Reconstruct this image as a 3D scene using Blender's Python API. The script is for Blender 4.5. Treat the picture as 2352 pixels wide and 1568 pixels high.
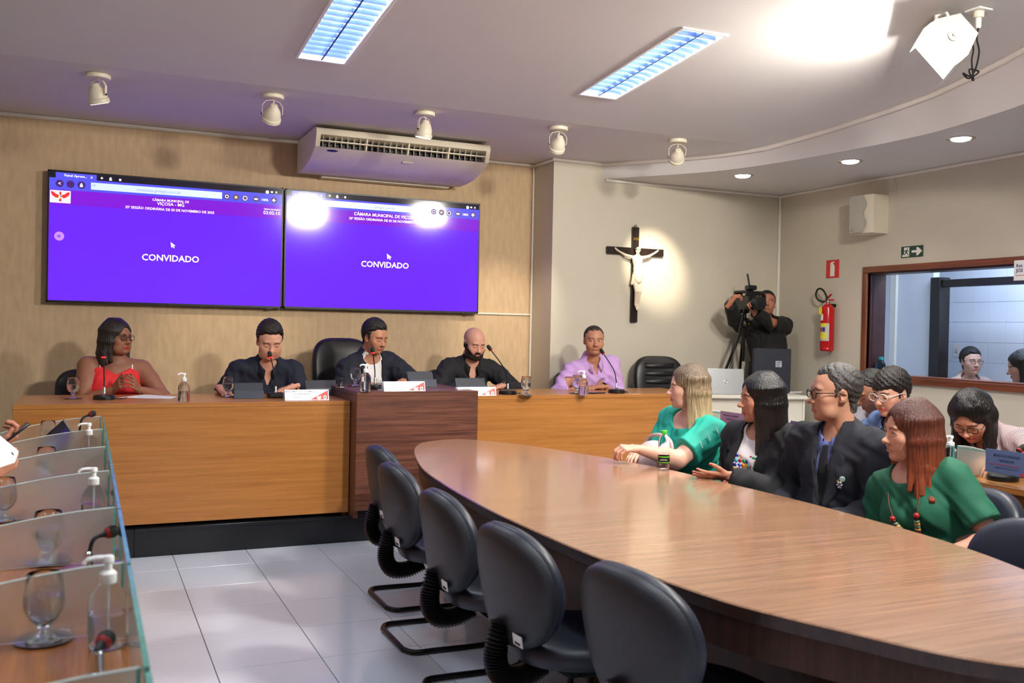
import bpy, math, random
import numpy as np
from mathutils import Vector, Matrix, Euler
R = math.radians
scene = bpy.context.scene
COL = scene.collection
for o in list(bpy.data.objects): bpy.data.objects.remove(o)

# ------------------------------------------------------------------ camera
F_PX, YAW, PITCH, ROLL = 2175.24, 0.4227207, -0.0120513, -0.0201697
CAM_POS = np.array([0.0, 0.0, 1.46])
_fw = np.array([math.sin(YAW)*math.cos(PITCH), math.cos(YAW)*math.cos(PITCH), math.sin(PITCH)])
_r = np.array([math.cos(YAW), -math.sin(YAW), 0.0]); _u = np.cross(_r, _fw)
_R2 = math.cos(ROLL)*_r - math.sin(ROLL)*_u; _U2 = math.sin(ROLL)*_r + math.cos(ROLL)*_u
cam_data = bpy.data.cameras.new('camera'); cam = bpy.data.objects.new('camera', cam_data); COL.objects.link(cam)
cam_data.sensor_width = 36.0; cam_data.sensor_fit = 'HORIZONTAL'; cam_data.lens = F_PX/2352*36.0
cam_data.clip_start = 0.05; cam_data.clip_end = 100
cam.matrix_world = Matrix(((_R2[0], _U2[0], -_fw[0], CAM_POS[0]), (_R2[1], _U2[1], -_fw[1], CAM_POS[1]),
                           (_R2[2], _U2[2], -_fw[2], CAM_POS[2]), (0, 0, 0, 1)))
cam_data.dof.use_dof = True; cam_data.dof.focus_distance = 6.3; cam_data.dof.aperture_fstop = 4.5
scene.camera = cam
scene.view_settings.view_transform = 'Standard'; scene.view_settings.look = 'None'
scene.view_settings.exposure = 0.05; scene.view_settings.gamma = 1.0
scene.view_settings.use_curve_mapping = False

def at(u, v, **k):
    """photo pixel -> point on a plane X=, Y= or Z= (metres)"""
    d = _fw + _R2*(u-1176)/F_PX - _U2*(v-784)/F_PX
    (ax, val), = k.items(); i = 'XYZ'.index(ax)
    return Vector(CAM_POS + d*(val-CAM_POS[i])/d[i])

# ------------------------------------------------------------------ world
world = bpy.data.worlds.new('world'); scene.world = world; world.use_nodes = True
world.node_tree.nodes['Background'].inputs[0].default_value = (0.9, 0.92, 1.0, 1)
world.node_tree.nodes['Background'].inputs[1].default_value = 0.05

# ------------------------------------------------------------------ room dimensions
WALL_Y, CRUC_Y, RIGHT_X, COL_X = 8.0, 7.596, 6.34, 3.793
CEIL_Z, CREASE_Y, CEIL_SLOPE, SOFFIT_Z = 3.005, 6.27, 0.08, 2.862
LEFT_X, BACK_Y = -3.6, -3.2
PLAT_Z, STEP_Y = 0.18, 6.29
def ceil_z(y): return CEIL_Z + CEIL_SLOPE*max(0.0, CREASE_Y-y)
def at_ceil(u, v):
    p = at(u, v, Z=CEIL_Z)
    if p.y >= CREASE_Y: return p
    for _ in range(30): p = at(u, v, Z=ceil_z(p.y))
    return p

# ------------------------------------------------------------------ large area lights (recessed ceiling fixtures of the room)
def area_light(name, loc, sx, sy, power, col, rot=(0, 0, 0)):
    l = bpy.data.lights.new(name, 'AREA'); l.shape = 'RECTANGLE'; l.size = sx; l.size_y = sy; l.energy = power; l.color = col
    o = bpy.data.objects.new(name, l); COL.objects.link(o); o.location = loc; o.rotation_euler = rot; return o
TROFFERS = []   # filled below: (centre x, centre y)
def troffer_centre(far_l, far_r, near_l=None):
    a, b = at_ceil(*far_l), at_ceil(*far_r)
    return (a.x+b.x)/2, (a.y+b.y)/2 - 0.61
TROFFERS.append(troffer_centre((682, 131), (792, 146.4)))
TROFFERS.append(troffer_centre((1330, 214.8), (1415, 226.9)))
for tx in (-1.0, TROFFERS[0][0], TROFFERS[1][0]):
    for ty in (2.1, -0.9): TROFFERS.append((tx, ty))
TROFFERS.append((-1.0, TROFFERS[0][1]))
FLUO_POWER = 30
for i, (tx, ty) in enumerate(TROFFERS):
    area_light('troffer_light', (tx, ty, ceil_z(ty)+0.06), 0.26, 1.14, FLUO_POWER, (0.86, 0.93, 1.0), (-math.atan(CEIL_SLOPE), 0, 0))

# ------------------------------------------------------------------ helpers
def lin(c):
    return tuple(((x/255)/12.92 if x/255 <= 0.04045 else (((x/255)+0.055)/1.055)**2.4) for x in c[:3])
MATS = {}
def new_mat(name):
    m = bpy.data.materials.new(name); m.use_nodes = True
    return m, m.node_tree, m.node_tree.nodes['Principled BSDF']
def setp(b, **k):
    for n, v in k.items():
        n = n.replace('_', ' ')
        if n in b.inputs: b.inputs[n].default_value = v
def plain(name, rgb, rough=0.5, metal=0.0, var=0.06, vscale=6.0, bump=0.0, bscale=300.0, stretch=(1, 1, 1), **k):
    """principled material with procedural colour variation and fine bump"""
    if name in MATS: return MATS[name]
    m, nt, b = new_mat(name); c = lin(rgb)
    setp(b, Roughness=rough, Metallic=metal, **k)
    tc = nt.nodes.new('ShaderNodeTexCoord'); mp = nt.nodes.new('ShaderNodeMapping'); mp.inputs['Scale'].default_value = stretch
    nt.links.new(tc.outputs['Object'], mp.inputs[0])
    nz = nt.nodes.new('ShaderNodeTexNoise'); nz.inputs['Scale'].default_value = vscale; nz.inputs['Detail'].default_value = 4
    nt.links.new(mp.outputs[0], nz.inputs['Vector'])
    rp = nt.nodes.new('ShaderNodeValToRGB')
    rp.color_ramp.elements[0].position = 0.3; rp.color_ramp.elements[1].position = 0.7
    rp.color_ramp.elements[0].color = tuple(x*(1-var) for x in c)+(1,); rp.color_ramp.elements[1].color = tuple(min(1, x*(1+var)) for x in c)+(1,)
    nt.links.new(nz.outputs[0], rp.inputs[0]); nt.links.new(rp.outputs[0], b.inputs['Base Color'])
    if bump:
        n2 = nt.nodes.new('ShaderNodeTexNoise'); n2.inputs['Scale'].default_value = bscale; n2.inputs['Detail'].default_value = 3
        nt.links.new(mp.outputs[0], n2.inputs['Vector'])
        bp = nt.nodes.new('ShaderNodeBump'); bp.inputs['Strength'].default_value = bump; bp.inputs['Distance'].default_value = 0.002
        nt.links.new(n2.outputs[0], bp.inputs['Height']); nt.links.new(bp.outputs[0], b.inputs['Normal'])
    MATS[name] = m; return m
def wood(name, dark, light, axis='X', rough=0.3, scale=1.0, coat=0.0, contrast=1.0):
    if name in MATS: return MATS[name]
    m, nt, b = new_mat(name); setp(b, Roughness=rough, Coat_Weight=coat, Coat_Roughness=0.12)
    tc = nt.nodes.new('ShaderNodeTexCoord'); mp = nt.nodes.new('ShaderNodeMapping')
    s = [34*scale]*3; s['XYZ'.index(axis)] = 1.1*scale; mp.inputs['Scale'].default_value = s
    nt.links.new(tc.outputs['Object'], mp.inputs[0])
    nz = nt.nodes.new('ShaderNodeTexNoise'); nz.inputs['Scale'].default_value = 1.0; nz.inputs['Detail'].default_value = 8; nz.inputs['Roughness'].default_value = 0.65
    nz.inputs['Distortion'].default_value = 0.1
    nt.links.new(mp.outputs[0], nz.inputs['Vector'])
    mp2 = nt.nodes.new('ShaderNodeMapping'); s2 = [180*scale]*3; s2['XYZ'.index(axis)] = 5*scale; mp2.inputs['Scale'].default_value = s2
    nt.links.new(tc.outputs['Object'], mp2.inputs[0])
    n2 = nt.nodes.new('ShaderNodeTexNoise'); n2.inputs['Scale'].default_value = 1.0; n2.inputs['Detail'].default_value = 3
    nt.links.new(mp2.outputs[0], n2.inputs['Vector'])
    mx = nt.nodes.new('ShaderNodeMath'); mx.operation = 'MULTIPLY_ADD'; mx.inputs[1].default_value = 0.35
    nt.links.new(n2.outputs[0], mx.inputs[0]); nt.links.new(nz.outputs[0], mx.inputs[2])
    rp = nt.nodes.new('ShaderNodeValToRGB')
    rp.color_ramp.elements[0].position = 0.67-0.17*contrast; rp.color_ramp.elements[1].position = 0.67+0.17*contrast
    rp.color_ramp.elements[0].color = lin(dark)+(1,); rp.color_ramp.elements[1].color = lin(light)+(1,)
    nt.links.new(mx.outputs[0], rp.inputs[0]); nt.links.new(rp.outputs[0], b.inputs['Base Color'])
    bp = nt.nodes.new('ShaderNodeBump'); bp.inputs['Strength'].default_value = 0.08; bp.inputs['Distance'].default_value = 0.001
    nt.links.new(mx.outputs[0], bp.inputs['Height']); nt.links.new(bp.outputs[0], b.inputs['Normal'])
    MATS[name] = m; return m
def glass(name, rgb=(255, 255, 255), rough=0.0, ior=1.45, bump=0.0, bscale=400):
    if name in MATS: return MATS[name]
    m, nt, b = new_mat(name); setp(b, Roughness=rough, IOR=ior, Transmission_Weight=1.0); b.inputs['Base Color'].default_value = lin(rgb)+(1,)
    if bump:
        n2 = nt.nodes.new('ShaderNodeTexNoise'); n2.inputs['Scale'].default_value = bscale
        tc = nt.nodes.new('ShaderNodeTexCoord'); nt.links.new(tc.outputs['Object'], n2.inputs['Vector'])
        bp = nt.nodes.new('ShaderNodeBump'); bp.inputs['Strength'].default_value = bump; bp.inputs['Distance'].default_value = 0.001
        nt.links.new(n2.outputs[0], bp.inputs['Height']); nt.links.new(bp.outputs[0], b.inputs['Normal'])
    MATS[name] = m; return m
def emit(name, rgb, strength=1.0, gloss=False):
    if name in MATS: return MATS[name]
    m, nt, b = new_mat(name); c = lin(rgb)
    b.inputs['Base Color'].default_value = (0.01, 0.01, 0.012, 1) if gloss else c+(1,)
    b.inputs['Emission Color'].default_value = c+(1,); b.inputs['Emission Strength'].default_value = strength
    setp(b, Roughness=0.08 if gloss else 0.4); MATS[name] = m; return m

WM = {}
def wm(o): return WM.get(o, Matrix.Identity(4))
def tag(o, label=None, cat=None, group=None, kind=None):
    if label: o['label'] = label
    if cat: o['category'] = cat
    if group: o['group'] = group
    if kind: o['kind'] = kind
    return o
def thing(name, label, cat, loc=(0, 0, 0), rz=0.0, group=None, rot=None):
    o = bpy.data.objects.new(name, None); COL.objects.link(o); o.empty_display_size = 0.1
    o.location = loc; o.rotation_euler = rot or (0, 0, rz)
    WM[o] = Matrix.Translation(Vector(loc)) @ Euler(rot or (0, 0, rz)).to_matrix().to_4x4()
    return tag(o, label, cat, group)
def mesh_obj(name, V, F, mat, parent=None, world=False, smooth=35, mats=None, midx=None):
    me = bpy.data.meshes.new(name)
    if world and parent is not None:
        inv = np.array(wm(parent).inverted()); V = np.asarray(V, float); V = V @ inv[:3, :3].T + inv[:3, 3]
    me.from_pydata([tuple(map(float, v)) for v in V], [], [tuple(int(i) for i in f) for f in F])
    for mm in (mats or [mat]): me.materials.append(mm)
    if midx is not None: me.polygons.foreach_set('material_index', np.asarray(midx, np.int32))
    if smooth:
        me.polygons.foreach_set('use_smooth', [True]*len(me.polygons))
        if smooth < 180: me.set_sharp_from_angle(angle=R(smooth))
    me.update()
    o = bpy.data.objects.new(name, me); COL.objects.link(o)
    if parent is not None: o.parent = parent
    WM[o] = wm(parent).copy() if parent is not None else Matrix.Identity(4)
    return o
class MB:
    """collects shapes into one mesh"""
    def __init__(s): s.V = []; s.F = []
    def add(s, V, F, M=None):
        n = len(s.V)
        if M is not None: V = [M @ Vector(v) for v in V]
        s.V += [tuple(v) for v in V]; s.F += [tuple(i+n for i in f) for f in F]; return s
    def box(s, lo, hi, M=None):
        x0, y0, z0 = lo; x1, y1, z1 = hi
        V = [(x0,y0,z0),(x1,y0,z0),(x1,y1,z0),(x0,y1,z0),(x0,y0,z1),(x1,y0,z1),(x1,y1,z1),(x0,y1,z1)]
        return s.add(V, [(0,3,2,1),(4,5,6,7),(0,1,5,4),(1,2,6,5),(2,3,7,6),(3,0,4,7)], M)
    def bbox(s, lo, hi, b=0.004, M=None):
        """box with chamfered vertical + horizontal edges"""
        x0, y0, z0 = lo; x1, y1, z1 = hi; V = []; F = []
        def ring(z, i): return [(x0+i+b,y0+i,z),(x1-i-b,y0+i,z),(x1-i,y0+i+b,z),(x1-i,y1-i-b,z),(x1-i-b,y1-i,z),(x0+i+b,y1-i,z),(x0+i,y1-i-b,z),(x0+i,y0+i+b,z)]
        for z, i in ((z0, b), (z0+b, 0), (z1-b, 0), (z1, b)): V += ring(z, i)
        for k in range(3):
            for j in range(8): F.append((k*8+j, k*8+(j+1) % 8, (k+1)*8+(j+1) % 8, (k+1)*8+j))
        F += [tuple(range(7, -1, -1)), tuple(range(24, 32))]
        return s.add(V, F, M)
    def lathe(s, prof, n=24, M=None, cap=True):
        V = []; F = []
        for r, z in prof:
            for j in range(n): a = 2*math.pi*j/n; V.append((r*math.cos(a), r*math.sin(a), z))
        for k in range(len(prof)-1):
            for j in range(n): F.append((k*n+j, k*n+(j+1) % n, (k+1)*n+(j+1) % n, (k+1)*n+j))
        if cap:
            F.append(tuple(range(n-1, -1, -1))); m = (len(prof)-1)*n; F.append(tuple(range(m, m+n)))
        return s.add(V, F, M)
    def cyl(s, a, b, r, r2=None, n=16):
        a, b = Vector(a), Vector(b); d = b-a
        M = Matrix.Translation(a) @ d.to_track_quat('Z', 'Y').to_matrix().to_4x4()
        return s.lathe([(r, 0), (r if r2 is None else r2, d.length)], n, M)
    def tube(s, pts, r, n=10, closed=False, caps=True):
        pts = [Vector(p) for p in pts]; m = len(pts); rs = r if isinstance(r, (list, tuple)) else [r]*m
        V = []; F = []; prev = None
        for i, p in enumerate(pts):
            if closed: t = pts[(i+1) % m]-pts[i-1]
            else: t = pts[min(i+1, m-1)]-pts[max(i-1, 0)]
            t.normalize()
            if prev is None:
                up = Vector((0, 0, 1)) if abs(t.z) < 0.9 else Vector((1, 0, 0)); x = t.cross(up).normalized()
            else: x = (prev - t*prev.dot(t)).normalized()
            prev = x; y = t.cross(x)
            for j in range(n): a = 2*math.pi*j/n; V.append(p+(x*math.cos(a)+y*math.sin(a))*rs[i])
        for i in range(m if closed else m-1):
            k = (i+1) % m
            for j in range(n): F.append((i*n+j, i*n+(j+1) % n, k*n+(j+1) % n, k*n+j))
        if caps and not closed: F.append(tuple(range(n-1, -1, -1))); F.append(tuple(range((m-1)*n, m*n)))
        return s.add(V, F)
    def prism(s, poly, z0, z1, M=None):
        n = len(poly); V = [(x, y, z0) for x, y in poly]+[(x, y, z1) for x, y in poly]
        F = [tuple(range(n-1, -1, -1)), tuple(range(n, 2*n))]+[(j, (j+1) % n, n+(j+1) % n, n+j) for j in range(n)]
        return s.add(V, F, M)
    def sphere(s, c, r, nu=20, nv=12, sc=(1, 1, 1), M=None):
        V = [(c[0], c[1], c[2]-r*sc[2])]; F = []
        for k in range(1, nv):
            t = math.pi*k/nv
            for j in range(nu):
                a = 2*math.pi*j/nu; V.append((c[0]+r*sc[0]*math.sin(t)*math.cos(a), c[1]+r*sc[1]*math.sin(t)*math.sin(a), c[2]-r*sc[2]*math.cos(t)))
        V.append((c[0], c[1], c[2]+r*sc[2])); e = len(V)-1
        for j in range(nu):
            F.append((0, 1+(j+1) % nu, 1+j)); F.append((e, 1+(nv-2)*nu+j, 1+(nv-2)*nu+(j+1) % nu))
        for k in range(nv-2):
            for j in range(nu): F.append((1+k*nu+j, 1+k*nu+(j+1) % nu, 1+(k+1)*nu+(j+1) % nu, 1+(k+1)*nu+j))
        return s.add(V, F, M)
    def build(s, name, mat, parent=None, world=False, smooth=35): return mesh_obj(name, s.V, s.F, mat, parent, world, smooth)
def struct(name, mb, mat, smooth=35): return tag(mb.build(name, mat, smooth=smooth), kind='structure')
def catmull(P, n=8, closed=False):
    P = [Vector(p) for p in P]; m = len(P); out = []
    for i in range(m if closed else m-1):
        if closed: a, b, c, d = P[i-1], P[i], P[(i+1) % m], P[(i+2) % m]
        else: a, b, c, d = P[max(i-1, 0)], P[i], P[i+1], P[min(i+2, m-1)]
        for j in range(n):
            t = j/n; out.append(0.5*((2*b)+(c-a)*t+(2*a-5*b+4*c-d)*t*t+(3*b-a-3*c+d)*t**3))
    if not closed: out.append(P[-1])
    return out
def copy_tree(o, parent=None):
    c = o.copy(); COL.objects.link(c); c.parent = parent
    for ch in o.children: copy_tree(ch, c)
    return c
def place(o, loc, rz=0.0, label=None):
    o.location = loc; o.rotation_euler = (0, 0, rz); WM[o] = Matrix.Translation(Vector(loc)) @ Matrix.Rotation(rz, 4, 'Z')
    if label: o['label'] = label
    return o
def text(name, body, mat, parent, width=None, size=None, M=None, bold=0.0, align='CENTER', world=False):
    """flat lettering; scaled to a width or a letter size, laid in the XY plane of M"""
    cu = bpy.data.curves.new(name, 'FONT'); cu.body = body; cu.align_x = align; cu.align_y = 'CENTER'
    cu.offset = bold; cu.resolution_u = 2; cu.size = 1.0
    to = bpy.data.objects.new(name, cu); COL.objects.link(to)
    me = to.to_mesh(); V = np.array([v.co[:] for v in me.vertices]) if len(me.vertices) else np.zeros((0, 3)); F = [tuple(p.vertices) for p in me.polygons]
    to.to_mesh_clear(); bpy.data.objects.remove(to); bpy.data.curves.remove(cu)
    if len(V) == 0: return None
    s = (width/(V[:, 0].max()-V[:, 0].min())) if width else size
    V = V*s
    if align == 'CENTER': V[:, 0] -= (V[:, 0].max()+V[:, 0].min())/2
    V[:, 1] -= (V[:, 1].max()+V[:, 1].min())/2
    V = [M @ Vector(v) for v in V]
    return mesh_obj(name, V, F, mat, parent, world, smooth=0)
# ------------------------------------------------------------------ smooth solid modelling on a grid (numpy), meshed with surface nets
def _rot(rx, ry, rz): return np.array(Euler((rx, ry, rz)).to_matrix())
class Grid:
    def __init__(s, lo, hi, h):
        s.lo = np.array(lo, float); s.h = h
        s.n = np.maximum(np.ceil((np.array(hi)-s.lo)/h).astype(int)+1, 4)
        s.ax = [s.lo[i]+h*np.arange(s.n[i]) for i in range(3)]
        s.D = np.full(s.n, 1.0, np.float32)
    def like(s):
        g = Grid.__new__(Grid); g.lo, g.h, g.n, g.ax = s.lo, s.h, s.n, s.ax; g.D = np.full(s.n, 1.0, np.float32); return g
    def _sub(s, lo, hi):
        i0 = np.clip(np.floor((lo-s.lo)/s.h).astype(int), 0, s.n-1); i1 = np.clip(np.ceil((hi-s.lo)/s.h).astype(int)+1, 1, s.n)
        if np.any(i1 <= i0): return None, None
        sl = tuple(slice(a, b) for a, b in zip(i0, i1))
        X, Y, Z = np.meshgrid(*[s.ax[k][sl[k]] for k in range(3)], indexing='ij', sparse=True)
        return sl, (X.astype(np.float32), Y.astype(np.float32), Z.astype(np.float32))
    def _mix(s, sl, d, k, op):
        a = s.D[sl]
        if op == '-': d = -d; a2 = a; m = np.maximum(a2, d); s.D[sl] = m + (np.maximum(k-np.abs(a2-d), 0)**2/(4*k) if k > 0 else 0)
        elif op == '&': s.D[sl] = np.maximum(a, d)
        else: m = np.minimum(a, d); s.D[sl] = m - (np.maximum(k-np.abs(a-d), 0)**2/(4*k) if k > 0 else 0)
    def cap(s, a, b, r1, r2=None, k=0.0, op='+', fl=None):
        a = np.array(a, float); b = np.array(b, float); r2 = r1 if r2 is None else r2; m = max(r1, r2)+k+3*s.h
        sl, P = s._sub(np.minimum(a, b)-m, np.maximum(a, b)+m)
        if sl is None: return
        ab = b-a; L = max(ab@ab, 1e-12); q = [P[i]-a[i] for i in range(3)]
        t = np.clip((q[0]*ab[0]+q[1]*ab[1]+q[2]*ab[2])/L, 0, 1)
        d = np.sqrt((q[0]-t*ab[0])**2+(q[1]-t*ab[1])**2+(q[2]-t*ab[2])**2)-(r1+(r2-r1)*t)
        s._mix(sl, d, k, op)
    def ell(s, c, rad, k=0.0, op='+', rot=None):
        c = np.array(c, float); rad = np.array(rad, float); m = rad.max()+k+3*s.h
        sl, P = s._sub(c-m, c+m)
        if sl is None: return
        q = [P[i]-c[i] for i in range(3)]
        if rot is not None: q = [rot[0, i]*q[0]+rot[1, i]*q[1]+rot[2, i]*q[2] for i in range(3)]
        k0 = np.sqrt((q[0]/rad[0])**2+(q[1]/rad[1])**2+(q[2]/rad[2])**2)
        k1 = np.sqrt((q[0]/rad[0]**2)**2+(q[1]/rad[1]**2)**2+(q[2]/rad[2]**2)**2)
        d = np.where(k1 > 1e-9, k0*(k0-1)/np.maximum(k1, 1e-9), -rad.min())
        s._mix(sl, d, k, op)
    def all(s): return np.meshgrid(*s.ax, indexing='ij', sparse=True)
    def mesh(s):
        D = s.D; S = D < 0
        c = np.zeros(s.n-1, np.int8)
        for i in (0, 1):
            for j in (0, 1):
                for k in (0, 1): c += S[i:s.n[0]-1+i, j:s.n[1]-1+j, k:s.n[2]-1+k]
        act = (c > 0) & (c < 8); idx = np.argwhere(act)
        if len(idx) == 0: return np.zeros((0, 3)), np.zeros((0, 4), int)
        num = np.full(act.shape, -1, np.int64); num[act] = np.arange(len(idx))
        acc = np.zeros((len(idx), 3)); cnt = np.zeros(len(idx))
        co = [(i, j, k) for i in (0, 1) for j in (0, 1) for k in (0, 1)]
        val = {o: D[idx[:, 0]+o[0], idx[:, 1]+o[1], idx[:, 2]+o[2]].astype(float) for o in co}
        for o in co:
            for ax in range(3):
                if o[ax]: continue
                p = list(o); p[ax] = 1; p = tuple(p); a, b = val[o], val[p]; m = (a < 0) != (b < 0)
                t = a[m]/(a[m]-b[m]); pt = np.tile(np.array(o, float), (m.sum(), 1)); pt[:, ax] = t
                acc[m] += pt; cnt[m] += 1
        V = s.lo + s.h*(idx+acc/cnt[:, None])
        F = []
        for ax in range(3):
            o1, o2 = [(1, 2), (2, 0), (0, 1)][ax]
            A = [slice(None)]*3; B = [slice(None)]*3; A[ax] = slice(0, -1); B[ax] = slice(1, None)
            ch = S[tuple(A)] != S[tuple(B)]
            e = np.argwhere(ch); e = e[(e[:, o1] > 0) & (e[:, o2] > 0) & (e[:, o1] < s.n[o1]-1) & (e[:, o2] < s.n[o2]-1)]
            if len(e) == 0: continue
            def cell(d1, d2):
                q = e.copy(); q[:, o1] += d1; q[:, o2] += d2; return num[q[:, 0], q[:, 1], q[:, 2]]
            q = np.stack([cell(-1, -1), cell(0, -1), cell(0, 0), cell(-1, 0)], 1)
            fl = S[e[:, 0], e[:, 1], e[:, 2]]; q[~fl] = q[~fl][:, ::-1]
            F.append(q)
        F = np.concatenate(F); F = F[(F >= 0).all(1)]
        return V, F
def fast_mesh(name, V, F, mats, parent=None, col=None, midx=None, world=False):
    """quads/tris arrays -> smooth object, optional per-vertex colour attribute 'tint'"""
    V = np.asarray(V, float); F = np.asarray(F)
    if world and parent is not None:
        inv = np.array(wm(parent).inverted()); V = V @ inv[:3, :3].T + inv[:3, 3]
    me = bpy.data.meshes.new(name); nf, w = F.shape
    me.vertices.add(len(V)); me.vertices.foreach_set('co', V.astype(np.float32).ravel())
    me.loops.add(nf*w); me.loops.foreach_set('vertex_index', F.astype(np.int32).ravel())
    me.polygons.add(nf); me.polygons.foreach_set('loop_start', np.arange(0, nf*w, w, dtype=np.int32))
    for m in mats: me.materials.append(m)
    if midx is not None: me.polygons.foreach_set('material_index', np.asarray(midx, np.int32))
    me.polygons.foreach_set('use_smooth', np.ones(nf, bool)); me.update(calc_edges=True); me.validate()
    if col is not None:
        a = me.attributes.new('tint', 'FLOAT_COLOR', 'POINT'); c4 = np.ones((len(V), 4), np.float32); c4[:, :3] = col; a.data.foreach_set('color', c4.ravel())
    o = bpy.data.objects.new(name, me); COL.objects.link(o)
    if parent is not None: o.parent = parent
    WM[o] = wm(parent).copy() if parent is not None else Matrix.Identity(4)
    return o
# ================================================================== STRUCTURE
M_BEIGE = plain('beige_wall_fabric', (200, 172, 136), 0.75, var=0.10, vscale=9, bump=0.25, bscale=160, stretch=(3, 3, 0.8))
M_PUTTY = plain('putty_wall_paint', (208, 200, 182), 0.6, var=0.02, vscale=3, bump=0.05, bscale=220)
M_CEIL = plain('ceiling_paint', (218, 214, 212), 0.7, var=0.012, vscale=2)
M_WHITE = plain('white_gypsum_trim', (236, 230, 220), 0.5, var=0.01)
M_GRANITE = plain('black_granite', (22, 24, 27), 0.18, var=0.35, vscale=160)
M_TILE = plain('pale_floor_tile', (206, 211, 222), 0.12, var=0.02, vscale=3)
M_GROUT = plain('floor_grout', (120, 118, 118), 0.8, var=0.05)
TOP = 3.95
struct('wall_back', MB().box((LEFT_X, WALL_Y, 0), (COL_X, WALL_Y+0.15, TOP)), M_BEIGE)
struct('wall_front', MB().box((COL_X, CRUC_Y, 0), (RIGHT_X+0.16, WALL_Y+0.15, TOP)), M_PUTTY)
WY0, WY1, WZ0, WZ1 = 3.0, 6.395, 1.125, 2.03     # window opening in the right wall
struct('wall_right', MB().box((RIGHT_X, BACK_Y, 0), (RIGHT_X+0.16, WY0, TOP)).box((RIGHT_X, WY1, 0), (RIGHT_X+0.16, CRUC_Y, TOP))
       .box((RIGHT_X, WY0, 0), (RIGHT_X+0.16, WY1, WZ0)).box((RIGHT_X, WY0, WZ1), (RIGHT_X+0.16, WY1, TOP)), M_PUTTY)
struct('wall_left', MB().box((LEFT_X-0.15, BACK_Y, 0), (LEFT_X, WALL_Y+0.15, TOP)), M_PUTTY)
struct('wall_rear', MB().box((LEFT_X, BACK_Y-0.15, 0), (RIGHT_X+0.16, BACK_Y, TOP)), M_PUTTY)
# ceiling sheet with openings for the recessed light fixtures
HW, HL = 0.145, 0.61
xs = sorted({LEFT_X, RIGHT_X+0.16} | {t[0]+s*(HW-0.005) for t in TROFFERS for s in (-1, 1)})
ys = sorted({BACK_Y, CREASE_Y, WALL_Y+0.15} | {t[1]+s*(HL-0.005) for t in TROFFERS for s in (-1, 1)})
cb = MB()
for i in range(len(xs)-1):
    for j in range(len(ys)-1):
        mx, my = (xs[i]+xs[i+1])/2, (ys[j]+ys[j+1])/2
        if any(abs(mx-t[0]) < HW-0.005 and abs(my-t[1]) < HL-0.005 for t in TROFFERS): continue
        z0, z1 = ceil_z(ys[j]), ceil_z(ys[j+1])
        cb.add([(xs[i], ys[j], z0), (xs[i], ys[j+1], z1), (xs[i+1], ys[j+1], z1), (xs[i+1], ys[j], z0)], [(0, 1, 2, 3)])
cb.add([(LEFT_X, BACK_Y, TOP), (RIGHT_X+0.16, BACK_Y, TOP), (RIGHT_X+0.16, WALL_Y+0.15, TOP), (LEFT_X, WALL_Y+0.15, TOP)], [(0, 1, 2, 3)])
struct('ceiling', cb, M_CEIL, smooth=0)
# lowered curved soffit on the right
curve = catmull([(4.30, CRUC_Y, 0), (4.60, 7.23, 0), (4.90, 6.78, 0), (5.06, 6.35, 0), (5.19, 5.65, 0), (5.245, 4.92, 0), (5.20, 4.5, 0), (5.06, 3.92, 0), (4.75, 3.2, 0), (4.3, 2.6, 0)], 8)
poly = [(p.x, p.y) for p in curve] + [(4.1, 2.4), (RIGHT_X, 2.4), (RIGHT_X, CRUC_Y)]
struct('ceiling_soffit', MB().prism(poly[::-1], SOFFIT_Z, 3.6), M_CEIL)
tn = [0]
def trim(pts, r=0.014, mat=None, flat=None):
    tn[0] += 1
    return struct('trim_%d' % tn[0], MB().tube(pts, r, 8), mat or M_WHITE, smooth=60)
trim([(LEFT_X, WALL_Y-0.012, CEIL_Z-0.014), (COL_X-0.012, WALL_Y-0.012, CEIL_Z-0.014), (COL_X-0.012, CRUC_Y-0.012, CEIL_Z-0.014), (4.30, CRUC_Y-0.012, CEIL_Z-0.014)], 0.017)
trim([(p.x-0.012, p.y-0.012, ceil_z(p.y)-0.012) for p in curve], 0.02)
trim([(4.32, CRUC_Y-0.01, SOFFIT_Z-0.012), (RIGHT_X-0.01, CRUC_Y-0.01, SOFFIT_Z-0.012), (RIGHT_X-0.01, 2.4, SOFFIT_Z-0.012)], 0.016)
trim([(RIGHT_X-0.012, CRUC_Y-0.012, PLAT_Z), (RIGHT_X-0.012, CRUC_Y-0.012, SOFFIT_Z)], 0.016)
trim([(COL_X-0.012, WALL_Y-0.012, PLAT_Z), (COL_X-0.012, WALL_Y-0.012, CEIL_Z-0.02)], 0.011)
zc = at(1150, 721, Y=WALL_Y-0.01).z
trim([(3.1, WALL_Y-0.008, zc), (COL_X-0.02, WALL_Y-0.008, zc)], 0.008)

# floor: slab, tiles near the camera one by one, the rest joined
fl = struct('floor', MB().box((LEFT_X, BACK_Y, -0.1), (RIGHT_X+2.2, WALL_Y, -0.004)), M_GROUT)
TS, TX0, TY0 = 0.45, 0.516, 5.0246
g = 0.0018
def tile_mesh():
    b = MB(); b.bbox((g, g, -0.008), (TS-g, TS-g, 0.0), 0.0012); return b
proto = tile_mesh().build('tile', M_TILE, fl, smooth=0); first = True
rest = MB()
for i in range(-10, 14):
    for j in range(-19, 4):
        x, y = TX0+i*TS, TY0+j*TS
        if x+TS < LEFT_X or x > RIGHT_X or y+TS < BACK_Y or y > STEP_Y: continue
        if -0.6 < x < 3.6 and 1.6 < y < STEP_Y:
            o = proto if first else proto.copy()
            if not first: COL.objects.link(o); o.parent = fl
            first = False; o.location = (x, y, 0)
        else: rest.box((x+g, y+g, -0.008), (min(x+TS-g, RIGHT_X), min(y+TS-g, STEP_Y), 0.0))
tag(rest.build('tile_field', M_TILE, fl, smooth=0), kind='stuff')
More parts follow.
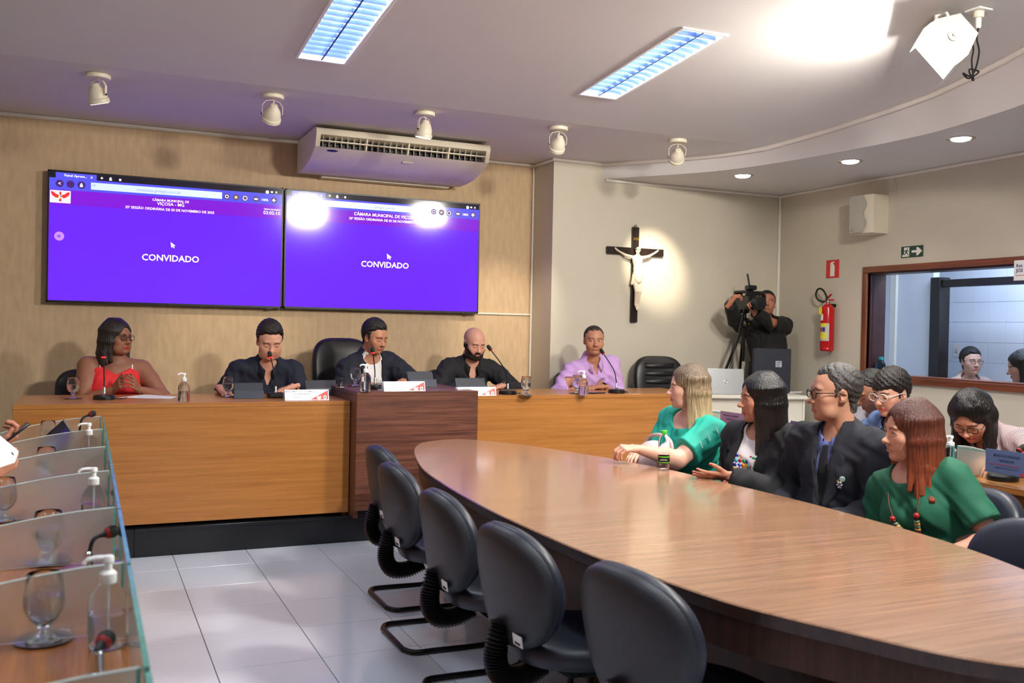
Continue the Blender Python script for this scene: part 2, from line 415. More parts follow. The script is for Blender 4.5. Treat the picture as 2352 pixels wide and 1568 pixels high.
# raised platform with granite face slabs
pf = struct('floor_platform', MB().box((LEFT_X, STEP_Y+0.02, 0), (RIGHT_X, WALL_Y, PLAT_Z-0.001)), M_GRANITE)
jx = at(308, 1240, Y=STEP_Y).x
edges = [jx-3*1.3, jx-2*1.3, jx-1.3, jx, jx+1.72, jx+3.2, jx+4.7, RIGHT_X]
for a, b in zip(edges, edges[1:]):
    MB().bbox((max(a, LEFT_X)+0.0015, STEP_Y, 0.0), (b-0.0015, STEP_Y+0.018, PLAT_Z-0.012), 0.001).build('granite_slab', M_GRANITE, pf, smooth=0)
    MB().bbox((max(a, LEFT_X)+0.0015, STEP_Y-0.012, PLAT_Z-0.02), (b-0.0015, STEP_Y+0.3, PLAT_Z), 0.002).build('granite_nosing', M_GRANITE, pf, smooth=0)

# window in the right wall: timber casing, jambs and a glass pane
M_FRAME = wood('red_brown_window_wood', (92, 44, 24), (140, 76, 44), 'Y', 0.35)
M_FRAMEV = wood('red_brown_window_wood_upright', (92, 44, 24), (140, 76, 44), 'Z', 0.35)
M_JAMB = wood('dark_jamb_wood', (52, 24, 22), (74, 36, 30), 'Z', 0.4)
wn = bpy.data.objects.new('window_1', None); COL.objects.link(wn); tag(wn, kind='structure'); WM[wn] = Matrix.Identity(4)
c = 0.055
MB().bbox((RIGHT_X-0.02, WY0-c, WZ1), (RIGHT_X+0.03, WY1+c, WZ1+c), 0.004).build('casing', M_FRAME, wn)
MB().bbox((RIGHT_X-0.03, WY0-c, WZ0-c), (RIGHT_X+0.03, WY1+c, WZ0), 0.004).build('casing', M_FRAME, wn)
MB().bbox((RIGHT_X-0.02, WY1, WZ0), (RIGHT_X+0.03, WY1+c, WZ1), 0.004).build('casing', M_FRAMEV, wn)
MB().bbox((RIGHT_X-0.02, WY0-c, WZ0), (RIGHT_X+0.03, WY0, WZ1), 0.004).build('casing', M_FRAMEV, wn)
MB().box((RIGHT_X+0.02, WY1-0.012, WZ0), (RIGHT_X+0.2, WY1, WZ1)).build('jamb', M_JAMB, wn)
MB().box((RIGHT_X+0.02, WY0, WZ1-0.012), (RIGHT_X+0.2, WY1, WZ1)).build('jamb', M_JAMB, wn)
MB().box((RIGHT_X+0.02, WY0, WZ0), (RIGHT_X+0.2, WY1, WZ0+0.012)).build('sill', M_FRAME, wn)
MB().box((RIGHT_X+0.045, WY0, WZ0+0.012), (RIGHT_X+0.051, WY1-0.012, WZ1-0.012)).build('glass_pane', glass('window_glass', (245, 250, 255), 0.0, 1.12), wn)

# side room behind the window
M_BLUEWHITE = plain('side_room_white_paint', (225, 228, 236), 0.6, var=0.01)
M_CERAMIC = plain('white_wall_tile', (226, 229, 236), 0.15, var=0.012)
M_DARKFRAME = plain('dark_door_frame', (24, 18, 20), 0.4, var=0.1)
SX = 7.95
sw = struct('wall_side_room', MB().box((SX, 2.0, 0), (SX+0.1, 8.15, TOP)), plain('tile_grout_grey', (165, 168, 178), 0.8))
yg = at(2196.7, 695, X=SX).y; zg = at(2196.7, 695, X=SX).z; tw = yg-at(2234, 695, X=SX).y; th = zg-at(2196.7, 740, X=SX).z
tp = MB().bbox((-0.008, 0.0012, 0.0012), (0.0, tw-0.0012, th-0.0012), 0.001).build('wall_tile', M_CERAMIC, sw, smooth=0); k = 0
for i in range(-9, 3):
    for j in range(-7, 3):
        o = tp if k == 0 else tp.copy()
        if k: COL.objects.link(o); o.parent = sw
        k += 1; o.location = (SX, yg+i*tw, zg+j*th)
struct('wall_side_room_far', MB().box((RIGHT_X+0.16, 7.35, 0), (SX, 7.5, TOP)), M_BLUEWHITE)
struct('wall_side_room_near', MB().box((RIGHT_X+0.16, 1.9, 0), (SX+0.1, 2.0, TOP)), M_BLUEWHITE)
struct('ceiling_side_room', MB().box((RIGHT_X+0.16, 2.0, 2.72), (SX, 7.35, 2.8)), M_BLUEWHITE)
PX = 7.45                                   # partition with a dark door frame inside the side room
py = at(2140, 800, X=PX).y; pz = at(2300, 645, X=PX).z
struct('wall_side_partition', MB().box((PX, py, 0), (PX+0.08, 7.35, 2.72)), M_BLUEWHITE)
struct('trim_side_pilaster', MB().box((PX-0.03, at(2062, 700, X=PX).y, 0), (PX, at(2050, 700, X=PX).y, 2.72)), M_WHITE)
dr = bpy.data.objects.new('door_1', None); COL.objects.link(dr); tag(dr, kind='structure'); WM[dr] = Matrix.Identity(4)
MB().bbox((PX-0.04, at(2162, 800, X=PX).y, 0), (PX+0.1, py, pz+0.06), 0.004).build('door_post', M_DARKFRAME, dr)
MB().bbox((PX-0.02, 2.0, pz-0.035), (PX+0.08, at(2162, 800, X=PX).y, pz+0.035), 0.004).build('door_beam', M_DARKFRAME, dr)
sk = bpy.data.objects.new('wall_socket', None); COL.objects.link(sk); sp = at(2199, 805, X=SX); sk.location = sp; WM[sk] = Matrix.Translation(sp)
tag(sk, 'white light switch plate on the tiled wall of the side room', 'switch plate')
MB().bbox((-0.012, -0.04, -0.065), (-0.0085, 0.04, 0.065), 0.003).build('plate', M_WHITE, sk)
MB().bbox((-0.017, -0.014, -0.02), (-0.0121, 0.014, 0.02), 0.002).build('rocker', plain('switch_grey', (200, 200, 200), 0.4), sk)
area_light('side_room_lamp', (7.15, 5.2, 2.70), 0.6, 1.8, 70, (0.62, 0.76, 1.0))

# ------------------------------------------------------------------ recessed fluorescent fixtures
M_METALWHITE = plain('white_enamel', (235, 234, 230), 0.35, var=0.01)
M_LOUVRE = plain('blue_tinted_louvre', (58, 78, 128), 0.35, 0.2, var=0.04)
M_TUBE = emit('fluorescent_tube', (225, 238, 255), 4.0)
def troffer():
    t = thing('fluorescent_fixture', 'x', 'ceiling light', group='recessed fluorescent fixtures')
    b = MB(); w, l = HW, HL
    for (x0, y0, x1, y1) in ((-w-0.012, -l-0.012, w+0.012, -l+0.008), (-w-0.012, l-0.008, w+0.012, l+0.012), (-w-0.012, -l, -w+0.008, l), (w-0.008, -l, w+0.012, l)):
        b.bbox((x0, y0, -0.008), (x1, y1, 0.004), 0.003)
    b.build('frame', M_METALWHITE, t)
    h = MB().box((-w, -l, 0.003), (-w+0.004, l, 0.09)).box((w-0.004, -l, 0.003), (w, l, 0.09)).box((-w, -l, 0.003), (w, -l+0.004, 0.09)).box((-w, l-0.004, 0.003), (w, l, 0.09)).box((-w, -l, 0.086), (w, l, 0.09))
    h.build('housing', M_METALWHITE, t)
    MB().box((-0.005, -l+0.01, -0.003), (0.005, l-0.01, 0.028)).build('louvre_spine', M_LOUVRE, t)
    proto = None
    for k in range(15):
        y = -l+0.01+(2*l-0.02)*(k+1)/16
        if proto is None:
            proto = MB().prism([(-0.006, 0.024), (0.006, 0.024), (0.001, -0.003), (-0.001, -0.003)], -w+0.012, w-0.012, Matrix(((0, 0, 1, 0), (1, 0, 0, 0), (0, 1, 0, 0), (0, 0, 0, 1)))).build('louvre_blade', M_LOUVRE, t); o = proto
        else: o = proto.copy(); COL.objects.link(o); o.parent = t
        o.location = (0, y, 0)
    for x in (-0.07, 0.07): MB().cyl((x, -l+0.03, 0.045), (x, l-0.03, 0.045), 0.013, n=12).build('tube', M_TUBE, t)
    return t
tr0 = troffer()
tl = {0: 'recessed fluorescent ceiling fixture above the left-hand part of the dais, nearer the screens', 1: 'recessed fluorescent ceiling fixture beside the white floodlight'}
for i, (tx, ty) in enumerate(TROFFERS):
    o = tr0 if i == 0 else copy_tree(tr0)
    o.location = (tx, ty, ceil_z(ty)); o.rotation_euler = (-math.atan(CEIL_SLOPE), 0, 0)
    o['label'] = tl.get(i, 'recessed fluorescent ceiling fixture over the back of the chamber')
# ================================================================== DESKS, TABLE, BENCHES, CHAIRS
M_OAK = wood('honey_oak_veneer', (152, 94, 40), (190, 128, 66), 'X', 0.32, 1.3, coat=0.25, contrast=1.6)
M_WALNUT = wood('dark_walnut_veneer', (70, 38, 30), (122, 76, 58), 'X', 0.35, 1.6, coat=0.15, contrast=1.1)
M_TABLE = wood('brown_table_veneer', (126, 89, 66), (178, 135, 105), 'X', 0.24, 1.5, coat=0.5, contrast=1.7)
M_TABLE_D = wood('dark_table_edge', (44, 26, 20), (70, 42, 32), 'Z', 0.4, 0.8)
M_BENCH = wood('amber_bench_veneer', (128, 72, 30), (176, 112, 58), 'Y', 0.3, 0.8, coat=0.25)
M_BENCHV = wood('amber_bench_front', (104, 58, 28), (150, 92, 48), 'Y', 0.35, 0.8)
DESK_Z, MID_Z, DESK_ZR = 0.957, 1.03, 0.982
XL0, XM0, XM1, XR1 = -0.39, 1.645, 2.515, 4.58
def desk(name, label, x0, x1, y0, y1, z, zb, mat):
    t = thing(name, label, 'desk', ((x0+x1)/2, (y0+y1)/2, PLAT_Z))
    MB().bbox((x0, y0, zb), (x1, y0+0.03, z-0.028), 0.002).build('front_panel', mat, t, True)
    MB().bbox((x0, y0-0.002, z-0.03), (x1, y1, z), 0.003).build('desk_top', mat, t, True)
    MB().bbox((x0+0.002, y0+0.03, PLAT_Z), (x0+0.03, y1-0.05, z-0.03), 0.002).build('side_panel', mat, t, True)
    MB().bbox((x1-0.03, y0+0.03, PLAT_Z), (x1-0.002, y1-0.05, z-0.03), 0.002).build('side_panel', mat, t, True)
    MB().box((x0+0.03, y0+0.10, PLAT_Z), (x1-0.03, y0+0.12, zb+0.02)).build('plinth', M_GRANITE, t, True)
    return t
desk('dais_desk', 'long honey-coloured wooden dais desk where the woman in red sits', XL0, XM0-0.002, 6.31, 7.12, DESK_Z, 0.2, M_OAK)
desk('dais_desk', 'raised dark walnut centre section of the dais desk', XM0, XM1, 6.15, 7.12, MID_Z, 0.235, M_WALNUT)
desk('dais_desk', 'honey-coloured wooden dais desk where the man in the lilac shirt sits', XM1+0.002, XR1, 6.31, 7.0, DESK_ZR, 0.2, M_OAK)

# conference table
TZ = 0.75
outline = [(2.14, 5.71), (1.93, 5.60), (1.80, 5.38), (1.69, 5.06), (1.57, 4.58), (1.51, 4.15), (1.48, 3.80), (1.46, 3.40), (1.462, 3.0), (1.472, 2.70), (1.49, 2.5), (1.515, 2.34), (1.56, 2.06), (1.625, 1.87), (1.68, 1.745), (1.74, 1.60), (1.80, 1.495), (1.88, 1.41), (2.0, 1.34), (2.2, 1.33), (2.4, 1.46), (2.55, 1.72), (2.66, 2.0), (2.74, 2.27), (2.79, 2.6), (2.82, 3.17), (2.81, 3.6), (2.785, 4.12), (2.70, 4.62), (2.55, 5.15), (2.41, 5.48), (2.28, 5.65)]
ol = [(p.x, p.y) for p in catmull([(x, y, 0) for x, y in outline], 4, True)][::-1]
if sum(a[0]*b[1]-b[0]*a[1] for a, b in zip(ol, ol[1:]+ol[:1])) < 0: ol = ol[::-1]
tb = thing('conference_table', 'long boat-shaped brown wooden conference table with a glossy top', 'table', (2.14, 3.5, 0))
def off(poly, d):
    c = Vector((2.14, 3.5)); out = []
    for i, p in enumerate(poly):
        a, b = Vector(poly[i-1]), Vector(poly[(i+1) % len(poly)]); t = (b-a).normalized(); out.append((p[0]-t.y*d, p[1]+t.x*d))
    return out
n = len(ol); V = []; F = []
for z, d in ((TZ-0.042, 0.012), (TZ-0.012, 0.002), (TZ-0.004, 0.0), (TZ, 0.004)): V += [(x, y, z) for x, y in off(ol, d)]
for k in range(3):
    for j in range(n): F.append((k*n+j, k*n+(j+1) % n, (k+1)*n+(j+1) % n, (k+1)*n+j))
F += [tuple(range(n-1, -1, -1)), tuple(range(3*n, 4*n))]
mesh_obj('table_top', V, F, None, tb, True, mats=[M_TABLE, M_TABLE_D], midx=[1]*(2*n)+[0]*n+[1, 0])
ap = off(ol, 0.03); ap2 = off(ol, 0.05)
b = MB(); V = [(x, y, TZ-0.14) for x, y in ap]+[(x, y, TZ-0.042) for x, y in ap]+[(x, y, TZ-0.14) for x, y in ap2]+[(x, y, TZ-0.042) for x, y in ap2]
b.add(V, [(j, (j+1) % n, n+(j+1) % n, n+j) for j in range(n)]+[(2*n+(j+1) % n, 2*n+j, 3*n+j, 3*n+(j+1) % n) for j in range(n)]+[((j+1) % n, j, 2*n+j, 2*n+(j+1) % n) for j in range(n)])
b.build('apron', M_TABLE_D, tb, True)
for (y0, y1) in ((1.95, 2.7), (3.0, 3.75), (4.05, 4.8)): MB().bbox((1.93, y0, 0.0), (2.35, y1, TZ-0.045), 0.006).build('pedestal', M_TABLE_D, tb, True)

# side benches with frosted glass screens
M_FROST = glass('frosted_glass', (240, 248, 245), 0.38, 1.35, 0.25, 90)
setp(M_FROST.node_tree.nodes['Principled BSDF'], Transmission_Weight=0.91)
M_FROSTL = glass('clear_front_glass', (228, 245, 240), 0.05, 1.12)
M_EDGE = plain('green_glass_edge', (96, 158, 146), 0.15, var=0.15, vscale=20)
M_CHROME = plain('chrome', (200, 200, 205), 0.12, 1.0, var=0.02)
BZ, GZ, BX_L, BX_R, SEAT = 0.81, 0.96, 0.088, 3.725, 0.655
Y_TOPS = [1.464, 2.12, 2.76, 3.45, 4.12, 4.80, 5.45]
def bench(name, label, fx, sgn, ys, y0, y1, dp=0.55):
    """sgn=-1: members sit at smaller x and face +x"""
    t = thing(name, label, 'bench desk', (fx+sgn*0.3, (y0+y1)/2, 0))
    bx = lambda a, b_: (min(a, b_), max(a, b_))
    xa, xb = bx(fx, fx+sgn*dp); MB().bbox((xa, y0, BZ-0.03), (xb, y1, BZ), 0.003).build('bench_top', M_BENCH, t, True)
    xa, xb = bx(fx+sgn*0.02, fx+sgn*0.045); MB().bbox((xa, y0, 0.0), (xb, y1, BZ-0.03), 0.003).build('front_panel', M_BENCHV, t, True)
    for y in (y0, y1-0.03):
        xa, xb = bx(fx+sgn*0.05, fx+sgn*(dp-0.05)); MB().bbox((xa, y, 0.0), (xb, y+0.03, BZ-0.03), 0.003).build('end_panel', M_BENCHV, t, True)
    for i, y in enumerate(ys):
        # divider: plane of constant y, top edge curves down away from the front
        prof = [(0.0, GZ)]+[(sgn*(dp-0.05)*s, GZ-0.085*s**1.6) for s in (0.15, 0.3, 0.45, 0.6, 0.75, 0.9, 1.0)]
        pl = [(fx+sgn*0.012+x, z) for x, z in prof]+[(fx+sgn*(dp-0.038), BZ+0.006), (fx+sgn*0.012, BZ+0.006)]
        MY = Matrix(((1, 0, 0, 0), (0, 0, -1, y), (0, 1, 0, 0), (0, 0, 0, 1)))
        d = MB().prism(pl, -0.003, 0.003, MY).build('divider_glass', M_FROST, t, True)
        MB().box((fx+sgn*0.012-0.003, y-0.0031, BZ+0.006), (fx+sgn*0.012+0.003, y+0.0031, GZ)).build('glass_edge', M_EDGE, d, True)
        MB().tube([(fx+sgn*0.012+x, y, z) for x, z in prof], 0.0022, 6).build('top_edge', plain('pale_glass_edge', (205, 222, 218), 0.2), d, True)
        if i+1 < len(ys):
            ya, yb = y+0.012, ys[i+1]-0.012
            xa, xb = bx(fx-0.004, fx+0.004)
            f = MB().box((xa, ya, BZ+0.008), (xb, yb, GZ-0.004)).build('front_glass', M_FROSTL, t, True)
            e = 0.0045
            MB().box((xa-0.0003, ya, GZ-0.008), (xb+0.0003, yb, GZ-0.0035)).box((xa-0.0003, ya-0.001, BZ+0.008), (xb+0.0003, ya+0.003, GZ-0.004)).build('glass_edge', M_EDGE, f, True)
            for yy in (ya+0.06, yb-0.06): MB().cyl((fx+sgn*0.004, yy, BZ), (fx+sgn*0.004, yy, BZ+0.022), 0.008, n=12).build('standoff', M_CHROME, t, True)
    return t
bench('members_bench', 'amber wooden members bench with a row of curved frosted glass dividers beside the tiled aisle', BX_L, -1, [0.80]+Y_TOPS, 0.3, 5.56)
YR0 = at(2195, 1060, X=BX_R).y
YS_R = [YR0-2*SEAT, YR0-SEAT, YR0, YR0+SEAT, YR0+2*SEAT, YR0+3*SEAT]
bench('members_bench', 'amber wooden members bench behind the guests seated along the conference table', BX_R, 1, YS_R, YS_R[0]-0.1, YS_R[-1]+0.12, 0.40)

# chairs with round backs
M_LEATHER = plain('dark_navy_leatherette', (34, 38, 52), 0.42, var=0.08, vscale=12, bump=0.12, bscale=420)
M_PLASTIC = plain('charcoal_plastic_shell', (36, 38, 44), 0.45, var=0.04, bump=0.06, bscale=700)
M_BLACKMETAL = plain('black_tube_steel', (18, 18, 20), 0.3, 0.3, var=0.2, vscale=30)
M_RUBBER = plain('black_rubber', (14, 14, 15), 0.45, var=0.1)
M_PAPER = plain('white_paper', (238, 238, 238), 0.6, var=0.01)
def egg(w, h, n=40, p=2.35):
    out = []
    for j in range(n):
        a = 2*math.pi*j/n; ca, sa = math.cos(a), math.sin(a)
        x = math.copysign(abs(ca)**(2/p), ca)*w; z = math.copysign(abs(sa)**(2/p), sa)*h
        x *= 1.0-0.10*(z/h if z < 0 else 0)*-1 if z < 0 else 1.0
        out.append((x, z))
    return out
def cushion(prof, y_of, layers, mat, name, parent):
    """stack scaled copies of an outline along y; layers = (offset, scale)"""
    n = len(prof); V = []; F = []
    for (d, s) in layers: V += [(x*s, y_of(x*s, z*s)+d, z*s) for x, z in prof]
    for k in range(len(layers)-1):
        for j in range(n): F.append((k*n+j, k*n+(j+1) % n, (k+1)*n+(j+1) % n, (k+1)*n+j))
    F += [tuple(range(n-1, -1, -1)), tuple(range((len(layers)-1)*n, len(layers)*n))]
    return V, F
def office_chair(name, label, group, sticker=True):
    t = thing(name, label, 'chair', group=group)           # faces -y, origin on the floor under the seat
    prof = egg(0.235, 0.20)
    curve_y = lambda x, z: -0.9*x*x+0.0
    tilt = Matrix.Translation((0, 0.24, 0.635)) @ Matrix.Rotation(R(-9), 4, 'X')
    V, F = cushion(prof, curve_y, [(0.012, 0.80), (0.0, 0.94), (-0.012, 1.0), (-0.03, 1.0), (-0.05, 0.95), (-0.062, 0.84), (-0.068, 0.6), (-0.069, 0.3)], None, '', None)
    mesh_obj('backrest', [tilt @ Vector(v) for v in V], [f[::-1] for f in F], M_LEATHER, t, smooth=50)
    V, F = cushion(prof, curve_y, [(0.030, 0.55), (0.028, 0.80), (0.022, 0.93), (0.008, 0.985), (-0.012, 0.99)], None, '', None)
    mesh_obj('back_shell', [tilt @ Vector(v) for v in V], [f[::-1] for f in F], M_PLASTIC, t, smooth=50)
    # seat cushion
    ps = egg(0.235, 0.225); n = len(ps); V = []; F = []
    for z, s in ((0.385, 0.80), (0.392, 0.96), (0.41, 1.0), (0.435, 1.0), (0.452, 0.96), (0.462, 0.86), (0.466, 0.6), (0.464, 0.3)): V += [(x*s, -y*s-0.03, z) for x, y in ps]
    for k in range(7):
        for j in range(n): F.append((k*n+j, k*n+(j+1) % n, (k+1)*n+(j+1) % n, (k+1)*n+j))
    F += [tuple(range(n-1, -1, -1)), tuple(range(7*n, 8*n))]
    mesh_obj('seat', V, [f[::-1] for f in F], M_LEATHER, t, smooth=50)
    # cantilever sled of bent tube
    path = catmull([(0.17, 0.05, 0.375), (0.19, -0.17, 0.375), (0.205, -0.235, 0.33), (0.215, -0.245, 0.2), (0.22, -0.235, 0.06), (0.22, -0.19, 0.014), (0.22, 0.10, 0.014), (0.215, 0.19, 0.014), (0.16, 0.225, 0.014)], 6)
    path = path + [Vector((-p.x, p.y, p.z)) for p in reversed(path)]
    MB().tube(path, 0.0125, 10).build('sled_frame', M_BLACKMETAL, t, smooth=60)
    MB().box((-0.17, -0.13, 0.365), (0.17, 0.09, 0.384)).build('seat_plate', M_BLACKMETAL, t)
    # corrugated bellows between seat and back
    cp = catmull([(0, 0.245, 0.52), (0, 0.265, 0.44), (0, 0.262, 0.38), (0, 0.225, 0.335), (0, 0.15, 0.335), (0, 0.09, 0.36)], 14)
    MB().tube(cp, [0.034+0.006*(1 if i % 2 else -1) for i in range(len(cp))], 14).build('bellows', M_RUBBER, t, smooth=80)
    if sticker:
        Ms = tilt @ Matrix.Translation((-0.10, 0.024, -0.145))
        s = MB().box((-0.028, 0.0, -0.018), (0.028, 0.0035, 0.018), Ms).build('sticker', M_PAPER, t)
        bars = MB()
        for k in range(9): bars.box((-0.018+k*0.0042, 0.0036, -0.014), (-0.018+k*0.0042+0.0022, 0.0042, -0.004), Ms)
        bars.build('barcode', M_RUBBER, s)
    return t
def face(dx, dy): return math.atan2(dy, dx)+math.pi/2          # rotation so that local -y looks along (dx, dy)
grp = 'round-backed chairs along the near side of the conference table'
c0 = office_chair('office_chair', 'x', grp)
spots = [(1.66, 4.86, 0.0), (1.545, 4.22, 0.0), (1.495, 3.46, 0.0), (1.48, 2.80, 0.08), (1.565, 2.21, 0.12)]
labs = ['empty navy round-backed chair at the table, closest to the dais step', 'empty navy round-backed chair at the table, second from the dais step', 'empty navy round-backed chair at the table, third from the dais step',
        'empty navy round-backed chair at the table, fourth from the dais step', 'empty navy round-backed chair at the table, farthest from the dais step']
for i, (x, y, a) in enumerate(spots): place(c0 if i == 0 else copy_tree(c0), (x, y, 0), face(1, a), labs[i])
# ================================================================== WALL AND CEILING EQUIPMENT
M_BLACKPL = plain('black_plastic', (18, 18, 20), 0.35, var=0.08)
M_CREAM = plain('cream_plastic', (226, 216, 194), 0.4, var=0.02)
# --- two large screens
E_PURPLE = emit('screen_purple', (112, 38, 255), 1.0, True); E_HEADER = emit('screen_header', (138, 22, 228), 0.95, True)
E_BAR = emit('screen_toolbar', (92, 88, 250), 1.0, True); E_BLACK = emit('screen_dark', (26, 18, 40), 0.6, True)
E_WHITE = emit('screen_white', (248, 246, 255), 1.25); E_URL = emit('screen_url_bar', (180, 196, 255), 1.1); E_DIM = emit('screen_dim_button', (62, 26, 110), 0.8)
E_URLT = emit('screen_url_text', (96, 88, 190), 0.8); E_SOFT = emit('screen_soft_button', (176, 120, 255), 1.0); E_YEL = emit('screen_yellow', (250, 240, 90), 1.1); E_RED = emit('screen_red', (214, 38, 48), 0.9); E_BLUE = emit('screen_blue', (60, 90, 200), 0.9)
def bezel(x0, x1, z0, z1, y, t, group, label):
    o = thing('television', label, 'television', ((x0+x1)/2, WALL_Y-0.001, z0), group=group)
    b = 0.011
    MB().bbox((x0, y+0.012, z0), (x1, WALL_Y-0.02, z1), 0.004).build('casing', M_BLACKPL, o, True)
    f = MB()
    for lo, hi in (((x0, z0), (x1, z0+0.016)), ((x0, z1-b), (x1, z1)), ((x0, z0), (x0+b, z1)), ((x1-b, z0), (x1, z1))): f.box((lo[0], y-0.002, lo[1]), (hi[0], y+0.014, hi[1]))
    f.build('bezel', M_BLACKPL, o, True)
    MB().box((x1-0.12, y+0.0, z0-0.008), (x1-0.08, y+0.012, z0)).build('sensor', M_BLACKPL, o, True)
    MB().box((x0+0.3, WALL_Y-0.02, z0+0.2), (x1-0.3, WALL_Y, z1-0.2)).build('wall_mount', M_BLACKMETAL, o, True)
    return o
def screen(o, x0, x1, z0, z1, y, full):
    h = z1-z0; s = MB().box((x0+0.011, y, z0+0.016), (x1-0.011, y+0.006, z1-0.011)).build('screen', E_PURPLE, o, True)
    Y = y-0.0004; XF = Matrix(((1, 0, 0, 0), (0, 0, 1, 0), (0, 1, 0, 0), (0, 0, 0, 1)))
    def P(u, v): p = at(u, v, Y=Y); return p.x, p.z
    def rect(name, x_0, x_1, z_0, z_1, mat, d=0.0): return MB().box((x_0, Y-d-0.0008, z_0), (x_1, Y-d, z_1)).build(name, mat, s, True)
    def disc(name, u, v, r, mat, d=0.0008):
        x, z = P(u, v); return MB().cyl((x, Y-d-0.0006, z), (x, Y-d, z), r, n=24).build(name, mat, s, True)
    def txt(body, u0, u1, v, mat, bold=0.0, d=0.0016):
        x_0, x_1 = P(u0, v)[0], P(u1, v)[0]; z = P((u0+u1)/2, v)[1]
        M = Matrix.Translation((((x_0+x_1)/2), Y-d, z)) @ Matrix.Rotation(R(90), 4, 'X')
        return text('lettering', body, mat, s, width=x_1-x_0, M=M, bold=bold, world=True)
    xa, xb = x0+0.011, x1-0.011
    rect('tab_strip', xa, xb, z1-0.058*h, z1-0.011, E_BLACK); rect('toolbar', xa, xb, z1-0.147*h, z1-0.058*h, E_BAR); rect('header_band', xa, xb, z1-0.258*h, z1-0.147*h, E_HEADER)
    return s, P, rect, disc, txt
g = 'pair of wall-mounted screens'
x0, x1, z0, z1 = -0.278, 1.470, 1.600, 2.595
tv1 = bezel(x0, x1, z0, z1, 7.925, 0, g, 'wall-mounted screen showing a purple web page with a small red eagle crest')
s, P, rect, disc, txt = screen(tv1, x0, x1, z0, z1, 7.925, True)
def browser(P, rect, disc, txt, m):
    """m maps photo pixels of the first screen to this screen"""
    a, b = P(*m(128, 402)), P(*m(222, 405)); rect('tab', a[0], b[0], z1-0.060*(z1-z0), z1-0.016, E_BAR, 0.0004)
    a, b = P(*m(209, 427)), P(*m(510, 450)); zt = P(*m(209, 419))[1]; zb = P(*m(209, 435))[1]
    rect('address_bar', a[0], b[0], zb, zt, E_URL, 0.0008)
    txt('Painel Aprese...', *(m(148, 0)[0], m(200, 0)[0]), m(174, 405)[1], E_WHITE, 0.004)
    txt('x', m(208, 0)[0], m(213, 0)[0], m(210, 408)[1], E_WHITE, 0.004); txt('+', m(231, 0)[0], m(237, 0)[0], m(234, 409)[1], E_WHITE, 0.03)
    txt('cmvicosa.gwlegis.com.br', m(314, 0)[0], m(416, 0)[0], m(365, 440)[1], E_URLT, 0.0)
    for u, v in ((521, 451), (542, 453), (563, 455), (588, 457), (629, 460)): disc('button', *m(u, v), 0.026, E_DIM)
    txt('-', m(584, 0)[0], m(592, 0)[0], m(588, 457)[1], E_WHITE, 0.004); txt('100%', m(601, 0)[0], m(616, 0)[0], m(608, 459)[1], E_WHITE, 0.004); txt('+', m(625, 0)[0], m(633, 0)[0], m(629, 460)[1], E_WHITE, 0.03)
    txt('i', m(562, 0)[0], m(564, 0)[0], m(563, 455)[1], E_WHITE, 0.03); disc('ring', *m(563, 455), 0.018, E_WHITE, 0.0010); disc('ring_centre', *m(563, 455), 0.014, E_DIM, 0.0013)
    disc('ring', *m(521, 451), 0.014, E_WHITE, 0.0012); disc('ring_centre', *m(521, 451), 0.010, E_DIM, 0.0015)
    x, z = P(*m(542, 453)); st = []
    for i in range(10): rr = 0.015 if i % 2 == 0 else 0.006; st.append((x+rr*math.sin(i*math.pi/5), z+rr*math.cos(i*math.pi/5)))
    MB().prism(st, 7.9222, 7.9232, Matrix(((1, 0, 0, 0), (0, 0, 1, 0), (0, 1, 0, 0), (0, 0, 0, 1)))).build('star', E_YEL, s, True)
    disc('dot', *m(614, 441), 0.013, E_WHITE); txt('x', m(632, 0)[0], m(637, 0)[0], m(635, 442)[1], E_WHITE, 0.004); txt('=', m(622, 0)[0], m(627, 0)[0], m(624, 441)[1], E_WHITE, 0.04)
    x, z = P(*m(254, 411)); MB().box((x-0.009, 7.9225, z-0.012), (x+0.009, 7.9235, z+0.004)).box((x-0.005, 7.9225, z+0.004), (x+0.005, 7.9235, z+0.012)).build('lock', E_WHITE, s, True)
    x, z = P(*m(276, 413)); MB().box((x-0.008, 7.9225, z+0.004), (x+0.008, 7.9235, z+0.007)).box((x-0.008, 7.9225, z-0.002), (x+0.008, 7.9235, z+0.001)).box((x-0.008, 7.9225, z-0.008), (x+0.008, 7.9235, z-0.005)).build('menu_icon', E_WHITE, s, True)
    cu, cv = m(392, 556); q = [P(cu, cv), P(cu+1.5, cv+13), P(cu+4.5, cv+10), P(cu+7, cv+14), P(cu+9, cv+13), P(cu+6.5, cv+9), P(cu+11, cv+8.5)]
    MB().prism(q[::-1], 7.9225, 7.9235, Matrix(((1, 0, 0, 0), (0, 0, 1, 0), (0, 1, 0, 0), (0, 0, 0, 1)))).build('pointer', E_WHITE, s, True)
browser(P, rect, disc, txt, lambda u, v: (u, v))
for u, v in ((137, 421), (162, 423), (187, 425)): disc('button', u, v, 0.028, E_DIM)
txt('<', 134, 140, 421, E_WHITE, 0.004); txt('^', 183, 191, 424, E_WHITE, 0.004)
x, z = P(187, 427); MB().box((x-0.009, 7.9225, z-0.008), (x+0.009, 7.9235, z+0.004)).build('home_icon', E_WHITE, s, True)
x, z = P(216, 427); MB().tube([(x+0.008*math.cos(k*math.pi/8), 7.9225, z+0.004+0.008*math.sin(k*math.pi/8)) for k in range(16)], 0.0012, 5, True).build('search_icon', E_URLT, s, True)
txt('CÂMARA MUNICIPAL DE', 350, 434, 460.5, E_WHITE, 0.004); txt('VIÇOSA - MG', 361, 423, 470, E_WHITE, 0.004); txt('35ª SESSÃO ORDINÁRIA DE 03 DE NOVEMBRO DE 2025', 288, 492, 481, E_WHITE, 0.004)
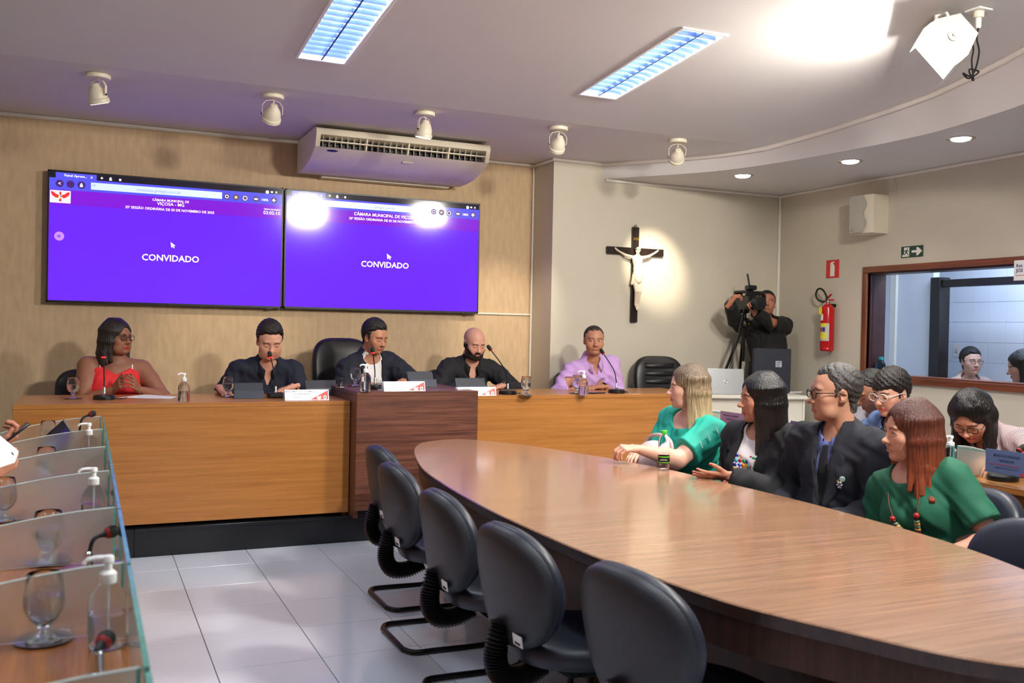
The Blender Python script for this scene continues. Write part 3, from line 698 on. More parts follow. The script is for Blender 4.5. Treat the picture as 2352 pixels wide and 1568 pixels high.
txt('TEMPO DE SESSÃO', 606, 644, 481, E_WHITE, 0.0); txt('03:05:10', 605, 643, 489, E_WHITE, 0.0)
txt('CONVIDADO', 326, 457, 593, E_WHITE, 0.012)
disc('mute_button', 136, 542, 0.034, E_SOFT); x, z = P(136, 542)
MB().box((x-0.014, 7.9222, z-0.006), (x-0.004, 7.9230, z+0.006)).prism([(x-0.004, z-0.006), (x+0.006, z-0.014), (x+0.006, z+0.014), (x-0.004, z+0.006)][::-1], 7.9222, 7.9230, Matrix(((1, 0, 0, 0), (0, 0, 1, 0), (0, 1, 0, 0), (0, 0, 0, 1)))).build('mute_icon', E_URLT, s, True)
# crest: white card with a spread-winged red bird and small shield
a, b = P(115, 436), P(162, 466); zb = P(115, 464)[1]; rect('crest_card', a[0], b[0], zb, a[1]+0.001, E_WHITE, 0.0008)
cx, cz, w = (a[0]+b[0])/2, (zb+a[1])/2, (b[0]-a[0])
XZ = Matrix(((1, 0, 0, 0), (0, 0, 1, 0), (0, 1, 0, 0), (0, 0, 0, 1)))
wing = [(0.06, 0.10), (0.20, 0.14), (0.34, 0.26), (0.47, 0.28), (0.44, 0.12), (0.36, 0.02), (0.24, -0.06), (0.10, -0.08)]
for sg in (1, -1):
    pl = [(cx+sg*p*w, cz+q*w) for p, q in wing]; MB().prism(pl if sg < 0 else pl[::-1], 7.9216, 7.9224, XZ).build('crest_wing', E_RED, s, True)
MB().prism([(cx-0.05*w, cz+0.28*w), (cx+0.05*w, cz+0.28*w), (cx+0.06*w, cz-0.26*w), (cx-0.06*w, cz-0.26*w)], 7.9217, 7.9223, XZ).build('crest_body', E_RED, s, True)
MB().prism([(cx-0.08*w, cz+0.10*w), (cx+0.08*w, cz+0.10*w), (cx+0.08*w, cz-0.04*w), (cx, cz-0.12*w), (cx-0.08*w, cz-0.04*w)], 7.9212, 7.9216, XZ).build('crest_shield', E_YEL, s, True)
MB().box((cx, 7.9208, cz-0.03*w), (cx+0.07*w, 7.9212, cz+0.09*w)).build('crest_shield_panel', E_BLUE, s, True)
MB().tube([(cx+t*w, 7.9218, cz-0.16*w-0.04*w*math.cos(t*8)) for t in np.linspace(-0.4, 0.4, 13)], 0.0014, 5).build('crest_scroll', E_BLUE, s, True)
x0, x1 = 1.485, 3.223; z0b, z1b = 1.602, 2.5925; z0, z1 = z0b, z1b
tv2 = bezel(x0, x1, z0, z1, 7.925, 0, g, 'wall-mounted purple screen under the air conditioner, reflecting ceiling lamps')
s, P, rect, disc, txt = screen(tv2, x0, x1, z0, z1, 7.925, False)
pa, pb = at(130, 400, Y=7.925), at(400, 560, Y=7.925)
def m2(u, v):
    """same page, shifted sideways on the second screen"""
    p = at(u, v, Y=7.925); q = Vector((p.x+ (at(888, 611, Y=7.925).x-at(391.5, 593, Y=7.925).x), p.y, p.z)) - Vector(CAM_POS)
    zz = q @ Vector(_fw); return 1176+F_PX*(q @ Vector(_R2))/zz, 784-F_PX*(q @ Vector(_U2))/zz
_u = lambda u: m2(u, 593)
browser2 = lambda u, v: m2(u, v if v else 593)
browser(P, rect, disc, txt, browser2)
txt('CÂMARA MUNICIPAL DE VIÇOSA - MG', 813, 975, 496, E_WHITE, 0.004); txt('35ª SESSÃO ORDINÁRIA DE 03 DE NOVEMBRO DE 2025', 802, 978, 506, E_WHITE, 0.004)
txt('CONVIDADO', 829.5, 938.5, 608, E_WHITE, 0.012)

# --- ceiling air conditioner
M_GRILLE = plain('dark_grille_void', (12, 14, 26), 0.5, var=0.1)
ax0, ax1 = at(735, 310, Y=7.22).x-0.03, at(1125, 346, Y=7.22).x
ac = thing('air_conditioner', 'long cream air conditioner hung under the ceiling above the screens', 'air conditioner', ((ax0+ax1)/2, 7.6, 2.74))
top = 2.985
prof = [(7.92, top), (7.26, top), (7.215, top-0.012), (7.20, top-0.05), (7.205, top-0.062), (7.24, top-0.15), (7.27, top-0.165), (7.40, top-0.215), (7.56, top-0.248), (7.72, top-0.262), (7.92, top-0.262)]
YZ = Matrix(((0, 0, 1, 0), (1, 0, 0, 0), (0, 1, 0, 0), (0, 0, 0, 1)))
inner = prof[:5]+[(7.30, top-0.075), (7.32, top-0.14)]+prof[5:]
MB().prism(inner[::-1], ax0+0.035, ax1-0.035, YZ).build('body', M_CREAM, ac, True)
for xx in (ax0, ax1-0.035): MB().prism(prof[::-1], xx, xx+0.035, YZ).build('end_cap', M_CREAM, ac, True)
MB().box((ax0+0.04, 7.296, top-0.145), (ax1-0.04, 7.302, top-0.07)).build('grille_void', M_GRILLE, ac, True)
for zz, yy in ((top-0.106, 7.222),): MB().box((ax0+0.035, yy-0.006, zz-0.004), (ax1-0.035, yy+0.03, zz+0.004)).build('slat', M_CREAM, ac, True)
for k in range(28):
    x = ax0+0.06+(ax1-ax0-0.12)*k/27
    if k in (7, 14, 21): MB().prism([(7.215, top-0.064), (7.25, top-0.148), (7.30, top-0.145), (7.30, top-0.068)], x-0.006, x+0.006, YZ).build('vane_post', M_CREAM, ac, True)
    elif k < 27:
        tw_ = 0.012 if k > 14 else 0.003
        MB().add([(x-0.0015, 7.235, top-0.066), (x+0.0015, 7.235, top-0.066), (x+tw_+0.0015, 7.29, top-0.066), (x+tw_-0.0015, 7.29, top-0.066), (x-0.0015, 7.255, top-0.142), (x+0.0015, 7.255, top-0.142), (x+tw_+0.0015, 7.29, top-0.142), (x+tw_-0.0015, 7.29, top-0.142)], [(0, 3, 2, 1), (4, 5, 6, 7), (0, 1, 5, 4), (1, 2, 6, 5), (2, 3, 7, 6), (3, 0, 4, 7)]).build('vane', M_CREAM, ac, True)
M_NAVY = plain('navy_badge', (24, 28, 96), 0.3)
slope = Matrix.Translation((ax0+0.13, 7.262, top-0.172)) @ Matrix.Rotation(R(90-68), 4, 'X')
MB().sphere((0, 0, 0), 1, 24, 8, (0.045, 0.003, 0.013), Matrix.Translation((ax0+0.14, 7.275, top-0.168)) @ Matrix.Rotation(R(62), 4, 'X')).build('oval_badge', M_NAVY, ac, True)
MB().bbox((-0.045, -0.003, -0.012), (0.045, 0.002, 0.012), 0.002, Matrix.Translation(((ax0+ax1)/2+0.05, 7.33, top-0.193)) @ Matrix.Rotation(R(62), 4, 'X')).build('name_plate', M_WHITE, ac, True)
MB().bbox((ax0+0.1, 7.45, top), (ax0+0.14, 7.55, CEIL_Z), 0.002).bbox((ax1-0.14, 7.45, top), (ax1-0.1, 7.55, CEIL_Z), 0.002).build('hanger', M_CREAM, ac, True)
MB().box((ax0+0.2, 7.9, top-0.28), (ax1-0.1, WALL_Y, top-0.2)).build('wall_bracket', M_CREAM, ac, True)

# --- five ceiling spotlights with yokes
E_LAMP = emit('lamp_face_warm', (255, 236, 205), 4.0)
def spotlight(u, v, aim, label, power, size, col=(1.0, 0.86, 0.66)):
    p = at(u, v-4, Z=CEIL_Z); t = thing('ceiling_spotlight', label, 'spotlight', p, group='cream ceiling spotlights')
    MB().lathe([(0.072, -0.028), (0.075, -0.024), (0.075, -0.002), (0.073, 0.0)], 28).build('base', M_CREAM, t)
    a = (Vector(aim)-Vector((p.x, p.y, p.z-0.13))).normalized()
    yaw = math.atan2(a.y, a.x); Mz = Matrix.Rotation(yaw, 4, 'Z')         # pivot axis is horizontal, across the aim
    pts = [(0, -0.068, -0.135), (0, -0.068, -0.075), (0, -0.045, -0.045), (0, 0, -0.034), (0, 0.045, -0.045), (0, 0.068, -0.075), (0, 0.068, -0.135)]
    y = MB()
    for q0, q1 in zip(pts, pts[1:]):
        d = (Vector(q1)-Vector(q0)); nrm = Vector((0, -d.z, d.y)).normalized()*0.0015
        V = [Vector(q0)+Vector((sx*0.008, 0, 0))+sn*nrm for sx in (-1, 1) for sn in (-1, 1)]+[Vector(q1)+Vector((sx*0.008, 0, 0))+sn*nrm for sx in (-1, 1) for sn in (-1, 1)]
        y.add(V, [(0, 1, 3, 2), (4, 6, 7, 5), (0, 4, 5, 1), (2, 3, 7, 6), (0, 2, 6, 4), (1, 5, 7, 3)], Mz)
    y.build('yoke', M_CREAM, t)
    Mh = Matrix.Translation((0, 0, -0.13)) @ a.to_track_quat('Z', 'Y').to_matrix().to_4x4()
    h = MB().lathe([(0.016, -0.075), (0.024, -0.07), (0.03, -0.055), (0.046, -0.035), (0.056, -0.008), (0.058, 0.02), (0.064, 0.026), (0.064, 0.048), (0.061, 0.05)], 28, Mh).build('lamp_head', M_CREAM, t)
    MB().cyl(Mh @ Vector((0, 0, 0.0502)), Mh @ Vector((0, 0, 0.052)), 0.055, n=24).build('lens', E_LAMP, h)
    k = MB().tube(catmull([(0, 0, -0.03), (0.012, 0.004, -0.05), (-0.004, 0.0, -0.06), Mh @ Vector((0, 0, -0.07))], 6), 0.004, 8).build('flex', M_CREAM, t)
    for sy in (-1, 1): MB().cyl(Mz @ Vector((0, sy*0.068, -0.13)), Mz @ Vector((0, sy*0.075, -0.13)), 0.006, n=10).build('pivot_screw', M_BLACKPL, t)
    l = bpy.data.lights.new('spot_beam', 'SPOT'); l.energy = power; l.spot_size = R(size); l.spot_blend = 1.0; l.color = col; l.shadow_soft_size = 0.04
    lo = bpy.data.objects.new('spot_beam', l); COL.objects.link(lo); lo.parent = t; lo.location = Mh @ Vector((0, 0, 0.06)); lo.rotation_euler = (-a).to_track_quat('Z', 'Y').to_euler()
    return t
spotlight(225, 175, (0.55, 6.95, 0.96), 'cream ceiling spotlight above the woman in the red top', 18, 70)
spotlight(626, 222, at(520, 790, Y=WALL_Y), 'cream ceiling spotlight between the air conditioner and the spotlight above the woman in red', 70, 46)
spotlight(975, 262, (2.0, 6.75, 1.03), 'cream ceiling spotlight just in front of the air conditioner', 18, 70)
spotlight(1282, 296, at(1150, 770, Y=WALL_Y), 'cream ceiling spotlight in front of the wall column', 110, 40)
spotlight(1556, 325, at(1500, 612, Y=CRUC_Y), 'cream ceiling spotlight aimed at the crucifix', 260, 29)

# --- recessed downlights in the soffit
for i, (u, v) in enumerate(((1706, 403), (1953, 370), (2207, 318))):
    p = at(u, v, Z=SOFFIT_Z); lab = ['round recessed downlight in the curved soffit, closest to the crucifix wall', 'round recessed downlight in the curved soffit, middle one of three', 'round recessed downlight in the curved soffit, farthest from the crucifix wall'][i]
    t = thing('recessed_downlight', lab, 'downlight', p, group='downlights in the curved soffit')
    MB().lathe([(0.07, -0.001), (0.082, -0.006), (0.095, -0.004), (0.097, 0.0)], 32, cap=False).build('ring', M_CHROME, t)
    MB().lathe([(0.068, -0.002), (0.060, -0.012), (0.03, -0.02), (0.0, -0.022)], 28, cap=False).build('bulb', emit('downlight_glow', (255, 250, 240), 9.0), t)
    l = bpy.data.lights.new('down_beam', 'SPOT'); l.energy = 22; l.spot_size = R(120); l.spot_blend = 0.8; l.color = (1, 0.93, 0.82); l.shadow_soft_size = 0.05
    lo = bpy.data.objects.new('down_beam', l); COL.objects.link(lo); lo.parent = t; lo.location = (0, 0, -0.03)

# --- floodlights on yokes
E_FLOOD = emit('floodlight_glow', (255, 248, 232), 14.0)
def floodlight(c, n, p, label, power):
    n = Vector(n).normalized(); p = Vector(p); p = (p-n*p.dot(n)).normalized(); e = n.cross(p)
    t = thing('floodlight', label, 'floodlight', c, group='white floodlights on the ceiling')
    M = Matrix(((p.x, e.x, n.x, 0), (p.y, e.y, n.y, 0), (p.z, e.z, n.z, 0), (0, 0, 0, 1)))      # local z = aim, x = pivot axis
    a, b = 0.20, 0.125
    h = MB(); ring = lambda s, z, cz=0.0: [(-a*s, -b*s, z), (a*s, -b*s, z), (a*s, b*s, z), (-a*s, b*s, z)]
    V = ring(1, 0.0)+ring(1.0, -0.05)
    V = [(-a, -b, 0), (a, -b, 0), (a, b, 0), (-a, b, 0), (-a, -b, -0.045), (a, -b, -0.045), (a, b, -0.045), (-a, b, -0.045), (-a, -b*0.55, -0.15), (a, -b*0.55, -0.15), (a, b*0.55, -0.15), (-a, b*0.55, -0.15)]
    F = [(0, 1, 5, 4), (1, 2, 6, 5), (2, 3, 7, 6), (3, 0, 4, 7), (4, 5, 9, 8), (5, 6, 10, 9), (6, 7, 11, 10), (7, 4, 8, 11), (8, 9, 10, 11)]
    h.add([M @ Vector(v) for v in V], F); hs = h.build('housing', plain('cream_lamp_enamel', (206, 198, 182), 0.45, var=0.01), t)
    MB().box((-a+0.006, -b+0.006, -0.012), (a-0.006, b-0.006, -0.008), M).build('lamp_panel', E_FLOOD, hs)
    for s in (-1, 1): MB().box((-a-0.004, s*b-0.002, -0.02), (a+0.004, s*b+0.002, 0.035), M).build('visor', M_METALWHITE, hs)
    base = Vector((0.0, 0.0, ceil_z(c[1])-c[2]))
    for s in (-1, 1):
        q = M @ Vector((s*(a+0.012), 0, -0.06)); MB().cyl(M @ Vector((s*a, 0, -0.06)), M @ Vector((s*(a+0.01), 0, -0.06)), 0.032, n=24).build('pivot_disc', M_METALWHITE, t)
        MB().tube([q+Vector((0, 0, 0)), (q+base)/2+Vector((0, 0, 0.06)), base-Vector((0, 0, 0.012))], 0.009, 8).build('yoke_arm', M_METALWHITE, t)
        MB().cyl(M @ Vector((s*(a+0.01), 0, -0.06)), M @ Vector((s*(a+0.022), 0, -0.06)), 0.012, n=12).build('pivot_bolt', M_CHROME, t)
    MB().cyl(base-Vector((0, 0, 0.03)), base, 0.02, n=14).build('ceiling_stud', M_METALWHITE, t)
    l = bpy.data.lights.new('flood_beam', 'AREA'); l.shape = 'RECTANGLE'; l.size = 0.37; l.size_y = 0.23; l.energy = power; l.color = (1.0, 0.95, 0.86)
    lo = bpy.data.objects.new('flood_beam', l); COL.objects.link(lo); lo.parent = t; lo.location = M @ Vector((0, 0, 0.002)); lo.rotation_euler = Matrix(((p.x, -e.x, -n.x), (p.y, -e.y, -n.y), (p.z, -e.z, -n.z))).to_euler()
    return t
FP = Vector((-0.61, -0.79, 0)).normalized()
FC = at(2170, 98, Z=3.0) - FP*0.20
floodlight(FC, (-0.61, 0.47, -0.63), FP, 'white floodlight on a yoke beside the curved soffit, switched on', 80)
floodlight((3.05, 1.35, 3.20), (-0.25, 0.9, -0.40), (1, 0.28, 0), 'white floodlight on the ceiling over the near end of the conference table', 130)
# ceiling outlet with a knotted flex
op = at_ceil(2248, 22); t = thing('ceiling_outlet', 'square white ceiling outlet with a knotted black and white cable, beside the floodlight', 'outlet', op)
MB().bbox((-0.05, -0.05, -0.012), (0.05, 0.05, 0.0), 0.003).build('plate', M_METALWHITE, t)
MB().lathe([(0.026, -0.045), (0.028, -0.04), (0.028, -0.012)], 20).build('socket', M_CREAM, t)
MB().lathe([(0.012, -0.10), (0.015, -0.09), (0.016, -0.045)], 16).build('plug', M_METALWHITE, t)
def wq(u, v): return at(u, v, Y=op.y)
cpts = [op+Vector((0, 0, -0.1)), wq(2244, 90), wq(2249, 120), wq(2240, 160), wq(2228, 175), wq(2212, 168), wq(2225, 180), wq(2248, 165), wq(2226, 160), wq(2236, 185), wq(2232, 140), wq(2236, 112), wq(2228, 92), wq(2212, 95)]
MB().tube(catmull(cpts, 8), 0.0045, 8).build('cable', M_RUBBER, t, True)
MB().tube(catmull([c_+Vector((0.004, 0.006, 0)) for c_ in cpts[:2]], 6), 0.006, 8).build('cable_sleeve', M_METALWHITE, t, True)

# --- crucifix
cl, cr_, ct, cb_ = at(1391, 576, Y=CRUC_Y), at(1520, 580, Y=CRUC_Y), at(1457, 522, Y=CRUC_Y), at(1453, 740, Y=CRUC_Y)
ccx = (ct.x+cb_.x)/2; zx = (cl.z+cr_.z)/2
cx_ = thing('crucifix', 'dark wooden crucifix with a pale figure hung on the wall', 'crucifix', (ccx, CRUC_Y, cb_.z))
M_CROSS = wood('ebony_wood', (26, 18, 16), (44, 30, 26), 'Z', 0.35)
W2 = 0.034
MB().bbox((ccx-W2, CRUC_Y-0.035, cb_.z), (ccx+W2, CRUC_Y-0.003, ct.z), 0.004).build('upright', M_CROSS, cx_, True)
MB().bbox((cl.x, CRUC_Y-0.036, zx-W2), (cr_.x, CRUC_Y-0.004, zx+W2), 0.004).build('crossbar', M_CROSS, cx_, True)
MB().tube([(ccx+0.012*math.cos(k*math.pi/6), CRUC_Y-0.02, ct.z+0.008+0.012*math.sin(k*math.pi/6)) for k in range(12)], 0.003, 6, True).build('hanging_ring', M_CROSS, cx_, True)
text('plaque', 'INRI', plain('gold_letters', (190, 160, 70), 0.3, 0.8), cx_, width=0.06, M=Matrix.Translation((ccx, CRUC_Y-0.0365, ct.z-0.11)) @ Matrix.Rotation(R(90), 4, 'X'), bold=0.03, world=True)
G = Grid((-0.25, -0.10, -0.30), (0.25, 0.02, 0.14), 0.0035)   # figure: origin at the shoulders, -y towards the room
hz = 0.052
for s in (-1, 1):
    G.cap((s*0.045, -0.035, -0.005), (s*0.125, -0.03, 0.012), 0.0155, 0.012, 0.012); G.cap((s*0.125, -0.03, 0.012), (s*0.205, -0.02, 0.052), 0.012, 0.0085, 0.008)
    G.cap((s*0.205, -0.02, 0.052), (s*0.222, -0.02, 0.064), 0.009, 0.009, 0.004)
    for f in range(4): G.cap((s*0.220, -0.02, 0.062), (s*(0.232+0.004*(f-1.5)), -0.026, 0.078-0.004*abs(f-1)), 0.0035, 0.003, 0.003)
    G.cap((s*0.022, -0.035, -0.19), (s*0.018, -0.055, -0.30), 0.024, 0.017, 0.012)
G.D[:] = G.D
G.ell((0, -0.04, -0.035), (0.052, 0.03, 0.06), 0.02); G.ell((0, -0.04, -0.11), (0.042, 0.026, 0.06), 0.02); G.ell((0.004, -0.04, -0.17), (0.048, 0.032, 0.045), 0.02)
G.cap((0, -0.04, 0.01), (-0.004, -0.048, 0.04), 0.016, 0.015, 0.012); G.ell((-0.006, -0.055, 0.062), (0.023, 0.026, 0.032), 0.008, rot=_rot(0.4, 0.25, 0))
V1, F1 = G.mesh()
G2 = Grid((-0.08, -0.12, -0.52), (0.08, 0.02, -0.22), 0.0035)
for s in (-1, 1):
    G2.cap((s*0.022, -0.04, -0.22), (s*0.018, -0.062, -0.32), 0.025, 0.017, 0.006); G2.cap((s*0.018, -0.062, -0.32), (s*0.012, -0.04, -0.44), 0.0165, 0.011, 0.005)
    G2.cap((s*0.012, -0.042, -0.44), (s*0.008, -0.058, -0.475), 0.0115, 0.0095, 0.004); G2.cap((s*0.008, -0.058, -0.475), (s*0.009, -0.064, -0.49), 0.0095, 0.007, 0.004)
V2, F2 = G2.mesh()
M_IVORY = plain('ivory_figure', (232, 214, 190), 0.45, var=0.04, vscale=30)
fo = np.array((ccx+0.004, CRUC_Y-0.02, zx-0.052))
fast_mesh('figure', np.concatenate([V1, V2])+fo, np.concatenate([F1, F2+len(V1)]), [M_IVORY], cx_, world=True)
G3 = Grid((-0.09, -0.10, -0.27), (0.09, 0.0, -0.10), 0.0035)
G3.ell((0.004, -0.042, -0.175), (0.053, 0.036, 0.045), 0.01); G3.cap((0.0, -0.045, -0.18), (0.0, -0.055, -0.215), 0.044, 0.036, 0.02); G3.cap((-0.045, -0.05, -0.16), (-0.058, -0.045, -0.25), 0.011, 0.013, 0.01); G3.cap((-0.045, -0.06, -0.15), (0.045, -0.06, -0.155), 0.012, 0.012, 0.006)
V3, F3 = G3.mesh(); fast_mesh('loincloth', V3+fo, F3, [plain('ivory_cloth', (240, 222, 196), 0.6)], cx_, world=True)
Mh = Matrix.Translation(Vector(fo)+Vector((-0.006, -0.053, 0.072))) @ Matrix.Rotation(0.3, 4, 'X')
MB().tube([Mh @ Vector((0.024*math.cos(k*math.pi/10), 0.027*math.sin(k*math.pi/10), 0.002*math.sin(3*k))) for k in range(20)], 0.005, 6, True).build('crown_band', plain('green_band', (70, 104, 86), 0.6), cx_, True)

# --- wall loudspeaker, signs, extinguisher on the right wall
sp = at(1985, 500, X=RIGHT_X); lsp = thing('wall_loudspeaker', 'cream wall loudspeaker with a grey wavy-edged grille', 'loudspeaker', (RIGHT_X, 6.30, sp.z), rot=(0, 0, R(4)))
YX = lambda x0: Matrix(((0, 0, 1, 0), (1, 0, 0, 0), (0, 1, 0, 0), (0, 0, 0, 1)))
prof = [(0.0, -0.13), (0.0, 0.13), (-0.10, 0.125), (-0.17, 0.10), (-0.19, 0.06), (-0.20, -0.10), (-0.17, -0.125), (-0.1, -0.13)]
def extr(pl, z0, z1): return MB().prism(pl[::-1] if sum(a[0]*b[1]-b[0]*a[1] for a, b in zip(pl, pl[1:]+pl[:1])) < 0 else pl, z0, z1)
extr([(-0.005, -0.115), (-0.19, -0.115), (-0.205, -0.08), (-0.205, 0.11), (-0.19, 0.13), (-0.03, 0.13), (-0.005, 0.10)], -0.165, 0.165).build('cabinet', M_CREAM, lsp)
wv = [(0.12-0.215+0.0, 0)]
b = MB(); nz = 16; V = []; F = []
for k in range(nz+1):
    z = -0.16+0.32*k/nz; ye = -0.045+0.016*math.cos(z/0.16*2*math.pi)
    for yy in (0.128, 0.06, 0.0, ye):
        q = (yy-0.01)/0.12; V.append((-0.212-0.012*(1-q*q), yy, z))
for k in range(nz):
    for j in range(3): F.append((k*4+j, (k+1)*4+j, (k+1)*4+j+1, k*4+j+1))
F2 = [tuple(i+len(V) for i in f[::-1]) for f in F]; V2 = [(x+0.008, y, z) for x, y, z in V]
side = []
b.add(V+V2, F+F2); b.build('grille', plain('grey_speaker_grille', (186, 182, 170), 0.7, bump=0.3, bscale=900), lsp)
MB().sphere((-0.226, 0.085, -0.135), 1, 14, 6, (0.002, 0.012, 0.007)).build('badge', M_CHROME, lsp)
MB().box((-0.03, -0.03, -0.03), (0.0, 0.03, 0.03)).build('wall_bracket', M_BLACKMETAL, lsp)
w0 = at(2052, 405, X=RIGHT_X-0.006); MB().tube(catmull([w0, at(2058, 430, X=RIGHT_X-0.006), at(2052, 452, X=RIGHT_X-0.006), at(2045, 462, X=RIGHT_X-0.03)], 6), 0.003, 6).build('wire', M_CREAM, lsp, True)
def wall_sign(name, label, u0, v0, u1, v1, mat):
    a = at(u0, v0, X=RIGHT_X); b_ = at(u1, v1, X=RIGHT_X); y0, y1 = min(a.y, b_.y), max(a.y, b_.y); z0, z1 = min(a.z, b_.z), max(a.z, b_.z)
    t = thing(name, label, 'sign', (RIGHT_X, (y0+y1)/2, (z0+z1)/2))
    MB().bbox((-0.006, -(y1-y0)/2, -(z1-z0)/2), (-0.0005, (y1-y0)/2, (z1-z0)/2), 0.002).build('panel', mat, t); return t, (y1-y0), (z1-z0)
M_RED = plain('sign_red', (214, 40, 36), 0.4, var=0.02); M_GREEN = plain('sign_green', (18, 62, 44), 0.4, var=0.03); M_SWHITE = plain('sign_white', (240, 238, 230), 0.5, var=0.01)
SM = Matrix(((0, 0, -1, 0), (-1, 0, 0, 0), (0, 1, 0, 0), (0, 0, 0, 1)))          # 2d sign coordinates (right, up) -> wall facing -x
def flat(t, name, pl, mat, d=0.0062):
    if sum(a[0]*b[1]-b[0]*a[1] for a, b in zip(pl, pl[1:]+pl[:1])) < 0: pl = pl[::-1]
    return MB().prism(pl, d, d+0.0006, SM).build(name, mat, t)
t, w, h = wall_sign('extinguisher_sign', 'red square sign with a white fire extinguisher pictogram', 1899, 598, 1927.5, 637, M_RED)
flat(t, 'pictogram', [(-0.028, -0.068), (0.028, -0.068), (0.028, 0.025), (0.018, 0.04), (0.010, 0.045), (0.010, 0.055), (0.028, 0.062), (0.026, 0.068), (0.0, 0.066), (-0.022, 0.06), (-0.035, 0.04), (-0.028, 0.036), (-0.014, 0.05), (-0.010, 0.045), (-0.018, 0.04), (-0.028, 0.025)], M_SWHITE)
t, w, h = wall_sign('exit_sign', 'dark green exit sign with a running figure and a white arrow', 2071, 567, 2121, 588.5, M_GREEN)
flat(t, 'doorway', [(-w*0.44, -h*0.42), (-w*0.12, -h*0.42), (-w*0.12, h*0.40), (-w*0.36, h*0.40), (-w*0.36, -h*0.2), (-w*0.44, -h*0.28)], M_SWHITE)
flat(t, 'arrow', [(-0.01*w, 0.10*h), (0.22*w, 0.10*h), (0.20*w, 0.36*h), (0.28*w, 0.36*h), (0.46*w, 0), (0.28*w, -0.36*h), (0.20*w, -0.36*h), (0.22*w, -0.10*h), (-0.01*w, -0.10*h)], M_SWHITE)
hp = [(-0.20*w+0.025*w*math.cos(k*math.pi/6), 0.28*h+0.06*h*math.sin(k*math.pi/6)) for k in range(12)]; flat(t, 'runner_head', hp, M_GREEN, 0.0069)
flat(t, 'runner', [(-0.27*w, 0.18*h), (-0.19*w, 0.18*h), (-0.14*w, 0.02*h), (-0.16*w, 0.0), (-0.205*w, 0.09*h), (-0.22*w, -0.02*h), (-0.17*w, -0.16*h), (-0.15*w, -0.34*h), (-0.18*w, -0.34*h), (-0.20*w, -0.18*h), (-0.26*w, -0.10*h), (-0.30*w, -0.26*h), (-0.38*w, -0.28*h), (-0.38*w, -0.22*h), (-0.33*w, -0.2*h), (-0.29*w, 0.0), (-0.27*w, 0.09*h), (-0.31*w, 0.10*h), (-0.33*w, -0.02*h), (-0.36*w, 0.0), (-0.33*w, 0.16*h)], M_GREEN, 0.0069)
pp = at(2335, 597, X=RIGHT_X); t = thing('paper_notice', 'white paper notice with purple print taped to the window casing', 'notice', (RIGHT_X-0.024, pp.y-0.08, pp.z-0.08))
MB().box((-0.002, -0.08, -0.075), (0.0, 0.08, 0.075)).build('sheet', M_PAPER, t)
M_PURPLEINK = plain('purple_ink', (70, 50, 120), 0.6)
for s_, zz, ww in (('Ros', 0.035, 0.05), ('JOS', -0.005, 0.06)): text('lettering', s_, M_PURPLEINK, t, width=ww, M=Matrix.Translation((-0.0026, 0.035, zz)) @ Matrix(((0, 0, -1, 0), (-1, 0, 0, 0), (0, 1, 0, 0), (0, 0, 0, 1))), bold=0.03)
MB().box((-0.003, -0.02, -0.04), (-0.0021, 0.065, -0.036)).build('rule', plain('magenta_ink', (200, 40, 90), 0.6), t)

# fire extinguisher on a wall hook
eb = at(1898, 806, X=RIGHT_X-0.09); et = at(1897, 700, X=RIGHT_X-0.09); er = 0.062; ez = eb.z; eh = et.z-eb.z
ext = thing('fire_extinguisher', 'red fire extinguisher with a black hose and yellow tag hung on the wall', 'fire extinguisher', (RIGHT_X-0.085, eb.y, ez))
MR = plain('extinguisher_red', (186, 24, 28), 0.22, var=0.03)
MB().lathe([(0.052, 0.0), (er, 0.012), (er, 0.03), (er-0.002, 0.034), (er, 0.04), (er, eh-0.05), (er-0.006, eh-0.02), (er-0.03, eh), (0.02, eh+0.005), (0.018, eh+0.02)], 32).build('cylinder', MR, ext)
v = MB().lathe([(0.016, eh+0.015), (0.018, eh+0.03), (0.014, eh+0.05)], 16); v.build('valve', M_CHROME, ext)
MB().bbox((-0.01, -0.075, eh+0.038), (0.01, 0.02, eh+0.05), 0.002).build('lower_lever', MR, ext)
MB().bbox((-0.01, -0.07, 0), (0.01, 0.015, 0.010), 0.002, Matrix.Translation((0, 0.01, eh+0.055)) @ Matrix.Rotation(R(-35), 4, 'X')).build('upper_lever', MR, ext)
MB().tube(catmull([(0, 0.015, eh+0.035), (-0.01, 0.05, eh+0.03), (-0.01, 0.12, eh+0.05), (-0.01, 0.15, eh+0.10), (-0.01, 0.12, eh+0.15), (-0.01, 0.06, eh+0.14), (-0.02, 0.0, eh+0.08), (-0.03, -0.01, eh+0.04)], 7), 0.009, 10).build('hose', M_RUBBER, ext)
def wrap(name, a0, a1, z0, z1, mat, rr=0.0006, par=None):
    V = []; F = []; n = 14
    for k in range(n+1):
        a = a0+(a1-a0)*k/n
        for z in (z0, z1): V.append(((er+rr)*math.cos(a), (er+rr)*math.sin(a), z))
    for k in range(n): F.append((2*k, 2*k+2, 2*k+3, 2*k+1))
    return mesh_obj(name, V, F, mat, par or ext)
A = math.pi
M_YEL = plain('label_yellow', (228, 214, 60), 0.5)
lb = wrap('label', A-0.75, A+1.1, eh*0.22, eh*0.60, plain('label_silver', (190, 188, 180), 0.45)); wrap('label_band', A-0.75, A+0.75, eh*0.53, eh*0.60, M_YEL, 0.001, lb); wrap('label_text_block', A-0.75, A+0.75, eh*0.26, eh*0.40, M_YEL, 0.001, lb)
wrap('label_picture', A-0.40, A+0.02, eh*0.42, eh*0.51, M_RED, 0.0012, lb); wrap('label_picture', A+0.08, A+0.5, eh*0.42, eh*0.51, plain('label_blue', (40, 50, 130), 0.5), 0.0012, lb)
wrap('inspection_label', A-0.75, A+0.15, eh*0.66, eh*0.80, M_SWHITE)
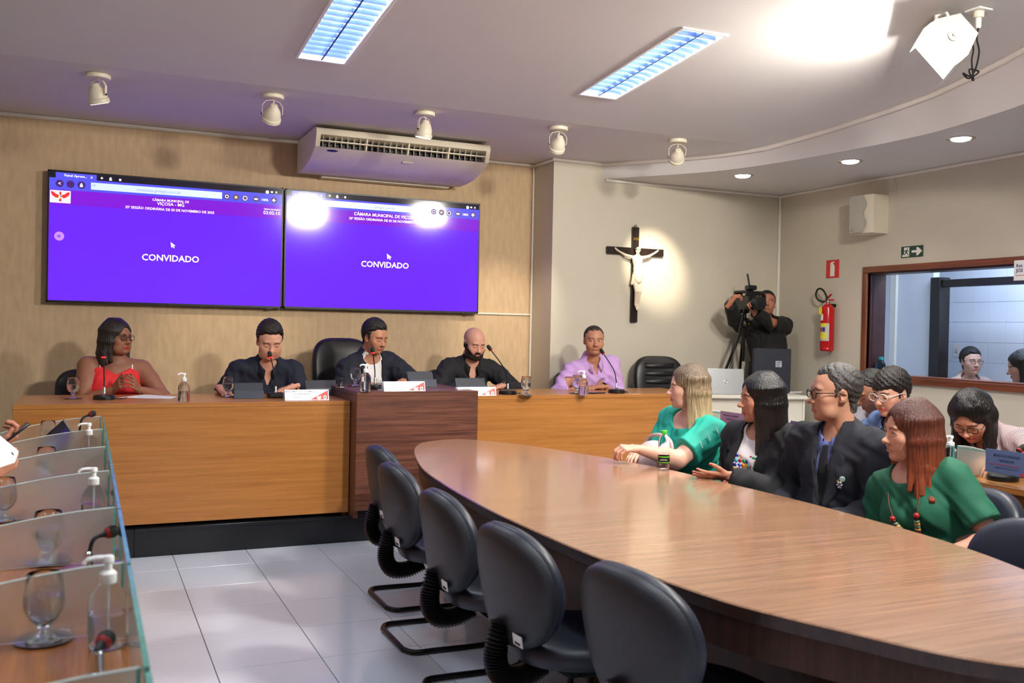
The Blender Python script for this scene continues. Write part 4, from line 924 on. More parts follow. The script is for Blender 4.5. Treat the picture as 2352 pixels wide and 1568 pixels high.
tg = MB().prism([(-0.02, -0.035), (0.02, -0.035), (0.02, 0.02), (0.008, 0.035), (-0.008, 0.035), (-0.02, 0.02)], 0, 0.001, Matrix.Translation((-er-0.006, 0.02, eh-0.055)) @ SM).build('tag', M_YEL, ext)
MB().tube([(-er-0.005, 0.02, eh-0.025), (-0.03, 0.02, eh+0.01), (-0.018, 0.01, eh+0.03)], 0.0012, 6).build('tag_string', M_SWHITE, ext)
MB().box((0.02, -0.015, eh-0.02), (0.085, 0.015, eh+0.01)).build('wall_hook', M_BLACKMETAL, ext)
# ================================================================== SMALL THINGS
M_CLEAR = glass('clear_glass', (250, 252, 255), 0.0, 1.45); M_WATER = glass('water', (245, 250, 255), 0.0, 1.2)
M_PET = glass('clear_plastic', (248, 249, 252), 0.02, 1.08); M_GEL = glass('sanitiser_gel', (240, 238, 246), 0.05, 1.16)
M_PUMP = plain('white_pump_plastic', (242, 242, 242), 0.35, var=0.01); M_SILVER = plain('silver_saucer', (150, 146, 152), 0.2, 0.9, var=0.05)
M_GRILLE2 = plain('microphone_foam', (14, 14, 16), 0.7, bump=0.4, bscale=1200); E_REDRING = emit('lit_red_ring', (230, 30, 30), 2.0); M_REDRING = plain('red_ring', (150, 24, 26), 0.35)
def goblet_meshes():
    t = thing('water_goblet', 'x', 'glass', group='water goblets')
    outer = [(0.0, 0.0), (0.033, 0.0), (0.034, 0.003), (0.02, 0.008), (0.009, 0.014), (0.0085, 0.022), (0.016, 0.032), (0.030, 0.046), (0.0385, 0.066), (0.0395, 0.085), (0.036, 0.11), (0.0325, 0.135)]
    inner = [(0.0305, 0.1355), (0.034, 0.11), (0.0375, 0.085), (0.0365, 0.067), (0.028, 0.048), (0.014, 0.035), (0.0, 0.031)]
    MB().lathe(outer+inner, 28, cap=False).build('bowl_and_foot', M_CLEAR, t, smooth=70)
    MB().lathe([(0.0, 0.0325), (0.0135, 0.0365), (0.0275, 0.0492), (0.036, 0.068), (0.0368, 0.088), (0.0, 0.0885)], 28, cap=False).build('water', M_WATER, t, smooth=50)
    return t
def saucer_mesh():
    o = MB().lathe([(0.0, 0.0), (0.05, 0.0), (0.055, 0.004), (0.056, 0.0055), (0.05, 0.004), (0.0, 0.003)], 32, cap=False).build('saucer', M_SILVER)
    return tag(o, 'x', 'saucer', 'saucers under the goblets')
gob0, sau0 = goblet_meshes(), saucer_mesh(); cnt = {'g': 0, 'b': 0}
def goblet(p, where, s=1.0):
    a = gob0 if cnt['g'] == 0 else copy_tree(gob0); b = sau0 if cnt['g'] == 0 else copy_tree(sau0); cnt['g'] += 1
    place(a, (p.x, p.y, p.z+0.0042), 0, 'clear stemmed glass of water '+where); place(b, (p.x, p.y, p.z), 0, 'silver saucer under the water glass '+where)
def gel_meshes():
    t = thing('sanitiser_bottle', 'x', 'bottle', group='sanitiser pump bottles')
    prof = [(0.0, 0.0), (0.033, 0.0), (0.0365, 0.005), (0.0365, 0.085), (0.035, 0.098), (0.030, 0.112), (0.021, 0.122), (0.014, 0.127), (0.013, 0.134)]
    MB().lathe(prof, 28, cap=False).build('bottle', M_PET, t, smooth=60)
    MB().lathe([(0.0, 0.002), (0.0325, 0.002), (0.0352, 0.006), (0.0352, 0.068), (0.0, 0.0682)], 28, cap=False).build('gel', M_GEL, t)
    MB().lathe([(0.0155, 0.128), (0.0165, 0.13), (0.0165, 0.148), (0.012, 0.152), (0.0075, 0.154), (0.0075, 0.168), (0.011, 0.170), (0.011, 0.180), (0.009, 0.183), (0.0, 0.184)], 20).build('pump_collar', M_PUMP, t)
    MB().tube(catmull([(0, 0, 0.178), (-0.02, 0, 0.180), (-0.038, 0, 0.178), (-0.046, 0, 0.170)], 5), [0.0055]*6+[0.005]*5+[0.0042]*5, 10).build('nozzle', M_PUMP, t)
    MB().cyl((0, 0, 0.01), (0, 0, 0.128), 0.003, n=10).build('dip_tube', M_PUMP, t)
    return t
gel0 = gel_meshes()
def gel(p, rz, where, s=1.0):
    o = gel0 if cnt['b'] == 0 else copy_tree(gel0); cnt['b'] += 1
    place(o, p, rz, 'clear pump bottle of hand sanitiser '+where)
    o.scale = (s, s, s)
def gooseneck_mic(base, head, where, round_base=True, lit=True, mid=None):
    t = thing('gooseneck_microphone', 'black gooseneck microphone '+where, 'microphone', base, group='gooseneck microphones on the dais')
    if round_base: MB().lathe([(0.0, 0.0), (0.066, 0.0), (0.068, 0.006), (0.066, 0.022), (0.058, 0.03), (0.0, 0.032)], 32, cap=False).build('base', M_BLACKPL, t)
    else: MB().bbox((-0.055, -0.06, 0), (0.055, 0.06, 0.036), 0.008).build('base', M_BLACKPL, t)
    h = head-base; d = (h-Vector((0, 0, 0.10))).normalized()
    MB().lathe([(0.010, 0.03), (0.011, 0.04), (0.0085, 0.045), (0.0085, 0.075), (0.006, 0.08)], 16).build('connector', M_CHROME, t)
    k = mid or Vector((h.x*0.25, h.y*0.25, h.z*0.6)); pts = catmull([(0, 0, 0.07), (h.x*0.06, h.y*0.06, h.z*0.35), k, h], 7)
    MB().tube(pts, 0.0042, 8).build('gooseneck', M_RUBBER, t)
    e = (pts[-1]-pts[-2]).normalized(); Mh = Matrix.Translation(h) @ e.to_track_quat('Z', 'Y').to_matrix().to_4x4()
    hd = MB().lathe([(0.006, -0.004), (0.0125, 0.004), (0.0145, 0.02), (0.0145, 0.036), (0.010, 0.046), (0.0, 0.049)], 18, Mh, cap=False).build('head', M_GRILLE2, t)
    MB().lathe([(0.0125, 0.0), (0.0145, 0.002), (0.0145, 0.008), (0.013, 0.010)], 18, Mh, cap=False).build('ring', E_REDRING if lit else M_REDRING, hd)
    MB().tube(catmull([(0.05, -0.03, 0.015), (0.08, -0.02, 0.006), (0.12, 0.03, 0.004), (0.14, 0.1, 0.004)], 6), 0.003, 6).build('cable', M_RUBBER, t)
    return t
def dais_mic(bu, bv, hu, hv, z, where, rb, lit=True, lean=0.0):
    b = at(bu, bv, Z=z); h = at(hu, hv, Y=b.y+lean); return gooseneck_mic(b, h, where, rb, lit)
dais_mic(239, 917, 238, 822, DESK_Z, 'in front of the woman in red', True)
dais_mic(633, 913, 622, 822, DESK_Z, 'in front of the man in the navy polo shirt', False)
dais_mic(861, 893, 857, 812, MID_Z, 'in front of the man in the navy blazer', True)
dais_mic(1166, 905, 1128, 804, DESK_ZR, 'in front of the bald bearded man', True, False)
dais_mic(1416, 902, 1386, 812, DESK_ZR, 'in front of the man in the lilac shirt', True, False)
goblet(at(168, 916, Z=DESK_Z), 'in front of the woman in red'); goblet(at(524, 911, Z=DESK_Z), 'by the hand of the man in navy polo')
goblet(at(816, 887, Z=MID_Z), 'on the walnut centre desk'); goblet(at(1208, 908, Z=DESK_ZR), 'right beside the sleeve of the bald man'); goblet(at(1325, 903, Z=DESK_ZR), 'beside the man in the lilac shirt')
gel(at(422, 921, Z=DESK_Z), R(30), 'on the dais, nearest the woman in red'); gel(at(839, 899, Z=MID_Z), R(20), 'on the walnut centre desk'); gel(at(1340, 907, Z=DESK_ZR), R(-15), 'in front of the man in the lilac shirt')
# name plates on the dais
M_PLATE = plain('brushed_silver_card', (214, 216, 226), 0.3, 0.25, var=0.02); M_PRED = plain('name_plate_red', (220, 50, 44), 0.4, var=0.02); M_INK = plain('dark_ink', (70, 66, 84), 0.6); M_BLUEINK = plain('teal_ink', (40, 120, 150), 0.6); M_PALEINK = plain('pale_ink', (140, 136, 160), 0.6)
def plate(p, w, h, lines, label, tilt=18, ink=None, M=None, parent_name='name_plate', back=True, pm=None, group='name plates on the dais'):
    t = thing(parent_name, label, 'name plate', p, group=group); ink = ink or M_INK
    Mb = M or (Matrix.Rotation(R(90-tilt), 4, 'X'))
    MB().box((-w/2, 0, -0.003), (w/2, h, 0.0), Mb).build('card', pm or M_PLATE, t)
    if back: MB().box((-w/2, 0, -0.003), (w/2, h*0.95, 0.0), Matrix.Translation((0, 0.075, 0)) @ Matrix.Rotation(R(90+tilt), 4, 'X')).build('rear_card', pm or M_PLATE, t)
    Z = 0.0004
    MB().prism([(w*0.08, 0.004), (w/2-0.004, 0.004), (w/2-0.004, h-0.004)], Z, Z+0.0004, Mb).build('red_corner', M_PRED, t)
    for ex, er, c in ((w*0.27, 0.017, M_SWHITE), (w*0.41, 0.015, M_SWHITE)):
        e0 = Mb @ Matrix.Translation((ex, h*0.22, Z+0.0005))
        if ex < w*0.3: MB().prism([(-er, er*0.9), (-er*0.3, er*0.4), (0, er*0.8), (er*0.3, er*0.4), (er, er*0.9), (er*0.8, -er*0.4), (er*0.2, -er*0.7), (0, -er), (-er*0.2, -er*0.7), (-er*0.8, -er*0.4)][::-1], 0, 0.0004, e0).build('eagle_emblem', c, t)
        else:
            sh = MB().prism([(-er*0.7, er*0.9), (-er*0.7, -er*0.3), (0, -er), (er*0.7, -er*0.3), (er*0.7, er*0.9)], 0, 0.0004, e0).build('shield_emblem', c, t); MB().prism([(-er*0.3, er*0.4), (-er*0.3, -er*0.3), (er*0.4, -er*0.2), (er*0.3, er*0.4)], 0.0005, 0.0008, e0).build('shield_charge', M_BLUEINK, sh)
    for body, yy, ww, xx in lines: text('lettering', body, ink, t, width=ww*w, M=Mb @ Matrix.Translation((xx*w, yy*h, Z+0.0003)), bold=0.006)
    MB().box((-w*0.44, h*0.375, Z), (w*0.06, h*0.39, Z+0.0004), Mb).build('rule', M_PRED, t)
    return t
def dais_plate(ul, vl, ur, vr, z, vt, lines, label):
    a, b = at(ul, vl, Z=z), at(ur, vr, Z=z); p = (a+b)/2; p.z = z; p.y = max(p.y, 6.17 if z == MID_Z else 6.33); w = abs(b.x-a.x); h = at((ul+ur)/2, vt, Y=p.y).z-z
    p.y += 0.0; return plate(p, w, h/math.cos(R(18)), lines, label)
dais_plate(657, 920, 753, 917, DESK_Z, 895, [('SERGIO MAROTA (DA FARMACIA)', 0.80, 0.70, -0.14), ('VICE-PRESIDENTE', 0.57, 0.38, -0.12), ('CÂMARA MUNICIPAL DE VIÇOSA', 0.26, 0.36, -0.14)], 'silver name plate with red corner before the man in the navy polo')
dais_plate(898, 902, 989, 900, MID_Z, 876, [('ROBSON SOUZA', 0.78, 0.38, -0.12), ('PRESIDENTE', 0.56, 0.30, -0.12), ('CÂMARA MUNICIPAL DE VIÇOSA', 0.26, 0.40, -0.14)], 'silver name plate with a red corner on the walnut centre desk')
dais_plate(1079, 914, 1163, 912, DESK_ZR, 889, [('CRISTIANO GONÇALVES', 0.80, 0.50, -0.12), ('1º SECRETÁRIO', 0.57, 0.36, -0.12), ('CÂMARA MUNICIPAL DE VIÇOSA', 0.26, 0.40, -0.14)], 'silver name plate with a red corner in front of the bald bearded man')
# tablets in folio covers, seen from behind
M_FOLIO = plain('dark_folio_cover', (30, 32, 44), 0.5, var=0.05, bump=0.05, bscale=500)
def tablet(u0, u1, vb, vt, z, label, rz=0.0, w=None):
    a, b = at(u0, vb, Z=z), at(u1, vb, Z=z); p = Vector(((a.x+b.x)/2, (a.y+b.y)/2, z)); w = abs(b.x-a.x); hz = at((u0+u1)/2, vt, Y=p.y+0.06).z-z; L = hz/math.cos(R(28))
    t = thing('tablet', label, 'tablet', p, rz, group='tablets standing on the dais')
    Mb = Matrix.Translation((0, 0.0, 0.004)) @ Matrix.Rotation(R(90-28), 4, 'X')
    MB().bbox((-w/2, 0, -0.012), (w/2, L, 0.0), 0.003, Matrix.Translation((0, 0.0, 0.006)) @ Matrix.Rotation(R(62), 4, 'X')).build('cover', M_FOLIO, t)
    MB().box((-w/2+0.008, 0.008, -0.0135), (w/2-0.008, L-0.008, -0.0121), Matrix.Translation((0, 0.0, 0.006)) @ Matrix.Rotation(R(62), 4, 'X')).build('display', E_BLACK, t)
    MB().bbox((-w/2, -0.02, 0.0), (w/2, 0.16, 0.004), 0.0015).build('cover_flap', M_FOLIO, t)
    MB().box((-w/2, -0.002, 0), (w/2, L*0.45, 0.003), Matrix.Translation((0, -0.02, 0.003)) @ Matrix.Rotation(R(80), 4, 'X')).build('stand_flap', plain('slate_folio_flap', (52, 58, 76), 0.5), t)
    return t
tablet(537, 606, 915, 880, DESK_Z, 'dark tablet in a folio cover beside the bracelet hand of the polo shirt man', R(-4))
tablet(702, 778, 908, 874, DESK_Z, 'dark tablet in a folio cover with a white charging cable', R(4))
tablet(938, 1003, 889, 854, MID_Z, 'large dark tablet in a folio cover on the walnut centre desk', R(8))
tablet(1048, 1120, 903, 869, DESK_ZR, 'dark tablet in a folio cover in front of the bald bearded man', R(-2))
c = [at(725, 876, Y=7.0), at(752, 874, Y=6.95), at(768, 884, Y=6.88), at(776, 900, Y=6.84), at(783, 912, Z=DESK_Z+0.004)]
tag(MB().tube(catmull(c, 8), 0.003, 8).build('charging_cable', M_PUMP), 'thin white charging cable hanging over a dark tablet', 'cable')
def sheet(name, label, pts, z, n=1):
    t = thing(name, label, 'paper', (sum(p.x for p in pts)/4, sum(p.y for p in pts)/4, z))
    for k in range(n):
        q = [(p.x+0.006*k, p.y-0.004*k) for p in pts]
        if sum(a[0]*b[1]-b[0]*a[1] for a, b in zip(q, q[1:]+q[:1])) < 0: q = q[::-1]
        o = MB().prism(q, z+0.0008*k, z+0.0008*k+0.0006).build('page', M_PAPER, t, True)
    return t
sheet('paper_sheets', 'white paper sheets lying in front of the woman in red', [at(270, 913, Z=DESK_Z), at(390, 916, Z=DESK_Z), at(405, 911, Z=DESK_Z), at(330, 906, Z=DESK_Z)], DESK_Z, 2)
sheet('paper_sheets', 'white paper sheet lying beside the sanitiser on the walnut centre desk', [at(853, 892, Z=MID_Z), at(890, 899, Z=MID_Z), at(893, 891, Z=MID_Z), at(862, 886, Z=MID_Z)], MID_Z)
bl = at(783, 890, Z=MID_Z); t = thing('table_bell', 'small dark metal table bell on the walnut centre desk', 'bell', bl)
MB().lathe([(0.0, 0.0), (0.032, 0.0), (0.033, 0.006), (0.028, 0.01), (0.022, 0.03), (0.012, 0.042), (0.006, 0.046), (0.006, 0.055), (0.009, 0.06), (0.006, 0.068), (0.0, 0.07)], 24, cap=False).build('bell_body', plain('dark_bronze', (60, 56, 58), 0.25, 0.8), t)
MB().lathe([(0.0325, 0.001), (0.0345, 0.004), (0.0325, 0.008)], 24, cap=False).build('rim', M_CHROME, t)
ph = at(1369, 903, Z=DESK_ZR); t = thing('mobile_phone', 'black mobile phone lying on the dais by the man in the lilac shirt', 'phone', ph, R(15))
MB().bbox((-0.075, -0.036, 0), (0.075, 0.036, 0.009), 0.004).build('body', M_BLACKPL, t); MB().box((-0.07, -0.032, 0.009), (0.07, 0.032, 0.0094)).build('display', E_BLACK, t)

# plastic water bottle on the conference table
p = at(1524, 1078, Z=TZ); t = thing('water_bottle', 'clear plastic water bottle with a green cap and black label on the conference table', 'bottle', p)
MB().lathe([(0.0, 0.003), (0.022, 0.0), (0.029, 0.004), (0.0305, 0.012), (0.0295, 0.02), (0.0305, 0.03), (0.0305, 0.075), (0.0295, 0.08), (0.0305, 0.09), (0.0305, 0.145), (0.028, 0.162), (0.018, 0.178), (0.0125, 0.184), (0.0125, 0.19)], 28, cap=False).build('bottle', M_PET, t, smooth=60)
MB().lathe([(0.0, 0.004), (0.028, 0.006), (0.029, 0.03), (0.029, 0.062), (0.0, 0.0625)], 28, cap=False).build('water', M_WATER, t)
MB().lathe([(0.0145, 0.186), (0.015, 0.188), (0.015, 0.202), (0.013, 0.2045), (0.0, 0.205)], 20).build('cap', plain('green_cap', (90, 200, 60), 0.4), t)
lb = MB().lathe([(0.0309, 0.034), (0.031, 0.035), (0.031, 0.072), (0.0309, 0.073)], 28, cap=False).build('label', plain('bottle_label_black', (20, 22, 20), 0.4), t)
MBg = plain('label_green', (120, 200, 50), 0.4)
for k, (z0_, z1_) in enumerate(((0.066, 0.072), (0.038, 0.042))): MB().lathe([(0.0313, z0_), (0.0313, z1_)], 28, cap=False).build('label_band', MBg, lb)
d = Vector((-p.x, -p.y, 0)).normalized(); Mt = Matrix.Translation(d*0.0315+Vector((0, 0, 0.054))) @ Matrix.Rotation(math.atan2(d.y, d.x)+math.pi/2, 4, 'Z') @ Matrix.Rotation(R(90), 4, 'X')
text('lettering', 'LINDOIA', M_SWHITE, lb, width=0.036, M=Mt, bold=0.01)

# ------------------------------------------------------------------ left bench
lb_goblets = [((100, 1472), 'beside the large sanitiser bottle on the aisle bench'), ((110, 1292), 'one seat beyond the large sanitiser bottle'), ((8, 1196), 'on the aisle bench by the arm holding paper'), ((106, 1106), 'on the aisle bench below the propped phone'), ((112, 1022), 'behind the propped phone')]
for (q, w) in lb_goblets:
    gp = at(*q, Z=BZ); gp.y = min(gp.y, 5.36); goblet(gp, w)
for (u, v, rz, w) in ((246, 1484, R(8), 'at the near end of the aisle bench'), (214, 1204, R(12), 'in the middle of the aisle bench'), (203, 1062, R(12), 'on the aisle bench nearest the dais')): gel(at(u, v, Z=BZ), rz, w)
def bench_mic(bu, bv, hu, hv, where, dy=-0.05):
    b = at(bu, bv, Z=BZ); b.y = min(b.y-0.05, 5.38); h = at(hu, hv, Y=b.y+0.02)
    t = thing('bench_microphone', 'bent black bench microphone with a red ring '+where, 'microphone', b, group='bent microphones on the aisle bench')
    MB().lathe([(0.0, 0.0), (0.018, 0.0), (0.018, 0.012), (0.011, 0.016), (0.010, 0.05), (0.006, 0.055)], 18, cap=False).build('socket', M_CHROME, t)
    hh = h-b; pts = catmull([(0, 0, 0.04), (0.002, 0, hh.z*0.55), (hh.x*0.25, hh.y*0.2, hh.z*0.88), hh], 8)
    MB().tube(pts, 0.0055, 10).build('gooseneck', M_RUBBER, t)
    e = (pts[-1]-pts[-3]).normalized(); Mh = Matrix.Translation(hh) @ e.to_track_quat('Z', 'Y').to_matrix().to_4x4()
    hd = MB().sphere((0, 0, 0.006), 0.0165, 20, 12, (1, 1, 1.15), Mh).build('head', M_GRILLE2, t)
    MB().lathe([(0.0108, -0.0120), (0.0138, -0.0088), (0.0163, -0.0035)], 20, Mh, cap=False).build('ring', M_REDRING, hd); MB().lathe([(0.005, -0.030), (0.0075, -0.018), (0.0108, -0.0119)], 18, Mh, cap=False).build('neck_cup', M_RUBBER, t)
bm = [(222, 1540, 240, 1472, 'beside the large sanitiser bottle', 0.06), (203, 1303, 252, 1222, 'one seat beyond the large sanitiser bottle', 0.08), (196, 1170, 235, 1134, 'beside the middle sanitiser bottle', 0.08), (188, 1078, 212, 1059, 'one seat beyond the middle sanitiser bottle', 0.08), (189, 1030, 217, 1021, 'beside the sanitiser bottle nearest the dais', 0.06), (184, 985, 210, 951, 'at the dais end of the bench', 0.06)]
for a_ in bm: bench_mic(*a_)
# propped phone with a purple picture and a folded tablet
p = at(128, 1052, Z=BZ); t = thing('mobile_phone', 'large phone with a purple picture propped on the aisle bench', 'phone', p, R(-38))
Mp = Matrix.Translation((0, 0, 0.07)) @ Matrix.Rotation(R(62), 4, 'X') @ Matrix.Rotation(R(-42), 4, 'Z')
MB().bbox((-0.04, -0.08, -0.009), (0.04, 0.08, 0), 0.004, Mp).build('body', M_BLACKPL, t); MB().box((-0.036, -0.074, 0.0), (0.036, 0.074, 0.0005), Mp).build('display', emit('phone_purple_picture', (52, 24, 110), 0.7, True), t); MB().box((-0.03, -0.05, 0.0006), (0.02, -0.01, 0.001), Mp).build('picture_block', emit('phone_grey_picture', (90, 96, 104), 0.6), t)
MB().box((-0.03, 0.03, 0), (0.03, 0.06, 0.05)).build('stand', M_BLACKPL, t)
p = at(130, 1010, Z=BZ); p.y = 5.30; t = thing('tablet', 'slim grey tablet leaning behind the divider glass nearest the dais', 'tablet', p, R(-40))
Mp = Matrix.Translation((0, 0, 0.065)) @ Matrix.Rotation(R(65), 4, 'X') @ Matrix.Rotation(R(-40), 4, 'Z')
MB().bbox((-0.05, -0.085, -0.012), (0.05, 0.085, 0), 0.005, Mp).build('body', plain('grey_metal', (120, 118, 120), 0.4, 0.5), t); MB().box((-0.045, -0.08, 0.0), (0.045, 0.08, 0.0005), Mp).build('display', E_BLACK, t)
MB().box((-0.03, 0.03, 0), (0.03, 0.06, 0.05)).build('stand', M_BLACKPL, t)

# ------------------------------------------------------------------ right bench: name plates on the glass
SMR = Matrix(((0, 0, -1, 0), (-1, 0, 0, 0), (0, 1, 0, 0), (0, 0, 0, 1)))
M_PINKP = plain('mauve_card', (168, 124, 150), 0.45, var=0.03); M_SLATEP = plain('slate_blue_card', (92, 104, 140), 0.45, var=0.03); M_PLUM = plain('plum_card', (112, 76, 118), 0.45, var=0.03)
for (u, v, lines, pm, w, lab) in ((1654, 976, [('WALLACE CALDERON', 0.78, 0.5, -0.14), ('VEREADOR', 0.56, 0.3, -0.14), ('CÂMARA MUNICIPAL DE VIÇOSA', 0.26, 0.44, -0.14)], M_PINKP, 0.30, 'mauve name plate on the bench glass beside the blonde woman'),
                          (1815, 1004, [('ROGÉRIO TISTU', 0.78, 0.5, -0.14), ('VEREADOR', 0.56, 0.3, -0.14), ('CÂMARA MUNICIPAL DE VIÇOSA', 0.26, 0.44, -0.14)], M_PLUM, 0.30, 'plum name plate on the bench glass behind the man in the dark suit'),
                          (2263, 1075, [('MARCÃO PARAISO', 0.78, 0.44, -0.14), ('VEREADOR', 0.56, 0.26, -0.14), ('CÂMARA MUNICIPAL DE VIÇOSA', 0.26, 0.40, -0.14)], M_SLATEP, 0.30, 'slate blue name plate on the bench glass by the striped shirt')):
    q = at(u, v, X=BX_R-0.008); plate(Vector((q.x, q.y-w/2, BZ+0.055)), w, 0.105, lines, lab, M=SMR, back=False, pm=pm, ink=plain('navy_ink', (34, 34, 66), 0.6), group='name plates on the bench glass')
gel(at(2183, 1070, X=BX_R+0.10)*1.0 if False else Vector((BX_R+0.10, at(2183, 1070, X=BX_R+0.10).y, BZ)), R(10), 'on the bench beside the woman in the striped shirt')
for q in ((1700, 990), (2300, 1105)):
    y = at(*q, X=BX_R+0.15).y; gooseneck_mic(Vector((BX_R+0.16, y, BZ)), Vector((BX_R+0.26, y, BZ+0.13)), 'behind the bench glass '+('near the white desk' if q[0] < 2000 else 'in front of the woman in the striped shirt'), True, False)

# ------------------------------------------------------------------ white corner desk, laptop, monitor, tripod and camera
M_LAM = plain('white_laminate', (228, 222, 206), 0.45, var=0.01)
WZ = 0.93
dl, drr = at(1640, 908, Z=WZ), at(1865, 911, Z=WZ); rz = math.atan2(drr.y-dl.y, drr.x-dl.x)
wd = thing('corner_desk', 'white laminate corner desk holding the laptop and monitor', 'desk', dl, rz); L = (drr-dl).length+0.1
MB().bbox((-0.05, 0, -0.025), (L-0.1, 0.42, 0.0), 0.003).build('desk_top', M_LAM, wd); MB().bbox((-0.03, 0.05, PLAT_Z-WZ), (-0.01, 0.38, -0.026), 0.002).build('side_panel', M_LAM, wd)
MB().bbox((L-0.16, 0.05, PLAT_Z-WZ), (L-0.14, 0.38, -0.026), 0.002).build('side_panel', M_LAM, wd); MB().bbox((-0.01, 0.06, -0.5), (L-0.16, 0.075, -0.026), 0.002).build('modesty_panel', M_LAM, wd)
lp = Matrix.Translation(dl) @ Matrix.Rotation(rz, 4, 'Z')
def on_desk(x, y): return lp @ Vector((x, y, 0))
M_ALU = plain('laptop_silver', (186, 188, 192), 0.32, 0.7, var=0.02)
lap = thing('laptop', 'open silver laptop seen from behind on the white corner desk', 'laptop', on_desk(0.15, 0.12), rz)
Mb = Matrix.Translation((0, 0, 0.006)) @ Matrix.Rotation(R(80), 4, 'X')
MB().bbox((-0.165, 0, -0.007), (0.165, 0.225, 0.0), 0.002, Mb).build('lid', M_ALU, lap); MB().lathe([(0.011, 0.0001), (0.013, 0.0006), (0.015, 0.0001)], 24, Mb @ Matrix.Translation((0, 0.11, 0)), cap=False).build('lid_mark', M_CHROME, lap)
MB().box((-0.155, 0.008, -0.0078), (0.155, 0.217, -0.0071), Mb).build('display', emit('laptop_display', (120, 120, 170), 0.5), lap); MB().bbox((-0.165, 0.0, 0.0), (0.165, 0.225, 0.012), 0.002).build('keyboard_base', M_ALU, lap)
mo = on_desk(0.60, 0.22); mn = thing('monitor', 'black monitor seen from behind with a white square label', 'monitor', mo, rz+R(-4))
mh0, mh1 = at(1750, 880, Y=mo.y).z-WZ-0.02, at(1750, 800, Y=mo.y).z-WZ
MB().bbox((-0.17, 0, mh0-0.06), (0.17, 0.035, mh1), 0.006).build('casing', plain('navy_black_monitor', (28, 32, 44), 0.45), mn); MB().box((-0.16, 0.0352, mh0-0.05), (0.16, 0.036, mh1-0.01)).build('display', E_BLACK, mn)
MB().bbox((-0.03, -0.03, 0.0), (0.03, 0.0, mh0+0.08), 0.004).build('stand', M_BLACKPL, mn); MB().bbox((-0.11, -0.1, 0.0), (0.11, 0.08, 0.01), 0.003).build('foot', M_BLACKPL, mn)
lbx = MB().box((0.03, -0.0006, (mh0+mh1)/2-0.0), (0.085, -0.0001, (mh0+mh1)/2+0.055)).build('square_label', plain('grey_label', (180, 184, 190), 0.5), mn)
for k in range(3): MB().box((0.036, -0.001, (mh0+mh1)/2+0.008+k*0.016), (0.036+0.03+0.008*((k*7) % 3), -0.0006, (mh0+mh1)/2+0.014+k*0.016)).build('label_print', M_INK, lbx)
sheet('paper_sheets', 'crumpled white paper on the end of the white corner desk', [at(1815, 903, Z=WZ), at(1840, 902, Z=WZ), at(1845, 898, Z=WZ), at(1812, 899, Z=WZ)], WZ)
CY_ = 7.22
apex = at(1709, 744, Y=CY_); tri = thing('camera_tripod', 'black camera tripod standing behind the white corner desk', 'tripod', (apex.x, apex.y, PLAT_Z))
foot1 = at(1667, 848, Y=CY_); d1 = (foot1-apex); k = (PLAT_Z-apex.z)/d1.z
feet = [apex+d1*k, Vector((apex.x+0.34, CY_-0.1, PLAT_Z)), Vector((apex.x+0.1, CY_+0.28, PLAT_Z))]
for f in feet:
    m = apex.lerp(f, 0.52); leg = MB().tube([apex, m], 0.014, 10).build('leg', M_BLACKMETAL, tri, True); MB().tube([m, f], 0.009, 10).build('lower_leg', M_BLACKMETAL, leg, True); MB().lathe([(0.018, -0.02), (0.018, 0.02)], 12, Matrix.Translation(m)).build('leg_lock', M_BLACKPL, leg, True); MB().lathe([(0.014, 0.0), (0.016, 0.03)], 12, Matrix.Translation(f)).build('rubber_foot', M_RUBBER, leg, True)
MB().lathe([(0.03, -0.04), (0.045, -0.02), (0.045, 0.02), (0.03, 0.05), (0.02, 0.06), (0.02, 0.10), (0.045, 0.105), (0.045, 0.125)], 20, Matrix.Translation(apex)).build('head', M_BLACKMETAL, tri, True)
for s in (-1, 1): MB().cyl(apex+Vector((s*0.02-0.01, -0.05, -0.0)), apex+Vector((s*0.02-0.01, -0.06, -0.0)), 0.008, n=12).build('brass_knob', plain('brass', (170, 140, 70), 0.3, 0.9), tri, True)
MB().tube([apex+Vector((0, 0, -0.02)), apex+Vector((0, 0, -0.35))], 0.014, 10).build('centre_column', M_BLACKMETAL, tri, True)
# broadcast camera: lens faces the dais/table (towards the viewer's left)
cbz = apex.z+0.125; vc = thing('video_camera', 'black broadcast video camera with a raised viewfinder on the tripod', 'camera', (apex.x, apex.y, cbz), R(-8))
MB().bbox((-0.05, -0.16, 0.0), (0.05, 0.18, 0.14), 0.008).build('body', M_BLACKPL, vc)
MB().lathe([(0.045, 0.0), (0.052, 0.02), (0.052, 0.07), (0.062, 0.075), (0.062, 0.12), (0.055, 0.122)], 28, Matrix.Translation((0, -0.16, 0.065)) @ Matrix.Rotation(R(90), 4, 'X')).build('lens', M_BLACKPL, vc)
MB().lathe([(0.048, 0.118), (0.0, 0.112)], 24, Matrix.Translation((0, -0.16, 0.065)) @ Matrix.Rotation(R(90), 4, 'X'), cap=False).build('front_glass', plain('dark_lens_glass', (12, 12, 20), 0.05), vc)
MB().bbox((-0.055, -0.27, 0.01), (0.055, -0.245, 0.12), 0.006).build('matte_hood', M_BLACKPL, vc)
MB().bbox((-0.05, -0.12, 0.165), (0.03, 0.12, 0.19), 0.006).bbox((-0.05, -0.12, 0.14), (0.03, -0.09, 0.17), 0.003).bbox((-0.05, 0.09, 0.14), (0.03, 0.12, 0.17), 0.003).build('carry_handle', M_BLACKPL, vc)
MB().tube(catmull([(0.03, -0.06, 0.16), (0.10, -0.06, 0.165), (0.16, -0.05, 0.16), (0.185, -0.03, 0.12), (0.175, 0.0, 0.05)], 5), 0.021, 12).build('viewfinder', M_BLACKPL, vc)
